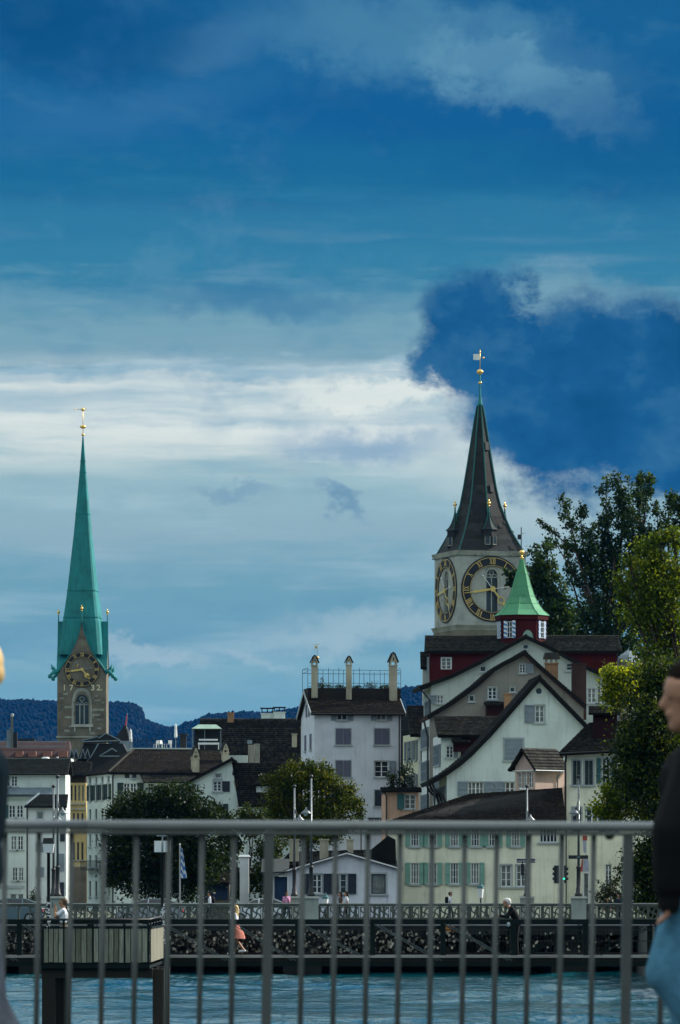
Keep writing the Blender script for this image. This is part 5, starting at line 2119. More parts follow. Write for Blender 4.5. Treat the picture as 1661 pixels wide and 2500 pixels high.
# ---- dark slate roof far behind the gap
h = House('slate_house', 'dark slate-roofed house far behind the gap between the white houses', 'house', 975, 540, 0)
h.wall(FRONT, [(975, 2243), (1060, 2243), (1060, 1880), (975, 1880)], 'ochre_plaster', [win(1003, 1830 + 60, 1012, 1912 , grid=(1, 3), sill=False)])
a, z = h.f(975, 1880)
b, z2 = h.f(1060, 1735, 4)
h.slope([((-.3, -.3, z), (h.f(1060, 1880)[0], -.3, z), (b, 4, z2), (-.3, 4, z2))], 'slate', .2)
h.body(0, h.f(1060, 1880)[0], 0, 8, z, 'ochre_plaster')

# ---- row of gabled houses stepping up the hill on the right, farthest first
# red timber house with long roof
h = House('red_house', 'dark red timber house with a long tiled roof below the green cupola', 'house', 1050, 437, 0)
Fh = h
xr = h.f(1507, 1600)[0]
h.wall(FRONT, [(1050, 2243), (1507, 2243), (1507, 1588), (1050, 1588)], 'red_boards', [win(1078, 1606, 1102, 1634, grid=(2, 3), sill=False, trim='white_paint', tw=.05, frame='white_paint')])
ez = h.f(1050, 1590)[1]
zr_ = h.f(1050, 1554, 4.5)[1]
h.body(0, xr, 0, 9, ez, 'red_boards')
xl = h.f(1040, 1590)[0]
xe = h.f(1518, 1590)[0]
h.slope([((xl, -.5, ez), (xe, -.5, ez), (xe, 4.5, zr_), (xl, 4.5, zr_)), ((xe, 9.5, ez), (xl, 9.5, ez), (xl, 4.5, zr_), (xe, 4.5, zr_))], 'old_roof_tile', .22)
m_ = MB()
for k in range(40):
    x = xl + (xe - xl) * k / 40
    m_.tube([(x, 4.5, zr_ - .02), (x + (xe - xl) / 40 + .03, 4.5, zr_ + .01)], [.13, .115], 7)
m_.build('ridge_tiles', 'old_roof_tile', h.root)
m_ = MB()
m_.box(h.f(1043, 1600)[0], h.f(1048, 1600)[0], -.12, .4, h.f(1043, 1644)[1], h.f(1043, 1604)[1])
m_.build('shutter', 'grey_shutter', h.root)
# little side dormer of the red house
h = House('side_dormer_house', 'narrow grey dormer gable projecting left of the red timber house', 'house', 1033, 440, 0)
h.wall(FRONT, [(1033, 2243), (1050, 2243), (1050, 1628), (1033, 1628)], 'grey_white_plaster', [])
z = h.f(1033, 1630)[1]
z2 = h.f(1033, 1591, 2.2)[1]
h.slope([((h.f(1027, 1600)[0], -.3, z), (h.f(1048, 1600)[0], -.3, z), (h.f(1048, 1600)[0], 2.2, z2), (h.f(1027, 1600)[0], 2.2, z2))], 'old_roof_tile', .2)
h.body(0, h.f(1050, 1700)[0], 0, 4, z, 'grey_white_plaster')

# grey hexagonal stair turret at the right end
o = empty('stair_turret', (W(1535, 0, 446).x, 446, GZ), 0, 'small grey stair turret with hipped metal roof right of the red house', 'turret')
zz = lambda y: CZ + (HY - y) / F * 446 - GZ
MB().lathe([(1.0, 0), (1.0, zz(1618))], n=8).build('wall', 'grey_white_plaster', o)
MB().lathe([(1.35, zz(1618)), (.75, zz(1600)), (.05, zz(1586))], n=8).build('roof', 'zinc', o)

# white gable house E
h = House('white_gable_house', 'broad white gabled house directly below the cupola, rearmost of the gable row', 'house', 1053, 418, 3)
rake = [(1024, 1676), (1103, 1648), (1172, 1614), (1241, 1575), (1284, 1552), (1344, 1580), (1401, 1611), (1475, 1648), (1530, 1678)]
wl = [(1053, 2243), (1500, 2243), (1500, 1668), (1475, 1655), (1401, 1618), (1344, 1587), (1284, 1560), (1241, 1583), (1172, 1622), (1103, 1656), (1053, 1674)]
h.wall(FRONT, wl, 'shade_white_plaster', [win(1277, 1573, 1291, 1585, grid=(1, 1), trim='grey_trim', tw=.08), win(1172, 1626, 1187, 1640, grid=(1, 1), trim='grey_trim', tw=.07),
                                     win(1067, 1698, 1083, 1717, grid=(2, 2), sh='l', sw=.6), win(1383, 1619, 1401, 1637, grid=(1, 2), trim='grey_trim', tw=.06),
                                     win(1435, 1680, 1455, 1716, grid=(2, 3), glass='curtain_glass'), win(1458, 1680, 1478, 1716, grid=(2, 3), glass='curtain_glass', sh='r', sw=.5)])
zl = h.f(1053, 1676)[1]
h.wall(LEFT, [(0, 0), (9, 0), (9, zl), (0, zl)], 'grey_white_plaster', [dict(uv=(1.2 + k * 2.0, zl - 2.6 - r * 2.9, 2.1 + k * 2.0, zl - 1.1 - r * 2.9), grid=(2, 3), sh='lr', sw=.45) for k in range(3) for r in range(2)], px=False)
h.gable_roof(rake, 9, .4, .25)
h.pipe([h.f(1024, 1680)[:1] + (-.3, h.f(1024, 1680)[1]), (-.1, -.15, zl - 1.2), (-.1, -.15, 0)], .07)
Eh = h
# beige gable house D
h = House('beige_gable_house', 'beige gabled house with a stepped roof, middle of the gable row', 'house', 1049, 397, 3)
rake = [(1044, 1748), (1105, 1712), (1165, 1668), (1203, 1634), (1228, 1618), (1250, 1607), (1281, 1590), (1331, 1636), (1396, 1692), (1430, 1722)]
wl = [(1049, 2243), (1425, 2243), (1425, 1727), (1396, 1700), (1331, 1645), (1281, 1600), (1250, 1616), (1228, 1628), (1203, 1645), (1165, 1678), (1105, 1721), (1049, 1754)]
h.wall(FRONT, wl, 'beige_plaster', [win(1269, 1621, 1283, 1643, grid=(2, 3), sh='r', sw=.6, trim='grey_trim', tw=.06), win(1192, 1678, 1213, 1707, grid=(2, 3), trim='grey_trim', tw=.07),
                                    win(1246, 1678, 1257, 1689, grid=(1, 1), trim='grey_trim', tw=.07), win(1146, 1698, 1158, 1712, grid=(1, 1), trim='grey_trim', tw=.07)])
zl = h.f(1049, 1756)[1]
h.wall(LEFT, [(0, 0), (9, 0), (9, zl), (0, zl)], 'white_plaster', [dict(uv=(.9 + k * 2.1, zl - 2.2 - r * 2.7, 1.9 + k * 2.1, zl - .6 - r * 2.7), grid=(2, 3), sh='lr', sw=.5) for k in range(4) for r in range(3)], px=False)
h.gable_roof(rake, 9, .45, .28, board='red_soffit')
h.pipe([(-.5, -.4, zl), (-.15, -.15, zl - 1.5), (-.15, -.15, 0)], .08)
pchim(h, 1333, 1363, 1621, 1680, 1.5, 'orange_chimney', 'tiled', depth=.8)
pchim(h, 1398, 1432, 1622, 1712, 2.0, 'dark_chimney', 'none', depth=.9)
pchim(h, 1232, 1248, 1695, 1714, -2.0, 'orange_chimney', 'none', depth=.5, drop=.6)
# dark dormer block in front of the beige wall
m_ = MB()
a, z1 = h.f(1189, 1719, -1.2)
b, z0 = h.f(1250, 1752, -1.2)
m_.box(a, b, -1.2, 0, z0 - .5, z1 - .1)
m_.build('dormer', 'dark_red_boards', h.root)
h.slope([((a - .15, -1.5, z1 - .05), (b + .1, -1.5, z1 - .05), (b + .1, .1, z1 + .2), (a - .15, .1, z1 + .2))], 'roof_tile', .12, name='dormer_roof')

# wing with the low tiled roof between the gables
h = House('tiled_wing', 'low wing with a tiled roof and one small window between the beige and white gables', 'house', 1077, 387, 4)
h.wall(FRONT, [(1077, 2243), (1125, 2243), (1125, 1795), (1077, 1795)], 'mint_white_plaster', [win(1090, 1821, 1107, 1850, grid=(2, 3), sh='r', sw=.33, shm='grey_shutter')])
h.wall(FRONT, [(1125.3, 2243), (1220, 2243), (1220, 1795), (1125.3, 1795)], 'dark_red_boards', [])
z = h.f(1077, 1795)[1]
z2 = h.f(1069, 1748, 3.0)[1]
a, b = h.f(1068, 1795)[0], h.f(1230, 1795)[0]
h.slope([((a, -.5, z), (b, -.5, z), (b, 3.0, z2), (a, 3.0, z2))], 'old_roof_tile', .24)
h.wall(LEFT, [(0, 0), (7, 0), (7, z), (0, z)], 'white_plaster', [dict(uv=(.6 + k * 1.9, z - 2.3 - r * 2.8, 1.5 + k * 1.9, z - .7 - r * 2.8), grid=(2, 3), sh='lr', sw=.45) for k in range(3) for r in range(2)], px=False)
m_ = MB()
a, z1 = h.f(1109, 1812, -.9)
b, z0 = h.f(1140, 1835, -.9)
m_.box(a, b, -.9, 0, z0, z1)
m_.build('dormer', 'dark_red_boards', h.root)
h.slope([((a - .15, -1.2, z1 + .02), (b + .3, -1.2, z1 + .02), (b + .3, .1, z1 + .3), (a - .15, .1, z1 + .3))], 'roof_tile', .12, name='dormer_roof')

# front white gable house C
h = House('steep_gable_house', 'steep white gabled house with a round attic window, nearest of the gable row', 'house', 1091, 376, 3)
rake = [(1046, 1909), (1070, 1896), (1091, 1883), (1118, 1864), (1146, 1840), (1193, 1792), (1272, 1702), (1317, 1651), (1429, 1766), (1470, 1810)]
wl = [(1091, 2243), (1455, 2243), (1455, 1804), (1429, 1776), (1317, 1662), (1272, 1713), (1193, 1803), (1146, 1851), (1118, 1874), (1091, 1892)]
h.wall(FRONT, wl, 'mint_white_plaster', [win(1308.5, 1679.5, 1323.5, 1694.5, type='round', sill=False), win(1307, 1722, 1329, 1764, grid=(2, 3), glass='curtain_glass', trim='grey_trim', tw=.1, sh='l', sw=.75, sgap=-.05),
                                     win(1232, 1804, 1277, 1856, closed='grey_shutter', leaves=1, trim='grey_trim', tw=.12),
                                     win(1143, 1909, 1181, 1942, grid=(4, 2), sh='lr', sw=.72, trim='grey_trim', tw=.05), win(1234, 1909, 1257, 1942, grid=(2, 2), sh='l', sw=.72, trim='grey_trim', tw=.05)])
zl = h.f(1091, 1894)[1]
h.wall(LEFT, [(0, 0), (9, 0), (9, zl), (0, zl)], 'mint_white_plaster', [dict(uv=(.7 + k * 2.1, zl - 2.5 - r * 2.9, 1.7 + k * 2.1, zl - .8 - r * 2.9), grid=(2, 3), sh='lr', sw=.5) for k in range(4) for r in range(2)], px=False)
h.gable_roof(rake, 9, .45, .28)
# curved brackets and drainpipe under the wide eave
for k in range(3):
    y = .1 + k * 3.0
    pts = [(-.02, y, zl - 2.2)] + [(-1.1 * math.sin(t * math.pi / 10), y, zl - 1.5 + 1.1 * (1 - math.cos(t * math.pi / 10))) for t in range(1, 6)]
    m_ = MB()
    m_.tube(pts, .09, 6)
    m_.build('eave_bracket', 'dark_timber', h.root)
h.pipe([(-1.2, -.3, zl - .3), (-.95, -.2, zl - 1.0), (-.95, -.1, 0)], .07)

# riverside house further back at the left end of the row
h = House('riverside_house', 'narrow riverside house with grey shutters at the left end of the gable row', 'house', 1022, 432, 9)
z = h.f(1022, 1790)[1]
h.wall(FRONT, [(1022, 2243), (1060, 2243), (1060, 1790), (1022, 1790)], 'white_plaster', [win(1027, 1830, 1036, 1860, grid=(1, 3), sh='r', sw=.4)])
h.wall(LEFT, [(0, 0), (8, 0), (8, z), (0, z)], 'cream_plaster', [dict(uv=(.9 + k * 2.2, z - 2.3 - r * 3, 1.9 + k * 2.2, z - .6 - r * 3), grid=(2, 3), sh='lr', sw=.5) for k in range(3) for r in range(4)], px=False)
h.slope([((h.f(1000, 1790)[0], -.5, z - .1), (2, -.5, z - .1), (2, 4, z + 2.6), (h.f(1012, 1700)[0], 4, z + 2.6))], 'roof_tile', .3)

# ---- yellow house by the bridge with green shutters (low, long)
h = House('yellow_long_house', 'long pale yellow house with green shutters and low hipped tile roof', 'house', 952, 332, 0)
wins = []
for x in (1013, 1057, 1110, 1161, 1204, 1259):
    wins.append(win(x - 10, 2014, x + 10, 2066, grid=(3, 3), sh='lr', sw=.33, shm='green_shutter', sillm='grey_trim'))
wins.append(win(1318, 2016, 1361, 2057, grid=(5, 2), sillm='grey_trim'))
for x in (1013, 1057, 1110, 1160):
    wins.append(win(x - 10, 2107, x + 10, 2158, grid=(3, 3), sh='lr', sw=.33, shm='green_shutter', sillm='grey_trim'))
wins.append(win(1223, 2112, 1249, 2165, grid=(2, 3), glass='curtain_glass', trim='grey_trim', tw=.09, sillm='grey_trim'))
wins.append(win(1261, 2112, 1285, 2165, grid=(2, 3), glass='curtain_glass', trim='grey_trim', tw=.09, sillm='grey_trim'))
h.wall(FRONT, [(952, 2243), (1381, 2243), (1381, 2000), (952, 2000)], 'pale_yellow_plaster', wins)
xr = h.f(1381, 2000)[0]
ez = h.f(952, 2003)[1]
h.body(0, xr, 0, 10, ez, 'pale_yellow_plaster')
zA = h.f(1150, 1938, 5)[1]
zB = h.f(1380, 1923, 5)[1]
xa = h.f(1150, 1938, 5)[0]
xl = h.f(944, 2006)[0]
h.slope([((xl, -.6, ez - .12), (xr, -.6, ez), (xr, 5, zB), (xa, 5, zA)), ((xl, 10.6, ez - .12), (xl, -.6, ez - .12), (xa, 5, zA), (xa, 5, zA))], 'red_roof_tile', .22, row=.30, wid=.22)
m_ = MB()
m_.tube([(xl, -.66, ez - .2), (xr, -.66, ez - .08)], .07, 6)
m_.build('gutter', 'dark_metal', h.root)
m_ = MB()
m_.box(xl + .1, xr - .1, -.45, -.02, ez - .34, ez - .28)
m_.build('soffit', 'dark_timber', h.root)
m_ = MB()
for k in range(14):
    x = xl + 1 + (xr - xl - 1.5) * k / 13
    m_.box(x - .02, x + .02, .18, .22, ez + .55, ez + .8)
m_.build('snow_guard', 'dark_metal', h.root)['kind'] = 'stuff'

# ---- taller yellow house at the right
h = House('yellow_corner_house', 'taller pale yellow corner house with blue-green shutters, partly behind the tree', 'house', 1383, 334, -3)
wins = [win(1399, 1857, 1418, 1916, grid=(2, 1), closed='dark_green_shutter', trim='grey_trim', tw=.1), win(1428, 1857, 1448, 1916, closed='dark_green_shutter', trim='grey_trim', tw=.1),
        win(1470, 1852, 1490, 1912, grid=(2, 3), sh='lr', sw=.3, shm='teal_shutter', trim='grey_trim', tw=.05),
        win(1398, 1972, 1419, 2030, closed='blue_black_shutter', trim='grey_trim', tw=.1), win(1431, 1972, 1460, 2030, grid=(2, 3), sh='r', sw=.3, shm='teal_shutter', trim='grey_trim', tw=.08),
        win(1482, 1972, 1500, 2030, grid=(2, 3), sh='lr', sw=.3, shm='grey_shutter'),
        win(1478, 2110, 1494, 2165, grid=(2, 4), frame='white_paint'), win(1540, 2110, 1556, 2200, grid=(2, 4), frame='white_paint'),
        win(1425.5, 2132, 1437, 2222, grid=(1, 1), trim='white_paint', tw=.07, sill=False, glass='curtain_glass')]
h.wall(FRONT, [(1384, 2243), (1600, 2243), (1600, 1825), (1384, 1836)], 'pale_yellow_plaster', wins)
xr = h.f(1600, 1830)[0]
ez = h.f(1384, 1836)[1]
h.body(0, xr, 0, 11, ez, 'pale_yellow_plaster')
zt_ = h.f(1440, 1764, 4)[1]
x0 = h.f(1366, 1838)[0]
xt = h.f(1440, 1764, 4)[0]
h.slope([((x0, -.6, ez - .05), (xr + .5, -.6, ez + .3), (xr + .5, 4, zt_ + .3), (xt, 4, zt_)), ((x0, 9, ez - .05), (x0, -.6, ez - .05), (xt, 4, zt_), (xt, 4.5, zt_))], 'roof_tile', .24)
m_ = MB()
m_.tube([(x0, -.68, ez - .12), (xr, -.68, ez + .2)], .07, 6)
m_.build('gutter', 'dark_metal', h.root)
h.pipe([(0.0, -.6, ez - .15), (-.05, -.12, ez - .7), (-.05, -.12, 0)], .075)
m_ = MB()
a, z1 = h.f(1448, 1742, 1.2)
b, z0 = h.f(1505, 1792, 1.2)
m_.box(a, b, 1.2, 4, z0 - .3, z1)
m_.build('dormer', 'dark_red_boards', h.root)
pl = Plane('front', 1.19)
h.wall(pl, [(1448, 1796), (1505, 1796), (1505, 1742), (1448, 1742)], 'dark_red_boards', [win(1458, 1749, 1471, 1776, grid=(2, 1), sill=False)], name='dormer_front', reveal=.1)
h.slope([((a - .3, .8, z1), (b + .3, .8, z1), (b + .3, 2.2, z1 + .55), (a - .3, 2.2, z1 + .55))], 'roof_tile', .12, name='dormer_roof')
# painted figure beside the door
m_ = MB()
g = lambda pts: [h.f(*p) for p in pts]
m_.prism(g([(1423, 2128), (1425, 2098), (1431, 2084), (1437, 2098), (1439, 2128)]), -.012, -.004, 0)
m_.prism(g([(1423, 2052), (1432, 2052), (1432, 2084), (1425, 2080)]), -.012, -.004, 0)
m_.prism(g([(1417, 2128), (1421, 2098), (1424, 2097), (1423, 2128)]), -.020, -.013, 1)
m_.prism(g([(1423, 2040), (1434, 2040), (1434, 2052), (1423, 2052)]), -.020, -.013, 1)
m_.build('wall_painting', ['mural_grey', 'mural_red'], h.root)

# ---- plain house on the bank beyond the right edge
h = House('bank_house', 'plain cream house behind the bank trees beyond the right edge', 'house', 1640, 345, 0)
h.wall(FRONT, [(1640, 2243), (2050, 2243), (2050, 1850), (1640, 1850)], 'cream_plaster', [win(1680 + k * 70, 1890 + r * 110, 1710 + k * 70, 1950 + r * 110, grid=(2, 3), sh='lr', sw=.4) for k in range(5) for r in range(3)])
xr, ez = h.f(2050, 1850)
h.body(0, xr, 0, 10, ez, 'cream_plaster')
h.slope(back_quads(h, -.4, xr + .4, 0, 10, ez, ez + 3.2, .5), 'roof_tile', .22, row=.4, wid=.3)

# ---- pink bay house with the little tiled gable
h = House('pink_bay_house', 'small pink gabled house with a three-part bay window above the long tile roof', 'house', 1258, 346, -46)
wd, dep = 1.36 / math.cos(R(46)), 3.2
z0w, zev, zap = 0, CZ + (HY - 1874) / F * 346 - GZ, CZ + (HY - 1828) / F * 347 - GZ
m_ = MB()
h.wall(FRONT, [(0, 0), (wd, 0), (wd, zev), (wd / 2, zap - .15), (0, zev)], 'pink_plaster',
       [dict(uv=(.25 + k * .5, zev - 1.45, .70 + k * .5, zev - .35), grid=(2, 3), sill=(k == 1), sillm='white_paint') for k in range(3)], px=False)
h.wall(Plane('right', wd), [(0, 0), (dep, 0), (dep, zev), (0, zev)], 'pink_plaster', [], px=False)
h.wall(LEFT, [(0, 0), (dep, 0), (dep, zev), (0, zev)], 'pink_plaster', [], px=False)
e = .38
h.slope([((-e, dep, zev - .2), (-e, -e, zev - .2), (wd / 2, -e, zap), (wd / 2, dep, zap)), ((wd + e, -e, zev - .2), (wd + e, dep, zev - .2), (wd / 2, dep, zap), (wd / 2, -e, zap))], 'old_roof_tile', .14)
m_ = MB()
m_.tube([(wd + e, -e, zev - .25), (wd + e, dep, zev - .25)], .06, 6)
m_.build('gutter', 'zinc', h.root)
h.pipe([(wd + e, 2.2, zev - .3), (wd + .08, 2.2, zev - .7), (wd + .08, 2.2, 0)], .05, material='zinc')
m_ = MB()
m_.box(-.14, 1.9, -.1, -.02, zev - .28, zev - .2)
m_.build('string_course', 'white_paint', h.root)

# ---- green cupola on the red house
cp = empty('cupola', (W(1275, 0, 440).x, 440.5, CZ + (HY - 1562) / F * 440), 0, 'red octagonal cupola with a pale green bell-shaped roof and striped shutters', 'cupola')
k_ = 440 / F
cz_ = lambda y: (1562 - y) * k_
rb = 59 * k_ / .98
m_ = MB()
m_.lathe([(rb, -1.2), (rb, cz_(1507))], n=8, rot=R(22.5 + 12))
m_.build('drum', 'red_boards', cp)
m_ = MB()
m_.lathe([(rb * 1.08, cz_(1514)), (rb * 1.1, cz_(1503))], n=8, rot=R(22.5 + 12))
m_.build('cornice', 'red_boards', cp)
prof = [(67, 1503), (52, 1490), (40, 1474), (31, 1456), (23, 1432), (15, 1402), (9, 1385), (4.5, 1366)]
m_ = MB()
m_.lathe([(p[0] * k_ / .98, cz_(p[1])) for p in prof], n=8, rot=R(22.5 + 12))
m_.build('bell_roof', 'pale_copper_green', cp)
m_ = MB()
for kk in range(8):
    a = R(22.5 + 12) + kk * math.pi / 4
    m_.tube([(p[0] * k_ / .98 * math.cos(a), p[0] * k_ / .98 * math.sin(a), cz_(p[1]) + .015) for p in prof], .028, 5)
for y_, r_ in ((1474, 40), (1456, 31), (1432, 23), (1402, 15)):
    m_.lathe([(r_ * k_ / .98 + .02, 0), (r_ * k_ / .98 + .012, .05)], (0, 0, cz_(y_)), 8, rot=R(22.5 + 12))
m_.build('seams', 'pale_copper_green', cp)
m_ = MB()
m_.lathe([(.1, cz_(1367)), (.05, cz_(1352))], n=8)
m_.ball((0, 0, cz_(1361)), .17, 10, 5, .5)
m_.ball((0, 0, cz_(1348)), .24, 10, 6)
m_.build('finial', 'gold', cp, True)
for kk in range(8):
    a = R(12) + kk * math.pi / 4
    n_ = Vector((math.cos(a), math.sin(a), 0))
    if n_.y > .3 or kk == 0:
        pass
    tn = Vector((-n_.y, n_.x, 0))
    c0 = n_ * rb * math.cos(R(22.5))
    half = rb * math.sin(R(22.5))
    zb_, zt_ = cz_(1558), cz_(1517)
    front_ = n_.y < -.85
    if front_:
        # arched copper hood of the little entrance on the camera side
        m_ = MB()
        pts = [c0 + n_ * .25 + tn * .5 * math.cos(t * math.pi / 8) + Vector((0, 0, zb_ - .3 + .95 * math.sin(t * math.pi / 8))) for t in range(9)]
        pb = [p - n_ * .6 for p in pts]
        m_.add(pts + pb, [tuple(range(9))] + [(i, i + 1, i + 10, i + 9) for i in range(8)])
        m_.build('hood', 'old_copper', cp)
        continue
    m_ = MB()
    q0, q1 = c0 - tn * .24 + n_ * .02, c0 + tn * .24 + n_ * .02
    m_.hexa([q0 + Vector((0, 0, zb_)), q1 + Vector((0, 0, zb_)), q1 + n_ * .03 + Vector((0, 0, zb_)), q0 + n_ * .03 + Vector((0, 0, zb_)),
             q0 + Vector((0, 0, zt_ - .1)), q1 + Vector((0, 0, zt_ - .1)), q1 + n_ * .03 + Vector((0, 0, zt_ - .1)), q0 + n_ * .03 + Vector((0, 0, zt_ - .1))])
    wn = m_.build('window', 'glass', cp)
    m_ = MB()
    for sx in (-.25, 0, .25):
        m_.bar(c0 + tn * sx + n_ * .07 + Vector((0, 0, zb_)), c0 + tn * sx + n_ * .07 + Vector((0, 0, zt_ - .1)), .045, .04)
    for i in range(4):
        z = zb_ + (zt_ - .1 - zb_) * i / 3
        m_.bar(c0 - tn * .25 + n_ * .065 + Vector((0, 0, z)), c0 + tn * .25 + n_ * .065 + Vector((0, 0, z)), .04, .04)
    m_.build('window_bars', 'white_paint', wn)
    for sx in (-1, 1):
        m_ = MB()
        q0, q1 = c0 + tn * sx * .29 + n_ * .05, c0 + tn * sx * min(.60, half - .02) + n_ * .05
        m_.hexa([q0 + Vector((0, 0, zb_ - .05)), q1 + Vector((0, 0, zb_ - .05)), q1 + n_ * .05 + Vector((0, 0, zb_ - .05)), q0 + n_ * .05 + Vector((0, 0, zb_ - .05)),
                 q0 + Vector((0, 0, zt_)), q1 + Vector((0, 0, zt_)), q1 + n_ * .05 + Vector((0, 0, zt_)), q0 + n_ * .05 + Vector((0, 0, zt_))])
        m_.build('shutter', 'striped_shutter', cp)

# ---- middle: large dark roof behind, with pavilion
h = House('broad_roof_house', 'broad house with a huge dark tile roof left of the white tower house', 'house', 486, 548, 0)
Lh = h
z0r = h.f(486, 1868)[1]
z1r = h.f(486, 1757, 5)[1]
xr = h.f(740, 1860)[0]
h.wall(FRONT, [(486, 2243), (740, 2243), (740, 1868), (486, 1868)], 'grey_white_plaster', [])
h.body(0, xr, 0, 10, z0r, 'grey_white_plaster')
h.slope([((-.3, -.5, z0r), (xr + .3, -.5, z0r), (xr + .1, 5, z1r), (0, 5, z1r)), ((xr + .3, 10.5, z0r), (-.3, 10.5, z0r), (0, 5, z1r), (xr + .1, 5, z1r))], 'roof_tile', .25, row=.34, wid=.26)
m_ = MB()
for k in range(30):
    x = xr * k / 30
    m_.tube([(x, 5, z1r - .02), (x + xr / 30 + .03, 5, z1r + .01)], [.15, .13], 7)
m_.build('ridge_tiles', 'old_roof_tile', h.root)
pchim(h, 556, 571, 1741, 1757, 4.6, 'orange_chimney', 'none', depth=.7)
c0 = pchim(h, 638, 668, 1743, 1760, 5.2, 'mint_white_plaster', 'flat', depth=1.0)
c0 = pchim(h, 668.6, 696, 1740, 1760, 5.0, 'mint_white_plaster', 'flat', depth=1.0)
pchim(h, 735, 749, 1776, 1862, -2.0, 'chimney_render', 'flat', depth=.6, drop=4)
pchim(h, 713, 725, 1793, 1830, 1.6, 'chimney_render', 'none', depth=.5)
pchim(h, 622, 634, 1818, 1856, -.6, 'grey_stone', 'none', depth=.5)
m_ = MB()
a, z1 = h.f(606, 1818, -.8)
b, z0 = h.f(621, 1866, -.8)
m_.box(a, b, -.8, 1.2, z0, z1)
m_.build('roof_hatch', 'beige_plaster', h.root)
m_ = MB()
a, z1 = h.f(604, 1807, 1.5)
b, z0 = h.f(616, 1816, 1.5)
m_.box(a, b, 1.5, 1.7, z0, z1)
m_.build('skylight', 'zinc', h.root)
m_ = MB()
a, z1 = h.f(558, 1844, -2.2)
b, z0 = h.f(604, 1862, -2.2)
m_.box(a, b, -2.2, 1.2, z0 - 2, z1)
m_.build('roof_box', 'grey_white_plaster', h.root)

# open roof pavilion with green copper roof
o = empty('roof_pavilion', (W(505, 0, 541).x, 541, CZ + (HY - 1834) / F * 541), 0, 'open roof pavilion with a pale copper hip roof and white balcony', 'pavilion')
k_ = 541 / F
px_ = lambda x: (x - 505) * k_
pz_ = lambda y: (1834 - y) * k_
m_ = MB()
m_.hexa([(px_(468), -.3, pz_(1779)), (px_(542), -.3, pz_(1779)), (px_(542), 3.6, pz_(1779)), (px_(468), 3.6, pz_(1779)),
         (px_(484), 1.0, pz_(1768)), (px_(528), 1.0, pz_(1768)), (px_(528), 2.2, pz_(1768)), (px_(484), 2.2, pz_(1768))])
m_.build('roof', 'old_copper', o)
m_ = MB()
for x in (470, 500, 539):
    for y in (0, 3.2):
        m_.box(px_(x) - .035, px_(x) + .035, y, y + .07, -1.5, pz_(1779.3))
m_.build('posts', 'zinc', o)
m_ = MB()
m_.box(px_(474), px_(540), 1.6, 1.7, -1.5, pz_(1779.3))
m_.build('back_wall', 'dark_slate', o)
m_ = MB()
m_.box(px_(484), px_(536), -.25, -.1, pz_(1818), pz_(1813))
for x in (485, 533):
    m_.box(px_(x), px_(x) + .1, -.22, -.12, -.8, pz_(1818.2))
m_.build('balcony', 'white_paint', o)
m_ = MB()
m_.box(px_(486), px_(532), -.02, .3, pz_(1808), pz_(1804))
m_.build('awning_box', 'white_paint', o)

# ---- white gable house left of centre
h = House('small_gable_house', 'white asymmetrical gabled house with dark shutters left of centre', 'house', 430, 462, 0)
wl = [(430, 2243), (606, 2243), (604, 2010), (584, 1966), (568, 1900), (566, 1858), (540, 1872), (482, 1902), (430, 1932)]
h.wall(FRONT, wl, 'mint_white_plaster', [win(525, 1889, 540, 1900, grid=(1, 1), trim='grey_trim', tw=.06), win(521, 1908, 541, 1932, grid=(2, 3), sh='r', sw=.70, shm='blue_black_shutter', trim='grey_trim', tw=.06),
                                         win(473, 1915, 486, 1929, grid=(2, 2), trim='grey_trim', tw=.06), win(521, 1963, 543, 1992, grid=(2, 3), sh='r', sw=.46, shm='dark_green_shutter', trim='grey_trim', tw=.06)])
rake = [(425, 1928), (482, 1895), (540, 1865), (566, 1851), (577, 1858)]
h.gable_roof(rake, 8, .4, .22)
# big dark roof falling to the right
x0, z0 = h.f(566, 1858)
h2 = House('steep_roof_house', 'house with a steep dark tile roof and dormer behind the yellowing tree', 'house', 581, 461, 0)
z0 = h2.f(581, 1966)[1]
z1 = h2.f(566, 1862, 3)[1]
xl1, xr1 = h2.f(567, 1862, 3)[0], h2.f(741, 1862, 3)[0]
xl0, xr0 = h2.f(583, 1966)[0], h2.f(745, 1966)[0]
h2.slope([((xl0, -.5, z0), (xr0, -.5, z0), (xr1, 3, z1), (xl1, 3, z1))], 'roof_tile', .25)
h2.wall(FRONT, [(600, 2243), (745, 2243), (745, 1968), (600, 1968)], 'grey_white_plaster', [win(640, 1985, 668, 2005, grid=(3, 2), sill=False)])
pl = Plane('front', .4)
m_ = MB()
a, zt_ = h2.f(626, 1914, .35)
b, zb_ = h2.f(674, 1934, .35)
m_.box(a, b, .45, 3, zb_, zt_)
m_.build('dormer', 'white_paint', h2.root)
h2.wall(pl, [(626, 1934), (674, 1934), (674, 1914), (626, 1914)], 'white_plaster', [win(629, 1918, 645, 1932, grid=(2, 2), sill=False)], name='dormer_front', reveal=.1)
h2.slope([((a - .3, .0, zt_ - .1), (b + .3, .0, zt_ - .1), (b + .3, 2.4, zt_ + .9), (a - .3, 2.4, zt_ + .9))], 'roof_tile', .15, name='dormer_roof')

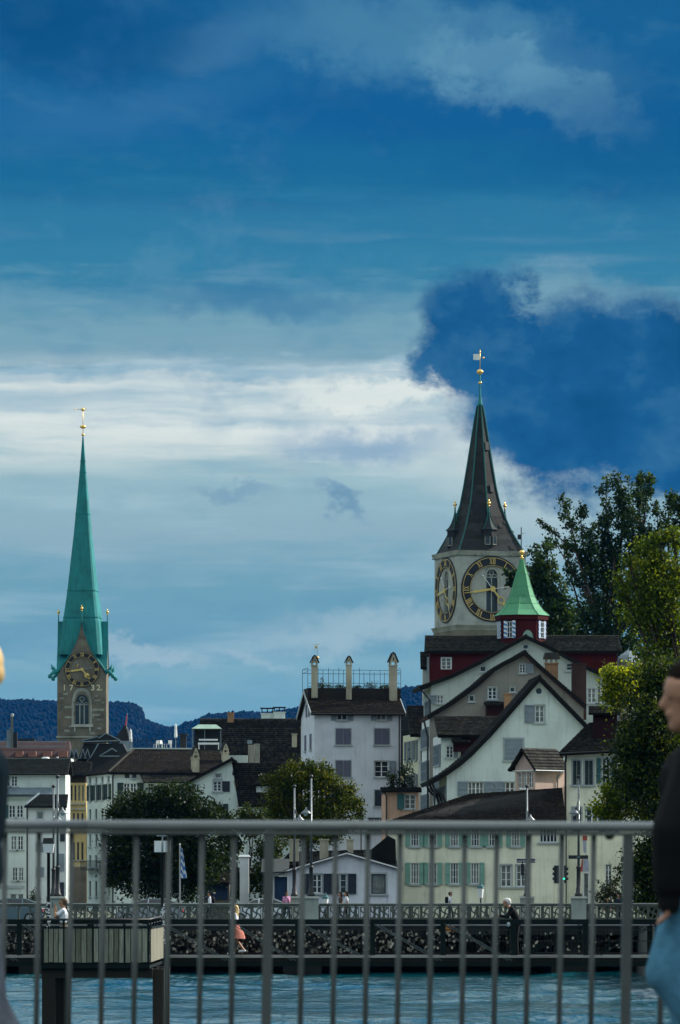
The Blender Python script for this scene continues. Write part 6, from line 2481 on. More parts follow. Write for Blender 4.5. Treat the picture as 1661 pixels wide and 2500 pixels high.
# ---- white corner house with hipped roof (left)
h = House('hipped_corner_house', 'white corner house with hipped tile roof and two rows of tall shutters', 'house', 273, 522, 17.5)
ez = h.f(273, 1886)[1]
rz_ = h.f(330, 1831, 5)[1]
xr = h.f(535, 1900)[0]
wins = [win(304, 1888.5, 319, 1901, grid=(1, 1), sill=False), win(322, 1888.5, 336, 1901, grid=(1, 1)), win(303, 1912, 318, 1944, grid=(2, 3), trim='white_paint', tw=.05, sh='l', sw=.65, shm='dark_green_shutter'), win(319.5, 1912, 334, 1944, grid=(2, 3), trim='white_paint', tw=.05, sh='r', sw=.65, shm='dark_green_shutter'),
        win(303, 1970, 318, 2002, grid=(2, 3)), win(362, 1912, 376, 1930, grid=(2, 2))]
h.wall(FRONT, [(273, 2243), (535, 2243), (535, 1886), (273, 1886)], 'mint_white_plaster', wins)
sdep = h.s_(213, 1950)[0]
sw = []
for i in range(4):
    b = sdep * (1 - (i + .5) / 4) - .45
    for (yt, yb, sh) in ((1893, 1909, ''), (1914, 1951, 'lr'), (1972, 2003, ''), (2034, 2066, ''), (2086, 2118, ''), (2150, 2190, '')):
        z0, z1 = h.f(273, yb)[1], h.f(273, yt)[1]
        sw.append(dict(uv=(b, z0, b + .95, z1), grid=(1, 1), sh=sh, sw=.62, shm='dark_green_shutter', frame='grey_trim'))
h.wall(LEFT, [(0, 0), (sdep, 0), (sdep, ez), (0, ez)], 'mint_white_plaster', sw, px=False)
h.body(0, xr, sdep, sdep, ez, 'white_plaster')
xm = h.f(326, 1831, 5)[0]
h.slope([((-.5, -.6, ez), (xr + 1.5, -.6, ez), (xr + 1.5, 5, rz_), (xm, 5, rz_)), ((-.5, sdep, ez), (-.5, -.6, ez), (xm, 5, rz_), (xm, 5.5, rz_))], 'red_roof_tile', .25, row=.32, wid=.25)
m_ = MB()
m_.tube([(-.5, -.6, ez + .06), (xm, 5, rz_ + .06)], .13, 6)
m_.build('hip_tiles', 'old_roof_tile', h.root)
a, z1 = h.f(342, 1887, -.1)
b = h.f(500, 1887, -.1)[0]
z0 = h.f(342, 1909, -1.6)[1]
h.slope([((a, -1.7, z0), (b, -1.7, z0), (b, -.03, z1), (a, -.03, z1))], 'old_roof_tile', .15, name='lean_to_roof')
m_ = MB()
m_.box(xm, xr + 1.5, 4.9, 5.1, rz_ - .05, rz_ + .12)
m_.build('ridge_tiles', 'old_roof_tile', h.root)
h.pipe([(.1, -.5, ez - .1), (.1, -.12, ez - .5), (.1, -.12, 0)], .08)
m_ = MB()
zb_ = h.f(273, 2122)[1]
m_.box(-.9, -.02, .5, sdep - .5, zb_ - .1, zb_)
for k in range(24):
    y = .6 + (sdep - 1.2) * k / 23
    m_.box(-.9, -.86, y, y + .04, zb_, zb_ + .9)
m_.box(-.92, -.84, .5, sdep - .5, zb_ + .9, zb_ + .96)
m_.build('balcony', 'dark_metal', h.root)
for x0, x1, yt, yb in ((471, 487, 1853, 1892), (545, 559, 1839, 1858)):
    pchim(h, x0, x1, yt, yb, -.45 if x0 < 500 else 2.0, cap='gable', drop=.8)

# ---- ochre facade
h = House('ochre_house', 'narrow ochre house with rows of tall windows beside the white corner house', 'house', 161, 548, 0)
wins = []
for k in range(5):
    x = 166 + k * 9.2
    wins.append(win(x - 2.6, 1917, x + 2.6, 1955, grid=(1, 2), sill=False, frame='ochre_plaster'))
for k in range(4):
    x = 170 + k * 10.5
    wins.append(win(x - 3, 1985, x + 3, 2014, grid=(1, 2), frame='ochre_plaster'))
    wins.append(win(x - 3, 2056, x + 3, 2100, grid=(1, 2), frame='ochre_plaster'))
h.wall(FRONT, [(161, 2243), (210, 2243), (210, 1911), (161, 1911)], 'ochre_plaster', wins)
ez = h.f(161, 1911)[1]
xr = h.f(210, 1911)[0]
h.body(0, xr, 0, 8, ez, 'ochre_plaster')
m_ = MB()
m_.box(0, xr, -.02, 7, ez, h.f(161, 1892)[1])
m_.build('attic', 'brown_timber', h.root)
for py, e in ((1960, .25), (1973, .18), (2025, .2), (2112, .2)):
    m_ = MB()
    z = h.f(161, py)[1]
    m_.box(-.05, xr + .05, -e, -.01, z - .2, z)
    m_.build('string_course', 'chimney_render', h.root)
m_ = MB()
z = h.f(161, 2120)[1]
m_.box(-.03, xr + .03, -.06, .0, 0, z)
m_.build('stone_base', 'brown_stone', h.root)
z = h.f(161, 1892)[1]
h.slope([((-.3, -.5, z), (xr + .5, -.5, z), (xr + .5, 4, z + 1.6), (-.3, 4, z + 1.6))], 'roof_tile', .2)

# ---- black mansard with pointed dormers behind
h = House('mansard_house', 'house with a black mansard roof, pale-edged pediment and zigzag dormers', 'house', 190, 556, 0)
k_ = 556 / F
fz_ = lambda px, py, off=0: h.f(px, py, off)
m_ = MB()
for (pts, off) in (([(165, 1895), (330, 1895), (318, 1850), (300, 1815), (205, 1815), (192, 1850)], 0),):
    P_ = [h.f(*p) for p in pts]
    m_.prism(P_, 0, 6)
m_.build('roof', 'dark_slate', h.root)
m_ = MB()
P_ = [h.f(*p) for p in [(200, 1812), (292, 1809), (292, 1805), (259, 1790), (200, 1808)]]
m_.prism(P_, -.5, 5)
m_.build('pediment', 'dark_slate', h.root)
m_ = MB()
for a, b in (((200, 1811), (292, 1808)), ((241, 1802), (259, 1790)), ((259, 1790), (292, 1806)), ((200, 1808), (240, 1798)), ((241, 1815), (222, 1848)), ((217, 1852), (207, 1870)), ((243, 1846), (274, 1827)), ((274, 1827), (286, 1835)), ((243, 1846), (300, 1846))):
    p, q = h.f(a[0], a[1], -.6), h.f(b[0], b[1], -.6)
    m_.bar((p[0], -.6, p[1]), (q[0], -.6, q[1]), .12, .12)
m_.build('roof_trim', 'zinc', h.root)
m_ = MB()
for x in (176, 186, 203, 214):
    P_ = [h.f(x - 7, 1852), h.f(x + 7, 1852), h.f(x + 1, 1830), h.f(x - 1, 1830)]
    m_.prism(P_, -1.2, 0)
m_.build('dormers', 'dark_slate', h.root)
m_ = MB()
for x in (176, 186, 203, 214):
    a, b, c_ = h.f(x - 7, 1852, -1.2), h.f(x, 1828, -1.2), h.f(x + 7, 1852, -1.2)
    m_.bar((a[0], -1.25, a[1]), (b[0], -1.25, b[1]), .1, .1)
    m_.bar((b[0], -1.25, b[1]), (c_[0], -1.25, c_[1]), .1, .1)
m_.build('dormer_trim', 'zinc', h.root)
m_ = MB()
m_.box(h.f(170, 1900)[0], h.f(330, 1900)[0], .5, 6, 0, h.f(170, 1894)[1])
m_.build('wall', 'grey_white_plaster', h.root)

# ---- dark pointed roof with flag, behind
h = House('pointed_roof_house', 'black pointed roof beside the white parasol with a red flag pole', 'house', 283, 575, 0)
m_ = MB()
m_.prism([h.f(*p) for p in [(268, 1830), (322, 1830), (316, 1806), (309, 1773), (304, 1771), (290, 1790), (276, 1808)]], 0, 5)
m_.build('roof', 'dark_slate', h.root)
m_ = MB()
m_.box(h.f(270, 1830)[0], h.f(324, 1830)[0], -.1, 5.1, 0, h.f(270, 1829)[1])
m_.build('wall', 'grey_white_plaster', h.root)
m_ = MB()
m_.box(h.f(292, 1812)[0], h.f(324, 1812)[0], -.3, -.12, h.f(292, 1829)[1], h.f(292, 1809)[1])
m_.build('gable_front', 'zinc', h.root)
fl = empty('roof_flag', (W(309, 0, 574).x, 574, CZ + (HY - 1773) / F * 574), 0, 'small red flag hanging on a pole above the black pointed roof', 'flag')
MB().tube([(0, 0, -.3), (.1, 0, 1.55)], .035, 6).build('pole', 'grey_metal', fl)
m_ = MB()
m_.prism([(-.16, .05), (.02, .1), (.10, 1.3), (.02, 1.35)], -.05, .05)
m_.build('flag_cloth', 'flag_red', fl)

# ---- red roof with pink dormers far left
h = House('red_roof_house', 'far red metal roof with a row of pink dormers left of the church tower', 'house', 2, 590, 0)
x0, x1 = h.f(-40, 1800)[0], h.f(172, 1800)[0]
z0, z1 = h.f(0, 1850)[1], h.f(0, 1809, 3)[1]
m_ = MB()
m_.box(x0, x1, 0, 8, 0, z0)
m_.build('wall', 'grey_white_plaster', h.root)
m_ = MB()
m_.hexa([(x0, -.3, z0), (x1, -.3, z0), (x1, 8, z0), (x0, 8, z0), (x0, 3, z1), (x1 - .3, 3, z1), (x1 - .3, 6, z1), (x0, 6, z1)])
m_.build('roof', 'rust_red_roof', h.root)
for xa, xb in ((38, 56), (69, 88), (105, 126), (142, 165)):
    m_ = MB()
    a, zt_ = h.f(xa, 1834, -.6)
    b, zb_ = h.f(xb, 1846, -.6)
    m_.box(a, b, -.6, 1.5, zb_ - .1, zt_)
    m_.build('dormer', 'red_dormer', h.root)
m_ = MB()
for py in (1809, 1822):
    z = h.f(0, py, -.7)[1]
    m_.box(x0, x1 - .5, -.8 + (1822 - py) * .2, -.7 + (1822 - py) * .2, z - .07, z + .05)
m_.build('snow_rail', 'zinc', h.root)
m_ = MB()
a, zt_ = h.f(40, 1803, 3)
b, zb_ = h.f(85, 1815, 3)
m_.box(a, b, 3.2, 5, zb_, zt_)
m_.build('roof_box', 'dark_slate', h.root)

# rooftop pieces at the far left
o = empty('roof_vent', (W(29.5, 0, 585).x, 585, CZ + (HY - 1815) / F * 585), 0, 'shiny metal flue with a ball top on the far left roofs', 'flue')
MB().lathe([(.13, -.5), (.13, 3.2), (.2, 3.22), (.2, 3.3), (.08, 3.35)], n=10).build('pipe', 'grey_metal', o, True)
MB().ball((0.05, 0, 3.45), .2, 10, 6, .6).build('cowl', 'grey_metal', o, True)
m_ = MB()
m_.box(-.65, .0, .2, 1.0, -.5, 1.6)
m_.build('housing', 'zinc', o)
m_ = MB()
m_.box(.15, .6, .2, 1.0, -.5, 1.35)
m_.build('shaft', 'dark_slate', o)
for (px, lb) in ((111, 'wide white roof cowl above the slate roof at far left'), (140, 'slim white roof vent right of the wide cowl')):
    o = empty('roof_cowl', (W(px, 0, 508).x, 508.5, CZ + (HY - 1864) / F * 508), 0, lb, 'vent')
    if px == 111:
        MB().lathe([(.28, -.5), (.28, .3), (.42, .35), (.42, .6), (.3, .68)], n=12).build('hood', 'parasol_cloth', o, True)
    else:
        MB().lathe([(.07, -.5), (.07, .55), (.12, .58), (.1, .7)], n=8).build('pipe', 'parasol_cloth', o, True)

# ---- far left white house by the water
h = House('plain_white_house', 'plain white house with slate roof and grey metal skirt roof at the far left', 'house', -40, 503, 0)
wins = [win(12, 1894, 25, 1920, grid=(1, 2)), win(28, 1894, 43, 1920, grid=(2, 3)), win(22, 1966, 38, 1996, grid=(2, 3), sh='l', sw=.5, shm='teal_shutter'), win(41, 1966, 57, 1996, grid=(2, 3)),
        win(27, 2041, 41, 2075, grid=(2, 3)), win(44, 2041, 57, 2075, grid=(2, 3)), win(31, 2118, 43, 2150, grid=(2, 3)), win(46, 2118, 58, 2150, grid=(2, 3)), win(25, 2182, 41, 2230, grid=(1, 1), sill=False), win(44, 2182, 58, 2230, grid=(1, 1), sill=False)]
h.wall(FRONT, [(-40, 2243), (160, 2243), (160, 1888), (-40, 1888)], 'mint_white_plaster', wins)
xr = h.f(160, 1888)[0]
ez = h.f(0, 1888)[1]
h.body(0, xr, 0, 9, ez, 'mint_white_plaster')
z2 = h.f(0, 1852, 4.5)[1]
h.slope([((-.3, -.5, ez), (xr + .3, -.5, ez), (xr + .3, 4.5, z2), (-.3, 4.5, z2)), ((xr + .3, 9.5, ez), (-.3, 9.5, ez), (-.3, 4.5, z2), (xr + .3, 4.5, z2))], 'slate', .2)
m_ = MB()
m_.tube([(-.3, -.55, ez - .05), (xr + .3, -.55, ez - .05)], .09, 6)
m_.build('gutter', 'dark_metal', h.root)
za, zb_ = h.f(0, 1923)[1], h.f(0, 1940)[1]
x1 = h.f(127, 1930)[0]
m_ = MB()
m_.hexa([(0, -.9, zb_), (x1, -.9, zb_), (x1, -.02, zb_), (0, -.02, zb_), (0, -.12, za), (x1, -.12, za), (x1, -.02, za), (0, -.02, za)])
for k in range(22):
    x = x1 * (k + .5) / 22
    m_.bar((x, -.93, zb_ + .02), (x, -.14, za + .02), .03, .05)
m_.build('skirt_roof', 'zinc', h.root)
m_ = MB()
z = h.f(0, 1946)[1]
m_.box(0, x1, -.5, -.01, z - .12, z + .05)
z = h.f(0, 2162)[1]
m_.box(0, h.f(60, 2162)[0], -.12, -.01, z - .3, z)
m_.build('string_course', 'grey_trim', h.root)
# ---- annex in front of it
h = House('white_annex', 'white annex with a dark lean-to roof beside the plain white house', 'house', 64, 498, 0)
wins = [win(90, 1981, 106, 2001, grid=(1, 1), trim='grey_trim', tw=.06), win(88, 2056, 108, 2080, closed='grey_shutter', sill=False), win(88, 2117, 108, 2141, closed='grey_shutter', sill=False)]
h.wall(FRONT, [(64, 2243), (162, 2243), (162, 1968), (64, 1968)], 'white_plaster', wins)
xr = h.f(162, 1968)[0]
ez = h.f(64, 1969)[1]
z2 = h.f(96, 1939, 2.0)[1]
h.slope([((h.f(60, 1969)[0], -.5, ez), (xr + .1, -.5, ez), (xr + .1, 2, z2), (h.f(96, 1939, 2)[0], 2, z2))], 'slate', .16)
m_ = MB()
a, b = h.f(63, 1966, -.5), h.f(96, 1939, 1.9)
m_.bar((a[0], -.5, a[1] + .1), (b[0], 1.9, b[1] + .1), .14, .14)
m_.build('verge', 'zinc', h.root)
h.pipe([(.12, -.4, ez - .05), (.12, -.1, ez - .4), (.12, -.1, 0)], .07)
h.body(0, xr, 0, 3, ez, 'white_plaster')
for (x0, y0, x1, y1, t) in ((146, 1954, 159, 1985, 'blue_black_shutter'), (147, 2035, 159, 2054, 'blue_black_shutter'), (143, 2084, 157, 2127, 'grey_shutter'), (144, 2154, 157, 2200, 'blue_black_shutter')):
    m_ = MB()
    a, za = h.f(x0, y1)
    b, zb_ = h.f(x1, y0)
    m_.box(a, b, -.1, -.02, za, zb_)
    m_.build('shutter', t, h.root)
h = House('dark_gable_house', 'dark timber-gabled house squeezed between annex and ochre house', 'house', 130, 520, 0)
m_ = MB()
m_.prism([h.f(*p) for p in [(128, 2243), (163, 2243), (163, 1895), (150, 1898), (128, 1915)]], 0, 6)
m_.build('wall', 'grey_white_plaster', h.root)
m_ = MB()
m_.prism([h.f(*p) for p in [(130, 1950), (162, 1950), (162, 1903), (150, 1900), (130, 1918)]], -.12, -.02)
m_.build('gable_boards', 'dark_slate', h.root)
for x in (142, 149, 156):
    m_ = MB()
    a, za = h.f(x - 2, 1930)
    b, zb_ = h.f(x + 2, 1908)
    m_.box(a, b, -.18, -.12, za, zb_)
    m_.build('window', 'zinc', h.root)
h.slope([((h.f(124, 1920)[0], -.4, h.f(124, 1920)[1]), (h.f(124, 1920)[0], 6, h.f(124, 1920)[1]), (h.f(152, 1893)[0], 6, h.f(152, 1893)[1]), (h.f(152, 1893)[0], -.4, h.f(152, 1893)[1]))], 'slate', .2)

# ---- roof terrace with parasols in the middle left
h = House('terrace_house', 'flat roof terrace with a thin railing and closed white parasols behind the hipped roof', 'house', 318, 560, 0)
a, b = 0, h.f(482, 1830)[0]
z = h.f(318, 1826)[1]
m_ = MB()
m_.box(a, b, 0, 7, 0, z)
m_.build('wall', 'grey_white_plaster', h.root)
m_ = MB()
for k in range(17):
    x = a + (b - a) * k / 16
    m_.box(x - .03, x + .03, .2, .26, z, z + .95)
m_.box(a, b, .2, .26, z + .92, z + .97)
m_.box(a, b, .2, .26, z + .45, z + .48)
m_.build('terrace_railing', 'dark_metal', h.root)
m_ = MB()
a1, z1 = h.f(440, 1795, 3)
b1, _ = h.f(455, 1795, 3)
m_.box(a1, b1, 3, 4.2, z, z1)
m_.box(a1 - .2, b1 + .2, 2.8, 4.4, z1, z1 + .15)
m_.build('roof_box', 'dark_slate', h.root)
for px, yt, yb, lb in ((319, 1779, 1810, 'closed white parasol right of the black pointed roof'), (429, 1766, 1800, 'closed white parasol on the roof terrace left of the copper pavilion')):
    o = empty('parasol', (W(px, 0, 561).x, 561.5, h.root.location.z + z), 0, lb, 'parasol', 'closed parasols on the roof terrace')
    z0 = CZ + (HY - yb) / F * 561 - o.location.z
    z1 = CZ + (HY - yt) / F * 561 - o.location.z
    MB().lathe([(.03, 0), (.03, z1 + .1)], n=6).build('pole', 'grey_metal', o)
    MB().lathe([(.16, z0), (.19, z0 + .15), (.15, z0 + .5 * (z1 - z0)), (.13, z1 - .25), (.03, z1)], n=9).build('canopy', 'parasol_cloth', o)
for k, px in enumerate((382, 396, 413)):
    o = empty('terrace_chair', (W(px, 0, 561).x, 561.2, h.root.location.z + z), random.uniform(-40, 40), 'white garden chair on the roof terrace, %s of three' % ('left', 'middle', 'right')[k], 'chair', 'white chairs on the roof terrace')
    m_ = MB()
    m_.box(-.25, .25, -.25, .25, .45, .5)
    m_.build('seat', 'parasol_cloth', o)
    m_ = MB()
    m_.hexa([(-.25, .2, .5), (.25, .2, .5), (.25, .25, .5), (-.25, .25, .5), (-.22, .3, 0.92), (.22, .3, 0.92), (.22, .35, 0.92), (-.22, .35, 0.92)])
    m_.build('backrest', 'parasol_cloth', o)
    for sx in (-.22, .18):
        for sy in (-.22, .18):
            m_ = MB()
            m_.box(sx, sx + .04, sy, sy + .04, 0, .45)
            m_.build('leg', 'parasol_cloth', o)

# ---- low white house beside the bridge
h = House('low_white_house', 'low white gabled house with dark shutters behind the road bridge', 'house', 706, 323, 0)
rake = [(682, 2131), (706, 2122), (847, 2081), (972, 2117), (985, 2121)]
wl = [(706, 2243), (972, 2243), (972, 2122), (847, 2086), (706, 2127)]
h.wall(FRONT, wl, 'cool_white_plaster', [win(763, 2134, 786, 2181, grid=(2, 3), trim='grey_trim', tw=.09, sh='lr', sw=.5, shm='blue_black_shutter'), win(831, 2134, 846, 2181, grid=(1, 3), trim='grey_trim', tw=.09, sh='lr', sw=.53, shm='blue_black_shutter'),
                                         win(907, 2134, 942, 2182, grid=(1, 1), frame='blue_black_shutter', trim='grey_trim', tw=.11)])
h.gable_roof(rake, 7, .25, .1, ridge=True)
m_ = MB()
L = [h.f(*p) for p in rake]
for i in range(len(L) - 1):
    m_.bar((L[i][0], -.33, L[i][1] - .06), (L[i + 1][0], -.33, L[i + 1][1] - .06), .05, .09)
m_.build('fascia', 'white_paint', h.root)
h.wall(LEFT, [(0, 0), (6, 0), (6, 3), (0, 3)], 'cool_white_plaster', [], px=False)
# curtained porch at its left side
m_ = MB()
a, z1 = h.f(668, 2133)
m_.box(a, -.02, .1, .16, .3, z1 - .2)
m_.build('porch_curtain', 'curtain_blue', h.root)
m_ = MB()
m_.box(a - .05, a + .06, -.02, .1, 0, z1)
m_.box(-.12, -.01, -.05, .1, 0, z1)
m_.box(a - .3, 0, -.1, .2, z1 - .12, z1)
m_.build('porch_frame', 'white_paint', h.root)
m_ = MB()
m_.hexa([(a - .8, -.5, z1), (0, -.5, z1 + .05), (0, 3, z1 + .9), (a - .8, 3, z1 + .9), (a - .8, -.5, z1 + .1), (0, -.5, z1 + .15), (0, 3, z1 + 1), (a - .8, 3, z1 + 1)])
m_.build('porch_roof', 'dark_slate', h.root)
# house behind with three stout chimneys
h = House('chimney_house', 'dark-roofed house with three stout chimneys behind the low white house', 'house', 690, 331, 0)
a, b = 0, h.f(960, 2090)[0]
z = h.f(690, 2112)[1]
m_ = MB()
m_.box(a, b, .2, 8, 0, z)
m_.build('wall', 'grey_white_plaster', h.root)
z2 = h.f(690, 2062, 4)[1]
h.slope([((a - .3, -.2, z), (b + .3, -.2, z), (b + .2, 4, z2 - .3), (a + .5, 4, z2 - .5))], 'roof_tile', .2)
for x0, x1 in ((707, 730), (781, 802), (847, 863)):
    pchim(h, x0, x1, 2052, 2090, .8, 'chimney_render', 'none', depth=.55, drop=.5)
m_ = MB()
m_.prism([h.f(*p) for p in [(905, 2110), (968, 2112), (966, 2050), (948, 2040), (905, 2075)]], -.1, .15)
m_.build('gable_end', 'roof_board', h.root)

# ---- riverside kiosk with blue curtains
h = House('kiosk', 'small kiosk with brown roof and blue curtains by the left trees', 'kiosk', 498, 321, 0)
a, b = 0, h.f(560, 2190)[0]
z = h.f(498, 2155)[1]
m_ = MB()
m_.box(a, b, .3, 3, 0, z)
m_.build('wall', 'sandstone', h.root)
m_ = MB()
m_.box(h.f(500, 2190)[0], h.f(556, 2190)[0], .22, .28, h.f(500, 2196)[1], z - .1)
m_.build('curtain', 'curtain_blue', h.root)
h.slope([((a - .3, -.3, z), (b + .4, -.3, z), (b + .1, 2, z + .65), (a, 2, z + .65))], 'red_roof_tile', .12)
o = empty('garden_pillar', (W(597, 0, 326).x, 326, GZ), 0, 'white garden pillar with a flat cap left of the low white house', 'pillar')
m_ = MB()
zt_ = CZ + (HY - 2092) / F * 326 - GZ
m_.box(-.3, .3, -.3, .3, 0, zt_)
m_.build('shaft', 'white_plaster', o)
m_ = MB()
m_.hexa([(-.42, -.42, zt_), (.42, -.42, zt_), (.42, .42, zt_), (-.42, .42, zt_), (-.3, -.3, zt_ + .14), (.3, -.3, zt_ + .14), (.3, .3, zt_ + .14), (-.3, .3, zt_ + .14)])
m_.build('cap', 'white_paint', o)


# ================================================================== TREES
def tree(name, label, base, Y, clumps, leaf, lsize, cat='tree', group=None, shoots=(), trunk_r=.28, fork=None, depth=1.0, bark='bark', zbase=None, sub=42, lean=0.0, sig=.24, parts2=None):
    """trunk, limbs to every leaf mass, and leaves.  clumps: (px, py, rx, ry, n); shoots: (x0, y0, x1, y1, width, n)"""
    b0 = W(base[0], base[1], Y)
    b0.z = GZ if zbase is None else zbase
    r_ = empty(name, b0, 0, label, cat, group)
    s = Y / F
    loc = lambda px, py, dy=0.0: W(px, py, Y) + Vector((0, dy, 0)) - b0
    fk = loc(*fork) if fork else loc(base[0], base[1] - 120)
    m_ = MB()
    m_.tube([(0, 0, -.3), (fk.x * .15 + .05, 0, fk.z * .35), (fk.x * .6, 0, fk.z * .72), fk], [trunk_r * 1.25, trunk_r, trunk_r * .8, trunk_r * .62], 9)
    Cs, Rn = [], []
    for (px, py, rx, ry, n) in clumps:
        dy = random.uniform(-.5, .5) * rx * s * depth
        c0 = loc(px, py, dy)
        R3 = np.array([rx * s, rx * s * depth, ry * s])
        start = fk if c0.z > fk.z * .7 else fk * .62
        mid = start.lerp(c0, .5) + Vector((random.uniform(-.4, .4), random.uniform(-.4, .4), random.uniform(.1, .6)))
        m_.tube([start, mid, c0], [trunk_r * .4, trunk_r * .24, trunk_r * .08], 6)
        k = max(6, n // sub)
        d = rng.normal(size=(k, 3))
        d /= np.linalg.norm(d, axis=1)[:, None]
        d *= (rng.random((k, 1)) ** .45)
        sc = d * R3 + np.array(c0)
        for i in range(0, k, 3):
            e = Vector(sc[i])
            m_.tube([mid.lerp(c0, .5), c0.lerp(e, .5) + Vector((0, 0, .08)), e], [trunk_r * .09, trunk_r * .06, trunk_r * .025], 4)
        per = n // k
        q = rng.normal(size=(k, per, 3)) * (np.min(R3) * sig + .10) + sc[:, None, :]
        Cs.append(q.reshape(-1, 3))
        tone = np.clip(rng.normal(.45, .2, (k, 1)) + rng.normal(0, .18, (k, per)), 0, 1)
        Rn.append(tone.ravel())
    for (x0, y0, x1, y1, wd, n) in shoots:
        n = int(n * 1.7)
        dy0, dy1 = random.uniform(-1, 1) * 30 * s, random.uniform(-1, 1) * 60 * s
        a, b = loc(x0, y0, dy0), loc(x1, y1, dy1)
        bend = Vector((random.uniform(-.5, .5), random.uniform(-.5, .5), 0)) * (b - a).length * .10
        pts = [a, a.lerp(b, .35) + bend, a.lerp(b, .7) + bend * .8, b]
        L = (b - a).length
        m_.tube(pts, [.03 + L * .012, .02 + L * .009, .015 + L * .005, .012], 5)
        k = max(5, n // 26)
        t = .04 + .96 * rng.random(k) ** .95
        m_.tube([fk, fk.lerp(a, .55) + Vector((0, 0, .4)), a], [.09 + L * .014, .06 + L * .012, .03 + L * .012], 6)
        P_ = np.array([np.array(a.lerp(b, x) + bend * (math.sin(min(1, x * 1.1) * math.pi) ** .7)) for x in t])
        w_ = wd * 1.25 * s * (1.0 - .5 * t)[:, None]
        sc = P_ + rng.normal(size=(k, 3)) * w_ * np.array([.75, .75, .6])
        for i in range(0, k, 2):
            m_.tube([P_[i] - np.array([0, 0, .3]), sc[i]], [.02, .01], 4)
        per = max(4, n // k)
        q = rng.normal(size=(k, per, 3)) * (.16 + wd * s * .16) + sc[:, None, :]
        Cs.append(q.reshape(-1, 3))
        Rn.append(np.clip(rng.normal(.4, .2, (k, 1)) + rng.normal(0, .18, (k, per)), 0, 1).ravel())
    m_.build('trunk', bark, r_, True)
    link('crown', leaf_mesh('crown', np.concatenate(Cs), lsize, leaf, np.concatenate(Rn)), r_)
    return r_


# dark round tree at the left, behind the bridge
cl = []
g = random.Random(11)
for (x, y, rx, ry, n) in ((420, 1955, 70, 34, 2300), (330, 1990, 55, 45, 2200), (480, 1990, 55, 40, 2000), (300, 2060, 45, 60, 2200), (390, 2050, 80, 70, 3600), (490, 2080, 60, 60, 2400), (360, 2140, 80, 55, 2800), (450, 2150, 80, 50, 2600), (545, 2005, 30, 16, 500), (285, 2130, 30, 50, 1200), (400, 1932, 25, 16, 500), (455, 1928, 16, 10, 150), (345, 1945, 18, 12, 200), (525, 1975, 18, 14, 220), (275, 1990, 16, 14, 200), (555, 2040, 14, 14, 160)):
    cl.append((x, y, rx, ry, n))
tree('broadleaf_tree', 'dark round tree behind the road bridge at left', (400, 2243), 313, [(a, b, c_, d, int(n * 1.7)) for a, b, c_, d, n in cl], 'dark_leaf', .19, fork=(400, 2120), depth=.8)
# yellowing tree before the white tower house
cl = [(735, 1900, 48, 30, 1900), (690, 1935, 42, 34, 1700), (790, 1915, 44, 30, 1700), (840, 1945, 34, 28, 1200), (870, 1962, 20, 18, 420), (720, 1975, 70, 40, 2600), (800, 1985, 62, 40, 2300), (670, 1910, 18, 18, 260), (752, 1868, 22, 12, 260), (664, 1990, 30, 30, 900), (740, 2040, 80, 30, 2200), (820, 2030, 50, 26, 1200), (775, 1880, 26, 16, 420), (648, 1900, 10, 10, 90), (716, 1866, 12, 9, 110), (884, 1985, 12, 12, 120), (858, 1925, 12, 10, 120), (800, 1886, 14, 10, 150), (690, 1893, 14, 12, 150)]
tree('broadleaf_tree', 'yellow-green tree in front of the white tower house', (750, 2243), 342, [(a, b, c_, d, int(n * 1.6)) for a, b, c_, d, n in cl], 'autumn_leaf', .17, fork=(750, 2060), depth=.8)
# low greenery between
cl = [(620, 2010, 42, 34, 1500), (560, 2060, 30, 40, 1200), (655, 2075, 34, 36, 1300), (520, 2100, 40, 36, 1300), (600, 2168, 50, 28, 1400), (650, 2140, 40, 40, 1300), (560, 2150, 40, 34, 1200), (470, 2120, 30, 40, 900), (600, 1985, 22, 14, 380)]
tree('garden_tree', 'low olive-green garden tree between the dark tree and the low white house', (600, 2243), 334, cl, 'hedge_leaf', .22, fork=(600, 2190), depth=.7, trunk_r=.2)
# tall airy trees on the hill behind the cupola
sh = [(1432, 1430, 1377, 1211, 11, 620), (1440, 1400, 1416, 1227, 9, 420), (1405, 1350, 1314, 1267, 6, 230), (1425, 1440, 1345, 1300, 5, 170), (1500, 1370, 1484, 1166, 11, 700), (1514, 1350, 1501, 1152, 12, 820),
      (1520, 1310, 1514, 1200, 7, 240), (1556, 1340, 1534, 1172, 6, 260), (1558, 1360, 1569, 1152, 11, 820), (1572, 1340, 1586, 1164, 9, 560), (1606, 1360, 1604, 1224, 9, 420), (1610, 1350, 1637, 1206, 10, 480), (1620, 1340, 1660, 1220, 11, 480),
      (1452, 1460, 1442, 1290, 11, 620), (1474, 1440, 1470, 1262, 12, 720), (1540, 1410, 1528, 1270, 13, 700), (1412, 1470, 1384, 1310, 9, 420), (1650, 1360, 1682, 1200, 12, 480), (1490, 1480, 1455, 1300, 9, 380), (1590, 1420, 1580, 1290, 12, 560)]
cl = [(1455, 1500, 50, 46, 1900), (1540, 1480, 60, 60, 2400), (1400, 1525, 60, 36, 2000), (1480, 1570, 80, 44, 2800), (1590, 1520, 70, 80, 3000), (1390, 1568, 70, 34, 2200), (1600, 1420, 40, 50, 1300), (1490, 1370, 26, 50, 900), (1440, 1400, 26, 50, 800), (1560, 1350, 24, 50, 800), (1540, 1640, 70, 60, 2600), (1500, 1420, 30, 40, 700)]
tree('tall_tree', 'tall airy tree with upswept branches on the hill right of the clock tower', (1480, 2243), 480, cl, 'tall_leaf', .30, shoots=sh, fork=(1480, 1600), trunk_r=.55, depth=.6, sig=.2)
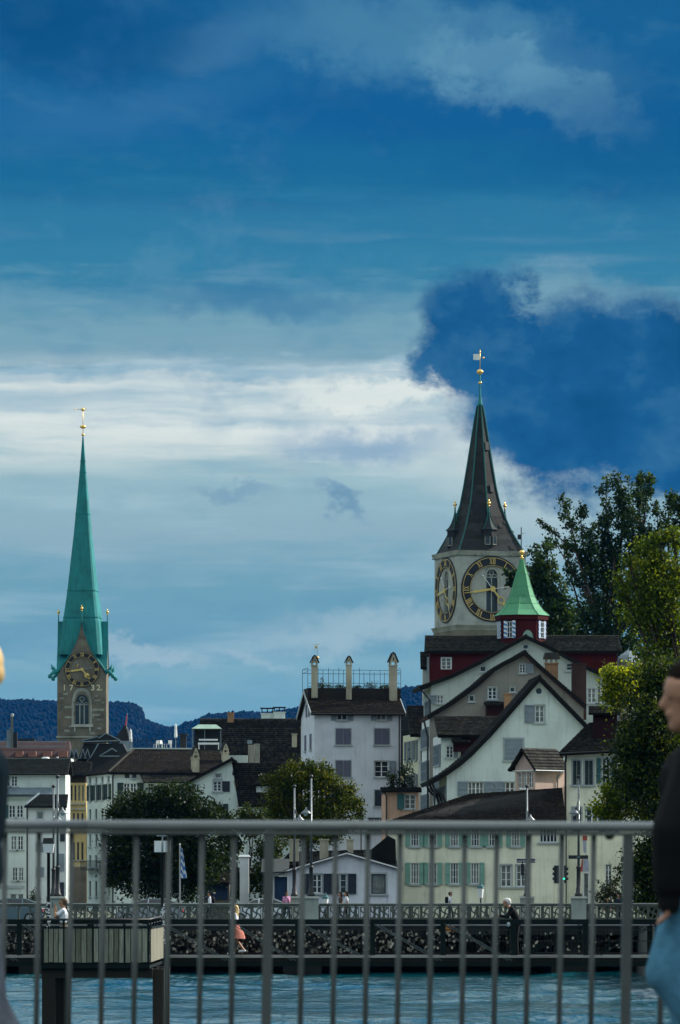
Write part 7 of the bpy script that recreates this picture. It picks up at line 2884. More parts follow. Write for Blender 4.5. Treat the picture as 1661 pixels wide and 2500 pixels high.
sh = [(1335, 1460, 1305, 1332, 13, 420), (1338, 1450, 1331, 1328, 12, 380), (1345, 1480, 1290, 1375, 12, 380)]
cl = [(1330, 1400, 34, 30, 1000), (1305, 1435, 34, 34, 1000), (1355, 1440, 30, 40, 1000), (1330, 1500, 45, 40, 1600), (1370, 1520, 40, 50, 1400), (1260, 1405, 12, 16, 160), (1240, 1400, 10, 12, 120), (1245, 1425, 12, 10, 130), (1375, 1480, 24, 30, 600)]
tree('round_tree', 'bushy dark tree touching the large clock dial behind the cupola', (1335, 2243), 470, cl, 'tall_leaf', .34, shoots=sh, fork=(1335, 1570), trunk_r=.4, depth=.6, sig=.2)
# sunlit tree close by on the right bank
cl = [(1600, 1375, 44, 34, 1400), (1645, 1400, 46, 54, 1900), (1566, 1418, 36, 34, 1200), (1620, 1450, 60, 50, 2400), (1580, 1490, 60, 45, 2200), (1650, 1540, 55, 70, 2600), (1600, 1600, 50, 50, 2000), (1572, 1335, 24, 18, 380), (1608, 1312, 26, 14, 300), (1650, 1318, 24, 18, 360), (1532, 1372, 16, 12, 170), (1512, 1410, 14, 14, 150), (1524, 1450, 18, 16, 260), (1628, 1298, 10, 10, 90)]
tree('bank_tree', 'sunlit yellow-green tree crown at the upper right edge', (1700, 2243), 300, cl, 'upper_leaf', .20, fork=(1680, 1900), trunk_r=.35, depth=.9, sig=.3, zbase=2.87)
cl = [(1515, 1660, 36, 30, 1700), (1490, 1650, 20, 20, 700), (1545, 1690, 36, 34, 1500), (1500, 1700, 26, 24, 900), (1552, 1640, 22, 18, 600), (1490, 1945, 24, 26, 800), (1520, 1960, 34, 34, 1100), (1470, 1975, 20, 20, 500), (1580, 1985, 38, 26, 1000), (1500, 1990, 30, 20, 700)]
tree('maple_tree', 'bright lime-green leafy boughs in front of the yellow corner house', (1640, 2243), 288, cl, 'sun_leaf', .19, fork=(1610, 1850), trunk_r=.25, depth=1.0, sig=.3, zbase=2.87)
cl = [(1590, 1760, 70, 60, 3000), (1560, 1830, 60, 60, 2600), (1620, 1850, 70, 70, 3000), (1540, 1890, 50, 45, 1900), (1600, 1930, 70, 50, 2600), (1640, 1700, 50, 70, 2400), (1610, 1660, 50, 50, 1900), (1650, 2000, 60, 60, 2400), (1600, 2080, 60, 50, 2400), (1560, 2120, 45, 45, 1600), (1630, 2150, 60, 60, 2200), (1580, 2190, 40, 40, 1300), (1620, 2240, 40, 30, 1100)]
st = tree('shade_tree', 'dark green tree behind the woman at the right edge', (1640, 2243), 284, [(a, b, c_, d, int(n * 1.5)) for a, b, c_, d, n in cl], 'deep_leaf', .19, fork=(1630, 2050), trunk_r=.3, depth=.9, sig=.3, zbase=2.87)
# the same bank goes on to the right of the picture
for dx_, dy_, lb in ((5.2, 6, 'dark green bank tree just beyond the right edge'), (10.5, 14, 'second dark green bank tree farther beyond the right edge')):
    c2 = copy_tree(st)
    c2.location = (st.location.x + dx_, st.location.y + dy_, st.location.z)
    c2.rotation_euler = (0, 0, dx_)
    c2['label'] = lb
# bare-twigged shrub by the door
p = W(1490, 2120, 290)
tw = empty('twiggy_shrub', (p.x, 290, BZ), 0, 'bare-twigged shrub with few leaves left of the dark tree above the bridge', 'shrub')
m_ = MB()
Cs = []
for k in range(46):
    a = Vector((random.uniform(.6, 1.4), random.uniform(-.3, .3), random.uniform(.2, 1.2)))
    ang = random.uniform(R(100), R(195))
    L = random.uniform(.9, 2.1)
    e = a + Vector((math.cos(ang) * L, random.uniform(-.4, .4), abs(math.sin(ang)) * L * .9 + random.uniform(-.1, .7)))
    mid = a.lerp(e, .5) + Vector((random.uniform(-.15, .15), 0, random.uniform(-.1, .2)))
    m_.tube([a, mid, e], [.022, .015, .008], 4)
    for j in range(5):
        q = mid.lerp(e, random.random())
        f_ = q + Vector((random.uniform(-.35, .2), random.uniform(-.2, .2), random.uniform(-.05, .35)))
        m_.tube([q, f_], [.009, .005], 4)
        if random.random() < .55:
            Cs.append(np.array(f_) + rng.normal(size=(7, 3)) * .1)
m_.tube([(1.0, 0, -.4), (1.0, 0, .8)], [.07, .05], 6)
m_.build('stems', 'twig', tw)
link('foliage', leaf_mesh('foliage', np.concatenate(Cs), .16, 'hedge_leaf'), tw)
for k, (px, py, rx, ry) in enumerate(((80, 2190, 16, 22), (845, 2201, 30, 6))):
    if k == 0:
        bush('round_shrub', 'dark round shrub against the white annex wall', W(px, py + 5, 480), (rx * .04, .5, ry * .04), 500, .2, 'dark_leaf', 'shrub')
o = bush('balcony_plant', 'yellowish pot plant on the corner house wall above the dark tree', W(292, 1962, 515), (.7, .5, .8), 420, .2, 'hedge_leaf', 'plant')


# ================================================================== PEOPLE
def capsule(bm_pts, a, b, ra, rb, n=10):
    """tapered capsule as vertex/face lists"""
    a, b = Vector(a), Vector(b)
    d = b - a
    L = d.length
    d = d / L if L > 1e-6 else Vector((0, 0, 1))
    x = d.orthogonal().normalized()
    y = d.cross(x)
    vs_, fs_ = [], []
    rings = []
    for i in range(5):
        t = math.pi / 2 * (i + .15) / 4.15
        rings.append((a - d * ra * math.cos(t), ra * math.sin(t)))
    for i in range(4, -1, -1):
        t = math.pi / 2 * (i + .15) / 4.15
        rings.append((b + d * rb * math.cos(t), rb * math.sin(t)))
    for c_, r_ in rings:
        for k in range(n):
            an = 2 * math.pi * k / n
            vs_.append(c_ + (x * math.cos(an) + y * math.sin(an)) * r_)
    for i in range(len(rings) - 1):
        for k in range(n):
            fs_.append((i * n + k, i * n + (k + 1) % n, (i + 1) * n + (k + 1) % n, (i + 1) * n + k))
    fs_.append(tuple(reversed(range(n))))
    fs_.append(tuple(range((len(rings) - 1) * n, len(rings) * n)))
    bm_pts.add(vs_, fs_)


def remesh(caps, mats, voxel, name, parent, smooth_it=4):
    """fuse tapered capsules into one continuous skin; faces take the material of the nearest capsule"""
    m_ = MB()
    for (a, b, ra, rb, mt) in caps:
        capsule(m_, a, b, ra, rb)
    me = bpy.data.meshes.new(name)
    me.from_pydata(m_.v, [], m_.f)
    tmp = bpy.data.objects.new(name, me)
    COL.objects.link(tmp)
    rm = tmp.modifiers.new('r', 'REMESH')
    rm.mode = 'VOXEL'
    rm.voxel_size = voxel
    sm = tmp.modifiers.new('s', 'SMOOTH')
    sm.factor = .5
    sm.iterations = smooth_it
    dg = bpy.context.evaluated_depsgraph_get()
    out_ = bpy.data.meshes.new_from_object(tmp.evaluated_get(dg))
    bpy.data.objects.remove(tmp)
    out_.materials.clear()
    for k in mats:
        out_.materials.append(MATS[k])
    n = len(out_.polygons)
    cen_ = np.empty(n * 3, np.float32)
    out_.polygons.foreach_get('center', cen_)
    cen_ = cen_.reshape(-1, 3)
    best = np.full(n, 1e9)
    idx = np.zeros(n, np.int32)
    for (a, b, ra, rb, mt) in caps:
        a, b = np.array(a), np.array(b)
        d = b - a
        L2 = max(1e-9, d.dot(d))
        t = np.clip(((cen_ - a) @ d) / L2, 0, 1)
        dist = np.linalg.norm(cen_ - (a + t[:, None] * d), axis=1) - (ra + (rb - ra) * t)
        k = dist < best
        best[k] = dist[k]
        idx[k] = mats.index(mt)
    out_.polygons.foreach_set('material_index', idx)
    out_.polygons.foreach_set('use_smooth', [True] * n)
    return link(name, out_, parent)


BASEJ = dict(pelvis=(0, 0, .96), waist=(0, 0, 1.10), chest=(.0, 0, 1.30), neck=(.0, 0, 1.47), head=(.025, 0, 1.63),
             sho_l=(0, .18, 1.41), elb_l=(-.03, .23, 1.13), wri_l=(.05, .24, .90), sho_r=(0, -.18, 1.41), elb_r=(-.03, -.23, 1.13), wri_r=(.05, -.24, .90),
             hip_l=(0, .09, .93), kne_l=(.03, .10, .50), ank_l=(0, .10, .09), hip_r=(0, -.09, .93), kne_r=(.03, -.10, .50), ank_r=(0, -.10, .09))


def person(label, loc, face, top, legs, hair, skin='skin', H=1.75, J=None, voxel=.018, sleeve=.55, shorts=False, bulk=1.0, hair_style='short', skirt=None, shoes='black_cloth', fingers=True, extra=None, group=None, coat=0.0, legbulk=1.0, fringe=False):
    """face: heading in degrees, 0 = +X.  One continuous body; hair is its child."""
    root = empty('person', loc, face, label, 'person', group)
    k = H / 1.75
    j = dict(BASEJ)
    j.update(J or {})
    j = {a: Vector(b) * k for a, b in j.items()}
    c_ = []
    A = lambda a, b, ra, rb, mt: c_.append((tuple(a), tuple(b), ra * k, rb * k, mt))
    lat = (j['sho_l'] - j['sho_r']).normalized()
    fw = Vector((1, 0, 0))
    for s_ in (-1, 1):
        o_ = lat * (.06 * s_ * k * bulk)
        A(j['pelvis'] + o_, j['waist'] + o_, .105 * bulk, .095 * bulk, legs if not coat else top)
        A(j['waist'] + o_ + Vector((0, 0, .02 * k)), j['chest'] + o_ * 1.15, (.10 + coat) * bulk, (.112 + coat) * bulk, top)
        A(j['chest'] + o_ * 1.15, (j['sho_l'] if s_ > 0 else j['sho_r']) * .55 + j['neck'] * .45 - Vector((0, 0, .05 * k)), (.10 + coat) * bulk, (.062 + coat) * bulk, top)
    A(j['sho_l'], j['sho_r'], .062 * bulk, .062 * bulk, top)
    A(j['neck'] - Vector((0, 0, .05 * k)), j['head'] + Vector((-.015 * k, 0, -.06 * k)), .056, .052, skin)
    hd = j['head']
    V3 = lambda x, y, z: hd + Vector((x, y, z)) * k
    A(V3(-.03, 0, .03), V3(.02, 0, .035), .088, .084, skin)        # skull
    A(V3(.02, 0, .02), V3(.035, 0, -.065), .074, .050, skin)       # face to jaw
    A(V3(.055, 0, -.085), V3(.06, 0, -.09), .030, .028, skin)      # chin
    A(V3(.088, 0, .02), V3(.108, 0, -.022), .012, .016, skin)      # nose
    A(V3(.085, -.012, -.052), V3(.085, .012, -.052), .014, .014, skin)   # lips
    A(V3(.082, -.03, .03), V3(.082, .03, .03), .014, .014, skin)   # brow
    for s_ in (-1, 1):
        A(V3(-.005, .078 * s_, .01), V3(-.012, .082 * s_, -.02), .016, .012, skin)
    for s_, q in ((1, 'l'), (-1, 'r')):
        sh_, el_, wr = j['sho_' + q], j['elb_' + q], j['wri_' + q]
        if sleeve >= 1.5:
            A(sh_, el_, (.056 + coat) * bulk, (.046 + coat) * bulk, top)
            A(el_, wr, (.046 + coat) * bulk, (.036 + coat) * bulk, top)
        else:
            md = sh_.lerp(el_, sleeve)
            A(sh_, md, .060 * bulk, .060 * bulk, top)
            A(md, el_, .045 * bulk, .040 * bulk, skin)
            A(el_, wr, .040 * bulk, .027 * bulk, skin)
        # hand
        d = (wr - el_).normalized()
        side = Vector((0, 1, 0)) if abs(d.y) < .9 else Vector((1, 0, 0))
        nrm_ = d.cross(side).normalized()
        side = nrm_.cross(d).normalized()
        pc_ = wr + d * .05 * k
        A(wr, wr + d * .07 * k, *((.036, .042, top) if coat > .02 else (.028, .034, skin)))
        if fingers:
            for fi, (off, ln) in enumerate(((-.026, .060), (-.009, .075), (.009, .070), (.025, .055))):
                b0 = wr + d * .085 * k + side * off * k
                b1 = b0 + (d * .8 + nrm_ * .25 * 1).normalized() * ln * .5 * k
                b2 = b1 + (d * .55 + nrm_ * .6).normalized() * ln * .5 * k
                A(b0, b1, .010, .009, skin)
                A(b1, b2, .009, .008, skin)
            t0 = wr + d * .04 * k + side * -.03 * k
            t1 = t0 + (d * .6 - side * .7).normalized() * .04 * k
            A(t0, t1, .012, .010, skin)
            A(t1, t1 + d * .03 * k, .010, .009, skin)
        hp, kn, an = j['hip_' + q], j['kne_' + q], j['ank_' + q]
        lg = legs
        if shorts or skirt:
            md = hp.lerp(kn, .85)
            A(hp, md, .088 * bulk, .078 * bulk, lg if not skirt else skin)
            A(md, kn, .062 * bulk, .052 * bulk, skin)
            A(kn, an, .052 * bulk, .036 * bulk, skin)
        else:
            A(hp, kn, .090 * bulk * legbulk, .066 * bulk * legbulk, lg)
            A(kn, an, .064 * bulk * legbulk, .050 * bulk * legbulk, lg)
        sd = (an - kn).normalized()
        ft = Vector((1, 0, 0)) if abs(sd.z) > .75 else Vector((.8, 0, -.6))
        A(an - Vector((.03 * k, 0, .03 * k)), an + ft * .07 * k - Vector((0, 0, .035 * k)), .042, .042, shoes)
        A(an + ft * .07 * k - Vector((0, 0, .035 * k)), an + ft * .16 * k - Vector((0, 0, .045 * k)), .042, .034, shoes)
    mats = []
    for x in c_:
        if x[4] not in mats:
            mats.append(x[4])
    remesh(c_, mats, voxel, 'body', root)
    # hair
    hc = []
    Hh = lambda a, b, ra, rb: hc.append((tuple(a), tuple(b), ra * k, rb * k, hair))
    Hh(V3(-.04, 0, .045), V3(.012, 0, .06), .092, .082)
    Hh(V3(-.055, 0, .0), V3(-.05, 0, -.03), .082, .066)
    for s_ in (-1, 1):
        Hh(V3(-.02, .05 * s_, .03), V3(-.03, .055 * s_, -.02), .045, .03)
    if hair_style == 'long':
        Hh(V3(-.07, 0, .02), V3(-.10, 0, -.25), .075, .045)
        Hh(V3(-.04, .05, 0), V3(-.06, .07, -.2), .045, .03)
        Hh(V3(-.04, -.05, 0), V3(-.06, -.07, -.2), .045, .03)
    if fringe:
        Hh(V3(-.02, 0, .075), V3(.045, 0, .085), .075, .045)
        for s_ in (-1, 1):
            Hh(V3(-.01, .055 * s_, .06), V3(.02, .06 * s_, .0), .04, .03)
    if hair_style == 'bun':
        Hh(V3(-.12, 0, .02), V3(-.135, 0, .015), .045, .042)
    remesh(hc, [hair], max(.008, voxel * .7), 'hair', root, 3)
    if voxel <= .010:
        for s_ in (-1, 1):
            m_ = MB()
            m_.ball(tuple(V3(.074, .032 * s_, .006)), .0135 * k, 10, 6)
            m_.build('eye', 'dark_hair', root, True)
    if skirt:
        m_ = MB()
        p = j['waist']
        n = 20
        prof = [(.115, .02), (.15, -.12), (.20, -.32), (.25, -.52)]
        vs_, fs_ = [], []
        for r_, z in prof:
            for i in range(n):
                a = 2 * math.pi * i / n
                rr = r_ * (1 + .06 * math.sin(i * 2.5 * math.pi) * (1 if z < -.1 else 0)) * k
                vs_.append((p.x + rr * math.cos(a) - (.10 * k if z < -.3 else 0), p.y + rr * .85 * math.sin(a), p.z + z * k))
        for i in range(len(prof) - 1):
            for q in range(n):
                fs_.append((i * n + q, i * n + (q + 1) % n, (i + 1) * n + (q + 1) % n, (i + 1) * n + q))
        m_.add(vs_, fs_)
        m_.build('skirt', skirt, root, True)
    if extra:
        extra(root, j, k)
    return root


def backpack(root, j, k):
    m_ = MB()
    c0 = j['chest'] + Vector((-.19 * k, 0, -.05 * k))
    m_.lathe([(.05, -.24), (.15, -.2), (.16, .1), (.11, .2), (.03, .23)], tuple(c0), 10, sx=.7 * k, sy=1.0 * k)
    m_.build('backpack', 'black_cloth', root, True)


def bagstrap(root, j, k):
    m_ = MB()
    a, b = j['sho_r'] + Vector((.06 * k, .06 * k, .05 * k)), j['waist'] + Vector((.13 * k, .12 * k, -.05 * k))
    m_.tube([a, (a + b) / 2 + Vector((.09 * k, 0, .03 * k)), b], .022 * k, 6)
    a2 = j['sho_r'] + Vector((-.03 * k, .06 * k, .06 * k))
    m_.tube([a, a2, j['waist'] + Vector((-.12 * k, .1 * k, -.05 * k))], .022 * k, 6)
    m_.build('bag_strap', 'navy_cloth', root, True)


def phone(root, j, k):
    m_ = MB()
    c0 = j['wri_l'] + Vector((.06, 0, .10)) * k
    m_.box(c0.x - .008, c0.x + .008, c0.y - .04, c0.y + .04, c0.z - .07, c0.z + .07)
    m_.build('phone', 'dark_metal', root)


# on the road bridge
gb = 'people walking across the road bridge'
walk = dict(kne_l=(.16, .10, .52), ank_l=(.16, .10, .10), kne_r=(-.02, -.10, .50), ank_r=(-.26, -.10, .16))
person('man in a white shirt with a dark backpack walking left before the blue kiosk', (W(513, 0, 281.6).x, 281.6, BZ + .02), 180, 'white_cloth', 'navy_cloth', 'dark_hair', 'skin_tan', 1.72, walk, sleeve=1.6, extra=backpack, group=gb)
person('man in a pink shirt with a shoulder bag strap beside the white car', (W(700, 0, 282).x, 282, BZ + .02), -60, 'pink_cloth', 'navy_cloth', 'dark_hair', 'skin_tan', 1.74, walk, bulk=1.12, extra=bagstrap, group=gb)
person('long-haired person with a white top, left of two walking together', (W(832, 0, 281.8).x, 281.8, BZ + .02), 200, 'brown_cloth', 'navy_cloth', 'dark_hair', 'skin', 1.70, walk, hair_style='long', group=gb)
person('person with a dark cap-like haircut and white sleeves, right of two walking together', (W(846, 0, 282.3).x, 282.3, BZ + .02), 190, 'white_cloth', 'black_cloth', 'dark_hair', 'skin', 1.74, walk, hair_style='long', group=gb)
person('man with brown hair and black backpack walking right before the yellow house', (W(1099, 0, 281.8).x, 281.8, BZ + .02), 0, 'white_cloth', 'navy_cloth', 'brown_hair', 'skin_tan', 1.72, walk, extra=backpack, group=gb)
person('seated-looking dark-haired person in black at the right end of the bridge', (W(1484, 0, 283).x, 283, BZ - .09), 250, 'black_cloth', 'black_cloth', 'dark_hair', 'skin_tan', 1.50, walk, group=gb)
person('dark-haired person in navy beside the tree at the right end of the bridge', (W(1511, 0, 283.4).x, 283.4, BZ - .09), 250, 'navy_cloth', 'black_cloth', 'dark_hair', 'skin_tan', 1.72, walk, hair_style='long', group=gb)
# on the platform and footbridge
person('man in a white T-shirt with shoulder strap holding a phone up to his face', (W(156, 0, 134.5).x, 134.5, tz(2351)), 178, 'white_cloth', 'khaki_cloth', 'brown_hair', 'skin_tan', 1.72,
       dict(elb_l=(.22, .20, 1.24), wri_l=(.24, .10, 1.47), elb_r=(.2, -.22, 1.2), wri_r=(.23, -.06, 1.44)), voxel=.014, shorts=True, extra=lambda r_, j, k: (bagstrap(r_, j, k), phone(r_, j, k)), bulk=1.1)
person('girl with long blond hair, white top and salmon skirt walking on the footbridge', (W(575, 0, 143).x, 143, FD), 180, 'white_cloth', 'salmon_cloth', 'blond_hair', 'skin', 1.46,
       dict(kne_l=(.16, .08, .52), ank_l=(.10, .08, .10), kne_r=(-.06, -.08, .50), ank_r=(-.30, -.08, .18), head=(.02, 0, 1.62)), voxel=.012, skirt='salmon_cloth', hair_style='long', shoes='white_cloth')
person('white-haired man in black bending over the footbridge rail', (W(1262, 0, 141.7).x, 141.75, FD), 180, 'black_cloth', 'black_cloth', 'grey_hair', 'skin', 1.74,
       dict(pelvis=(-.02, 0, .94), waist=(.02, 0, 1.08), chest=(.12, 0, 1.27), neck=(.20, 0, 1.43), head=(.29, 0, 1.54), sho_l=(.15, .19, 1.37), sho_r=(.15, -.19, 1.37),
            elb_l=(.28, .22, 1.12), wri_l=(.48, .12, 1.16), elb_r=(.28, -.22, 1.12), wri_r=(.48, -.10, 1.16)), voxel=.013, sleeve=1.6, bulk=1.12, extra=None)
o = empty('paper_cup', (W(1241, 0, 141).x, 140.85, fz(2262)), 0, 'small white paper cup standing on the rail below the bending man', 'cup')
MB().lathe([(.03, 0), (.042, .10), (.044, .105), (.03, .11)], n=12).build('cup', 'white_paint', o, True)

# walkers close to the camera, on the near pavement
person('woman with dark tied-back hair in a black jacket and blue jeans striding left', (W(1709, 0, 16.3).x, 16.3, DZ), 180, 'black_cloth', 'denim', 'dark_hair', 'skin', 1.67,
       dict(pelvis=(0, 0, 1.0), waist=(.0, 0, 1.13), chest=(.005, 0, 1.29), neck=(.0, 0, 1.44), head=(.022, 0, 1.578), sho_l=(.02, .18, 1.36), elb_l=(.112, .24, 1.12), wri_l=(.118, .22, .94),
            sho_r=(-.02, -.18, 1.36), elb_r=(-.12, -.22, 1.12), wri_r=(-.14, -.22, .90), hip_l=(.01, .09, .95), kne_l=(.125, .11, .63), ank_l=(-.12, .11, .28), hip_r=(-.01, -.09, .95), kne_r=(.03, -.10, .50), ank_r=(-.02, -.10, .09)),
       voxel=.008, sleeve=1.6, coat=.026, hair_style='bun', bulk=1.0, legbulk=1.12, fringe=True)
person('blond person in a slate blue top and grey jeans walking out at the left edge', (W(-67, 0, 16.2).x, 16.2, DZ), 180, 'slate_cloth', 'grey_denim', 'blond_hair', 'skin', 1.70,
       dict(elb_l=(-.05, .23, 1.14), wri_l=(.07, .22, .95), kne_l=(-.06, .10, .52), ank_l=(-.26, .10, .17), kne_r=(.16, -.10, .52), ank_r=(.18, -.10, .09)), voxel=.009, sleeve=1.6, coat=.012, hair_style='short')


# ================================================================== VEHICLES, SIGNS, STREET THINGS
def car(label, px, Y, paint, flip=False, L=4.3):
    """hatchback seen from the side: lower body, greenhouse, glass, wheels, lights"""
    root = empty('car', (W(px, 0, Y).x, Y, BZ - .096), 180 if flip else 0, label, 'car', 'cars crossing the road bridge')
    hl = L / 2
    m_ = MB()
    low = [(-hl, .32), (-hl + .05, .62), (-hl + .35, .82), (-.62 * hl, .92), (hl - .35, .96), (hl - .03, .86), (hl, .5), (hl - .06, .26), (-hl + .1, .24)]
    m_.prism(low, -.86, .86)
    m_.build('body', paint, root)
    roof = [(-.60 * hl, .92), (-.22 * hl, 1.38), (.0, 1.47), (.5 * hl, 1.45), (.86 * hl, 1.18), (.94 * hl, .95)]
    m_ = MB()
    n = len(roof)
    for i in range(n - 1):
        (xa, za), (xb, zb) = roof[i], roof[i + 1]
        ia, ib = .84 - (za - .92) * .30, .84 - (zb - .92) * .30
        th = .05
        m_.hexa([(xa, -ia, za - th), (xb, -ib, zb - th), (xb, ib, zb - th), (xa, ia, za - th), (xa, -ia, za), (xb, -ib, zb), (xb, ib, zb), (xa, ia, za)], 0)
    m_.build('roof', paint, root)
    for sy in (-1, 1):
        pts = [(-.56 * hl, .94), (-.22 * hl, 1.34), (.0, 1.42), (.5 * hl, 1.40), (.82 * hl, 1.17), (.88 * hl, .97)]
        m_ = MB()
        m_.add([(x, sy * (.835 - (z - .92) * .30), z) for x, z in pts], [tuple(range(len(pts)))])
        m_.build('side_window', 'glass', root)
        m_ = MB()
        for x in (-.02 * hl, .42 * hl):
            m_.bar((x, sy * .845, .93), (x + .02, sy * .70, 1.42), .07, .03)
        m_.build('pillar', paint, root)
    m_ = MB()
    m_.add([(-.58 * hl, -.8, .94), (-.58 * hl, .8, .94), (-.235 * hl, .68, 1.385), (-.235 * hl, -.68, 1.385)], [(0, 1, 2, 3)])
    m_.build('windscreen', 'glass', root, loc=(-.02, 0, .01))
    for x in (-.62 * hl, .62 * hl):
        for sy in (-1, 1):
            m_ = MB()
            m_.tube([(x, sy * .66, .31), (x, sy * .87, .31)], .31, 16)
            wv_ = m_.build('wheel', 'rubber', root)
            m_ = MB()
            m_.tube([(x, sy * .80, .31), (x, sy * .885, .31)], .20, 12)
            m_.build('rim', 'grey_metal', wv_)
    for sy in (-.6, .6):
        m_ = MB()
        m_.box(-hl - .01, -hl + .2, sy - .15, sy + .15, .60, .72)
        m_.build('headlight', 'milk_glass', root)
        m_ = MB()
        m_.box(hl - .12, hl + .01, sy - .13, sy + .13, .66, .84)
        m_.build('tail_light', 'flag_red', root)


car('white hatchback crossing the road bridge behind the parapet', 634, 291, 'car_white', L=3.6)
car('silver car crossing the road bridge before the dark tree', 365, 290, 'car_silver', L=4.0)
car('pale blue car crossing the road bridge at the left edge', 20, 290, 'car_blue', L=4.2)

# flag by the water
o = empty('flagpole', (W(439.5, 0, 300).x, 300, BZ), 0, 'white flagpole with a limp blue and white flag before the dark tree', 'flagpole')
zt_ = CZ + (HY - 2063) / F * 300 - BZ
MB().lathe([(.05, -.3), (.04, zt_), (.06, zt_ + .02), (.02, zt_ + .1)], n=8).build('pole', 'white_paint', o, True)
m_ = MB()
vs_, fs_ = [], []
for i in range(9):
    for q in range(5):
        t, s_ = i / 8, q / 4
        vs_.append((.05 + s_ * (.12 + .26 * t), .09 * math.sin(s_ * 9 + t * 4), zt_ - .12 - t * 1.9 - s_ * .12 * (1 - t)))
for i in range(8):
    for q in range(4):
        fs_.append((i * 5 + q, i * 5 + q + 1, i * 5 + q + 6, i * 5 + q + 5))
m_.add(vs_, fs_)
m_.build('flag_cloth', 'flag_check', o, True)

# hanging lanterns of the quay beyond the bridge
for px, yt, lb in ((1174, 2153, 'green-capped quay lantern before the long yellow house'), (795, 2178, 'green-capped quay lantern before the low white house'), (882, 1988, 'small dark lantern at the foot of the white tower house')):
    Yl = 318 if px != 882 else 400
    o = empty('quay_lantern', (W(px, 0, Yl).x, Yl, GZ), 0, lb, 'street lamp', 'quay lanterns')
    zt_ = CZ + (HY - yt) / F * Yl - GZ
    MB().lathe([(.08, -.2), (.06, .4), (.045, zt_ - 1.1), (.09, zt_ - 1.05)], n=8).build('post', 'dark_metal', o, True)
    MB().lathe([(.13, zt_ - 1.04), (.22, zt_ - .42)], n=6).build('lantern_glass', 'milk_glass' if px != 882 else 'glass', o)
    MB().lathe([(.25, zt_ - .42), (.20, zt_ - .30), (.08, zt_ - .16), (.05, zt_ - .1), (.02, zt_)], n=6).build('lantern_cap', 'teal_shutter', o)

# traffic light
Yt = 286.0
o = empty('traffic_light', (W(1371, 0, Yt).x, Yt, BZ + .02), 0, 'traffic light with black hooded heads and one green lamp lit', 'traffic light')
k_ = Yt / F
zz = lambda y: CZ + (HY - y) / F * Yt - BZ - .02
xx = lambda x: (x - 1371) * k_
MB().tube([(0, .1, 0), (0, .1, zz(2085))], .055, 8).build('pole', 'dark_metal', o, True)
for (x0, x1, nm, mtl) in ((1353, 1365, 'left', 'white_paint'), (1377, 1384, 'right', None)):
    if mtl:
        m_ = MB()
        m_.box(xx(x0) - .03, xx(x1) + .03, -.02, .0, zz(2157), zz(2112))
        m_.build('backing_board', mtl, o)
    m_ = MB()
    m_.box(xx(x0), xx(x1), -.10, -.025, zz(2156), zz(2113))
    hs = m_.build('signal_head', 'dark_metal', o)
    sgn = -1 if nm == 'left' else 1
    for i, y in enumerate((2121, 2133, 2145)):
        m_ = MB()
        xe = xx(x0) if sgn < 0 else xx(x1)
        m_.tube([(xe, -.06, zz(y)), (xe + sgn * .09, -.06, zz(y) - .01)], [.085, .075], 10)
        m_.build('visor', 'dark_metal', hs)
m_ = MB()
m_.tube([(xx(1376.5), -.12, zz(2145.5)), (xx(1376.5), -.10, zz(2145.5))], .07, 12)
m_.build('green_lamp', 'green_signal', o)

# signs
o = empty('street_sign', (W(1284.5, 0, 303).x, 303, CZ + (HY - 2101.5) / F * 303), 0, 'dark blue street name sign on a far lamp post before the yellow house', 'sign')
k_ = 303 / F
m_ = MB()
m_.box(-22.5 * k_, 22.5 * k_, -.02, .02, -4.8 * k_, 4.8 * k_)
m_.build('board', 'sign_blue', o)
text('Rudolf Brun-Brücke', .165, o, (0, -.026, -.01), 'white_paint', extr=.004)
m_ = MB()
m_.tube([(-.22, .03, -1.4), (-.22, .03, .1)], .035, 6)
m_.box(-.32, -.12, -.05, .0, -.9, -.2)
m_.build('bracket', 'dark_metal', o)
o = empty('direction_sign', (W(1412.5, 0, 279.7).x, 279.7, CZ + (HY - 2092.5) / F * 279.7), 0, 'black rectangular sign board seen from behind on the right lamp mast', 'sign')
m_ = MB()
m_.box(-24 * .0233, 24 * .0233, -.03, .0, -4.4 * .0233, 4.4 * .0233)
m_.build('board', 'dark_metal', o)
m_ = MB()
m_.box(-.1, .1, -.045, -.031, -.05, .05)
m_.build('clamp', 'lamp_mast', o)
# orange container glimpsed under the bridge
o = empty('orange_buoy_box', (W(1096, 0, 279.5).x, 279.5, .4), 0, 'orange rescue box on the bridge wall behind the footbridge truss', 'box')
m_ = MB()
m_.box(-.3, .3, -.1, .1, 2.0, 2.32)
m_.hexa([(-.3, -.1, 2.32), (.3, -.1, 2.32), (.3, .1, 2.32), (-.3, .1, 2.32), (-.22, -.06, 2.42), (.22, -.06, 2.42), (.22, .06, 2.42), (-.22, .06, 2.42)])
m_.build('case', 'orange_plastic', o)
# small flag on the roof behind the spire
o = empty('distant_vane', (W(1273, 0, 600).x, 600, CZ + (HY - 1335) / F * 600 - 6), 0, 'small dark weathervane flag just right of the clock tower roof', 'weathervane')
MB().tube([(0, 0, 0), (0, 0, 8.4)], .06, 6).build('rod', 'dark_metal', o)
m_ = MB()
m_.box(-.45, -.02, -.02, .02, 6.9, 7.5)
m_.bar((0, 0, 7.6), (.4, 0, 7.62), .04)
m_.build('flag', 'dark_metal', o)

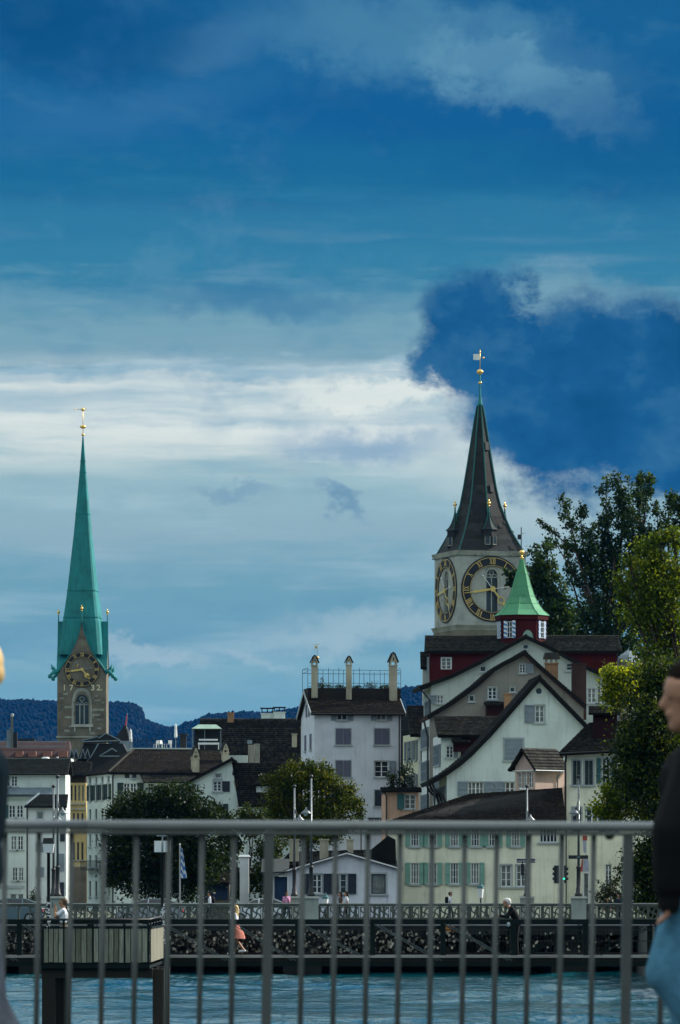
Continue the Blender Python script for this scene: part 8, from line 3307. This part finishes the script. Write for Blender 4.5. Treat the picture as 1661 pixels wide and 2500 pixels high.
# unseen block added on the right bank, its height set to shade the near bridge
h = House('shade_block', 'unseen stone block added on the right bank to shade the near bridge', 'house', 830.5, 14, 0, z0=2.87)
h.root.location.x = 22
zc_ = 18.25
sw = [dict(uv=(2.0 + k * 3.2, 1.5 + r * 3.5, 3.4 + k * 3.2, 3.7 + r * 3.5), grid=(2, 3)) for k in range(14) for r in range(5)]
h.wall(LEFT, [(0, 0), (48, 0), (48, zc_), (0, zc_)], 'light_stone', sw, px=False)
h.body(0, 26, 0, 48, zc_, 'light_stone')
m_ = MB()
m_.box(-.01, 26, -.01, .01, 0, zc_)
m_.build('wall', 'light_stone', h.root)
m_ = MB()
m_.hexa([(-.5, -.5, zc_), (26.5, -.5, zc_), (26.5, 48.5, zc_), (-.5, 48.5, zc_), (5, 5, zc_ + 3.4), (21, 5, zc_ + 3.4), (21, 43, zc_ + 3.4), (5, 43, zc_ + 3.4)])
m_.build('roof', 'slate', h.root)

# ------------------------------------------------------------------ railing of the near bridge
RY = 17.6
rp = RY / F
rz0 = CZ + (HY - 2016) * rp
rl = empty('bridge_railing', (0, RY, DZ), 0, 'grey painted steel railing with round handrail across the foreground', 'railing')
x0, x1 = (-500 - CX) * rp, (2200 - CX) * rp
zr0 = rz0 - DZ
tilt = 5.5 / 1661
zt = lambda px: zr0 - (px - 830) * tilt * rp
for (a, b, nm) in ((-500, 211.5, 0), (212.2, 2200, 0)):
    m_ = MB()
    m_.tube([((a - CX) * rp, 0, zt(a)), ((b - CX) * rp, 0, zt(b))], 12.3 * rp, 20)
    m_.build('handrail', 'rail_gloss', rl, True)
    m_ = MB()
    m_.bar(((a - CX) * rp, 0, zt(a) - 18 * rp), ((b - CX) * rp, 0, zt(b) - 18 * rp), .05, 8 * rp)
    m_.build('under_bar', 'rail_paint', rl)
lean = 7 / 460
bal = [13, 96, 175, 254, 334, 413.5, 494, 572, 740.5, 820, 899, 977.5, 1056, 1135, 1213.5, 1292, 1372.5, 1450, 1619, 1698, 1776, 1855, -65, -144, -223 + 5]
for px in bal:
    zt_ = zt(px) - 21.5 * rp
    m_ = MB()
    x = (px - CX) * rp
    m_.tube([(x, 0, zt_), (x - lean * (zt_ - .1), 0, .1)], 6.7 * rp, 10)
    m_.build('baluster', 'rail_paint', rl, True)
for px in (657.5, 1534, -308, 2020):
    zt_ = zt(px) - 21.5 * rp
    x = (px - CX) * rp
    w_ = 12 * rp
    dx_ = lean * zt_
    m_ = MB()
    m_.hexa([(x - dx_ - w_, -.02, 0), (x - dx_ + w_, -.02, 0), (x - dx_ + w_, .02, 0), (x - dx_ - w_, .02, 0), (x - w_, -.02, zt_), (x + w_, -.02, zt_), (x + w_, .02, zt_), (x - w_, .02, zt_)])
    m_.build('post', 'rail_paint', rl)
m_ = MB()
m_.bar((x0, 0, .11), (x1, 0, .11), .04, .012)
m_.build('bottom_bar', 'rail_paint', rl)
m_ = MB()
m_.ball(((1489 - CX) * rp, .01, zt(1489) - 24 * rp), 12 * rp, 10, 6, .7)
m_.build('bolt', 'rubber', rl, True)

# ------------------------------------------------------------------ air between here and the hills
hz = bpy.data.materials.new('haze')
hz.use_nodes = True
t = NT(hz.node_tree)
o_ = t.n('ShaderNodeOutputMaterial')
vp = t.n('ShaderNodeVolumePrincipled')
vp.inputs['Color'].default_value = (0.015, 0.33, 1.0, 1)
vp.inputs['Density'].default_value = HAZE if 'HAZE' in globals() else 1.35e-5
vp.inputs['Anisotropy'].default_value = 0.0
t.t.links.new(vp.outputs[0], o_.inputs['Volume'])
MATS['haze'] = hz
m_ = MB()
m_.box(-6450, 6450, -220, 12400, -4.4, 470)
o = m_.build('haze', 'haze')
tag(o, kind='stuff')
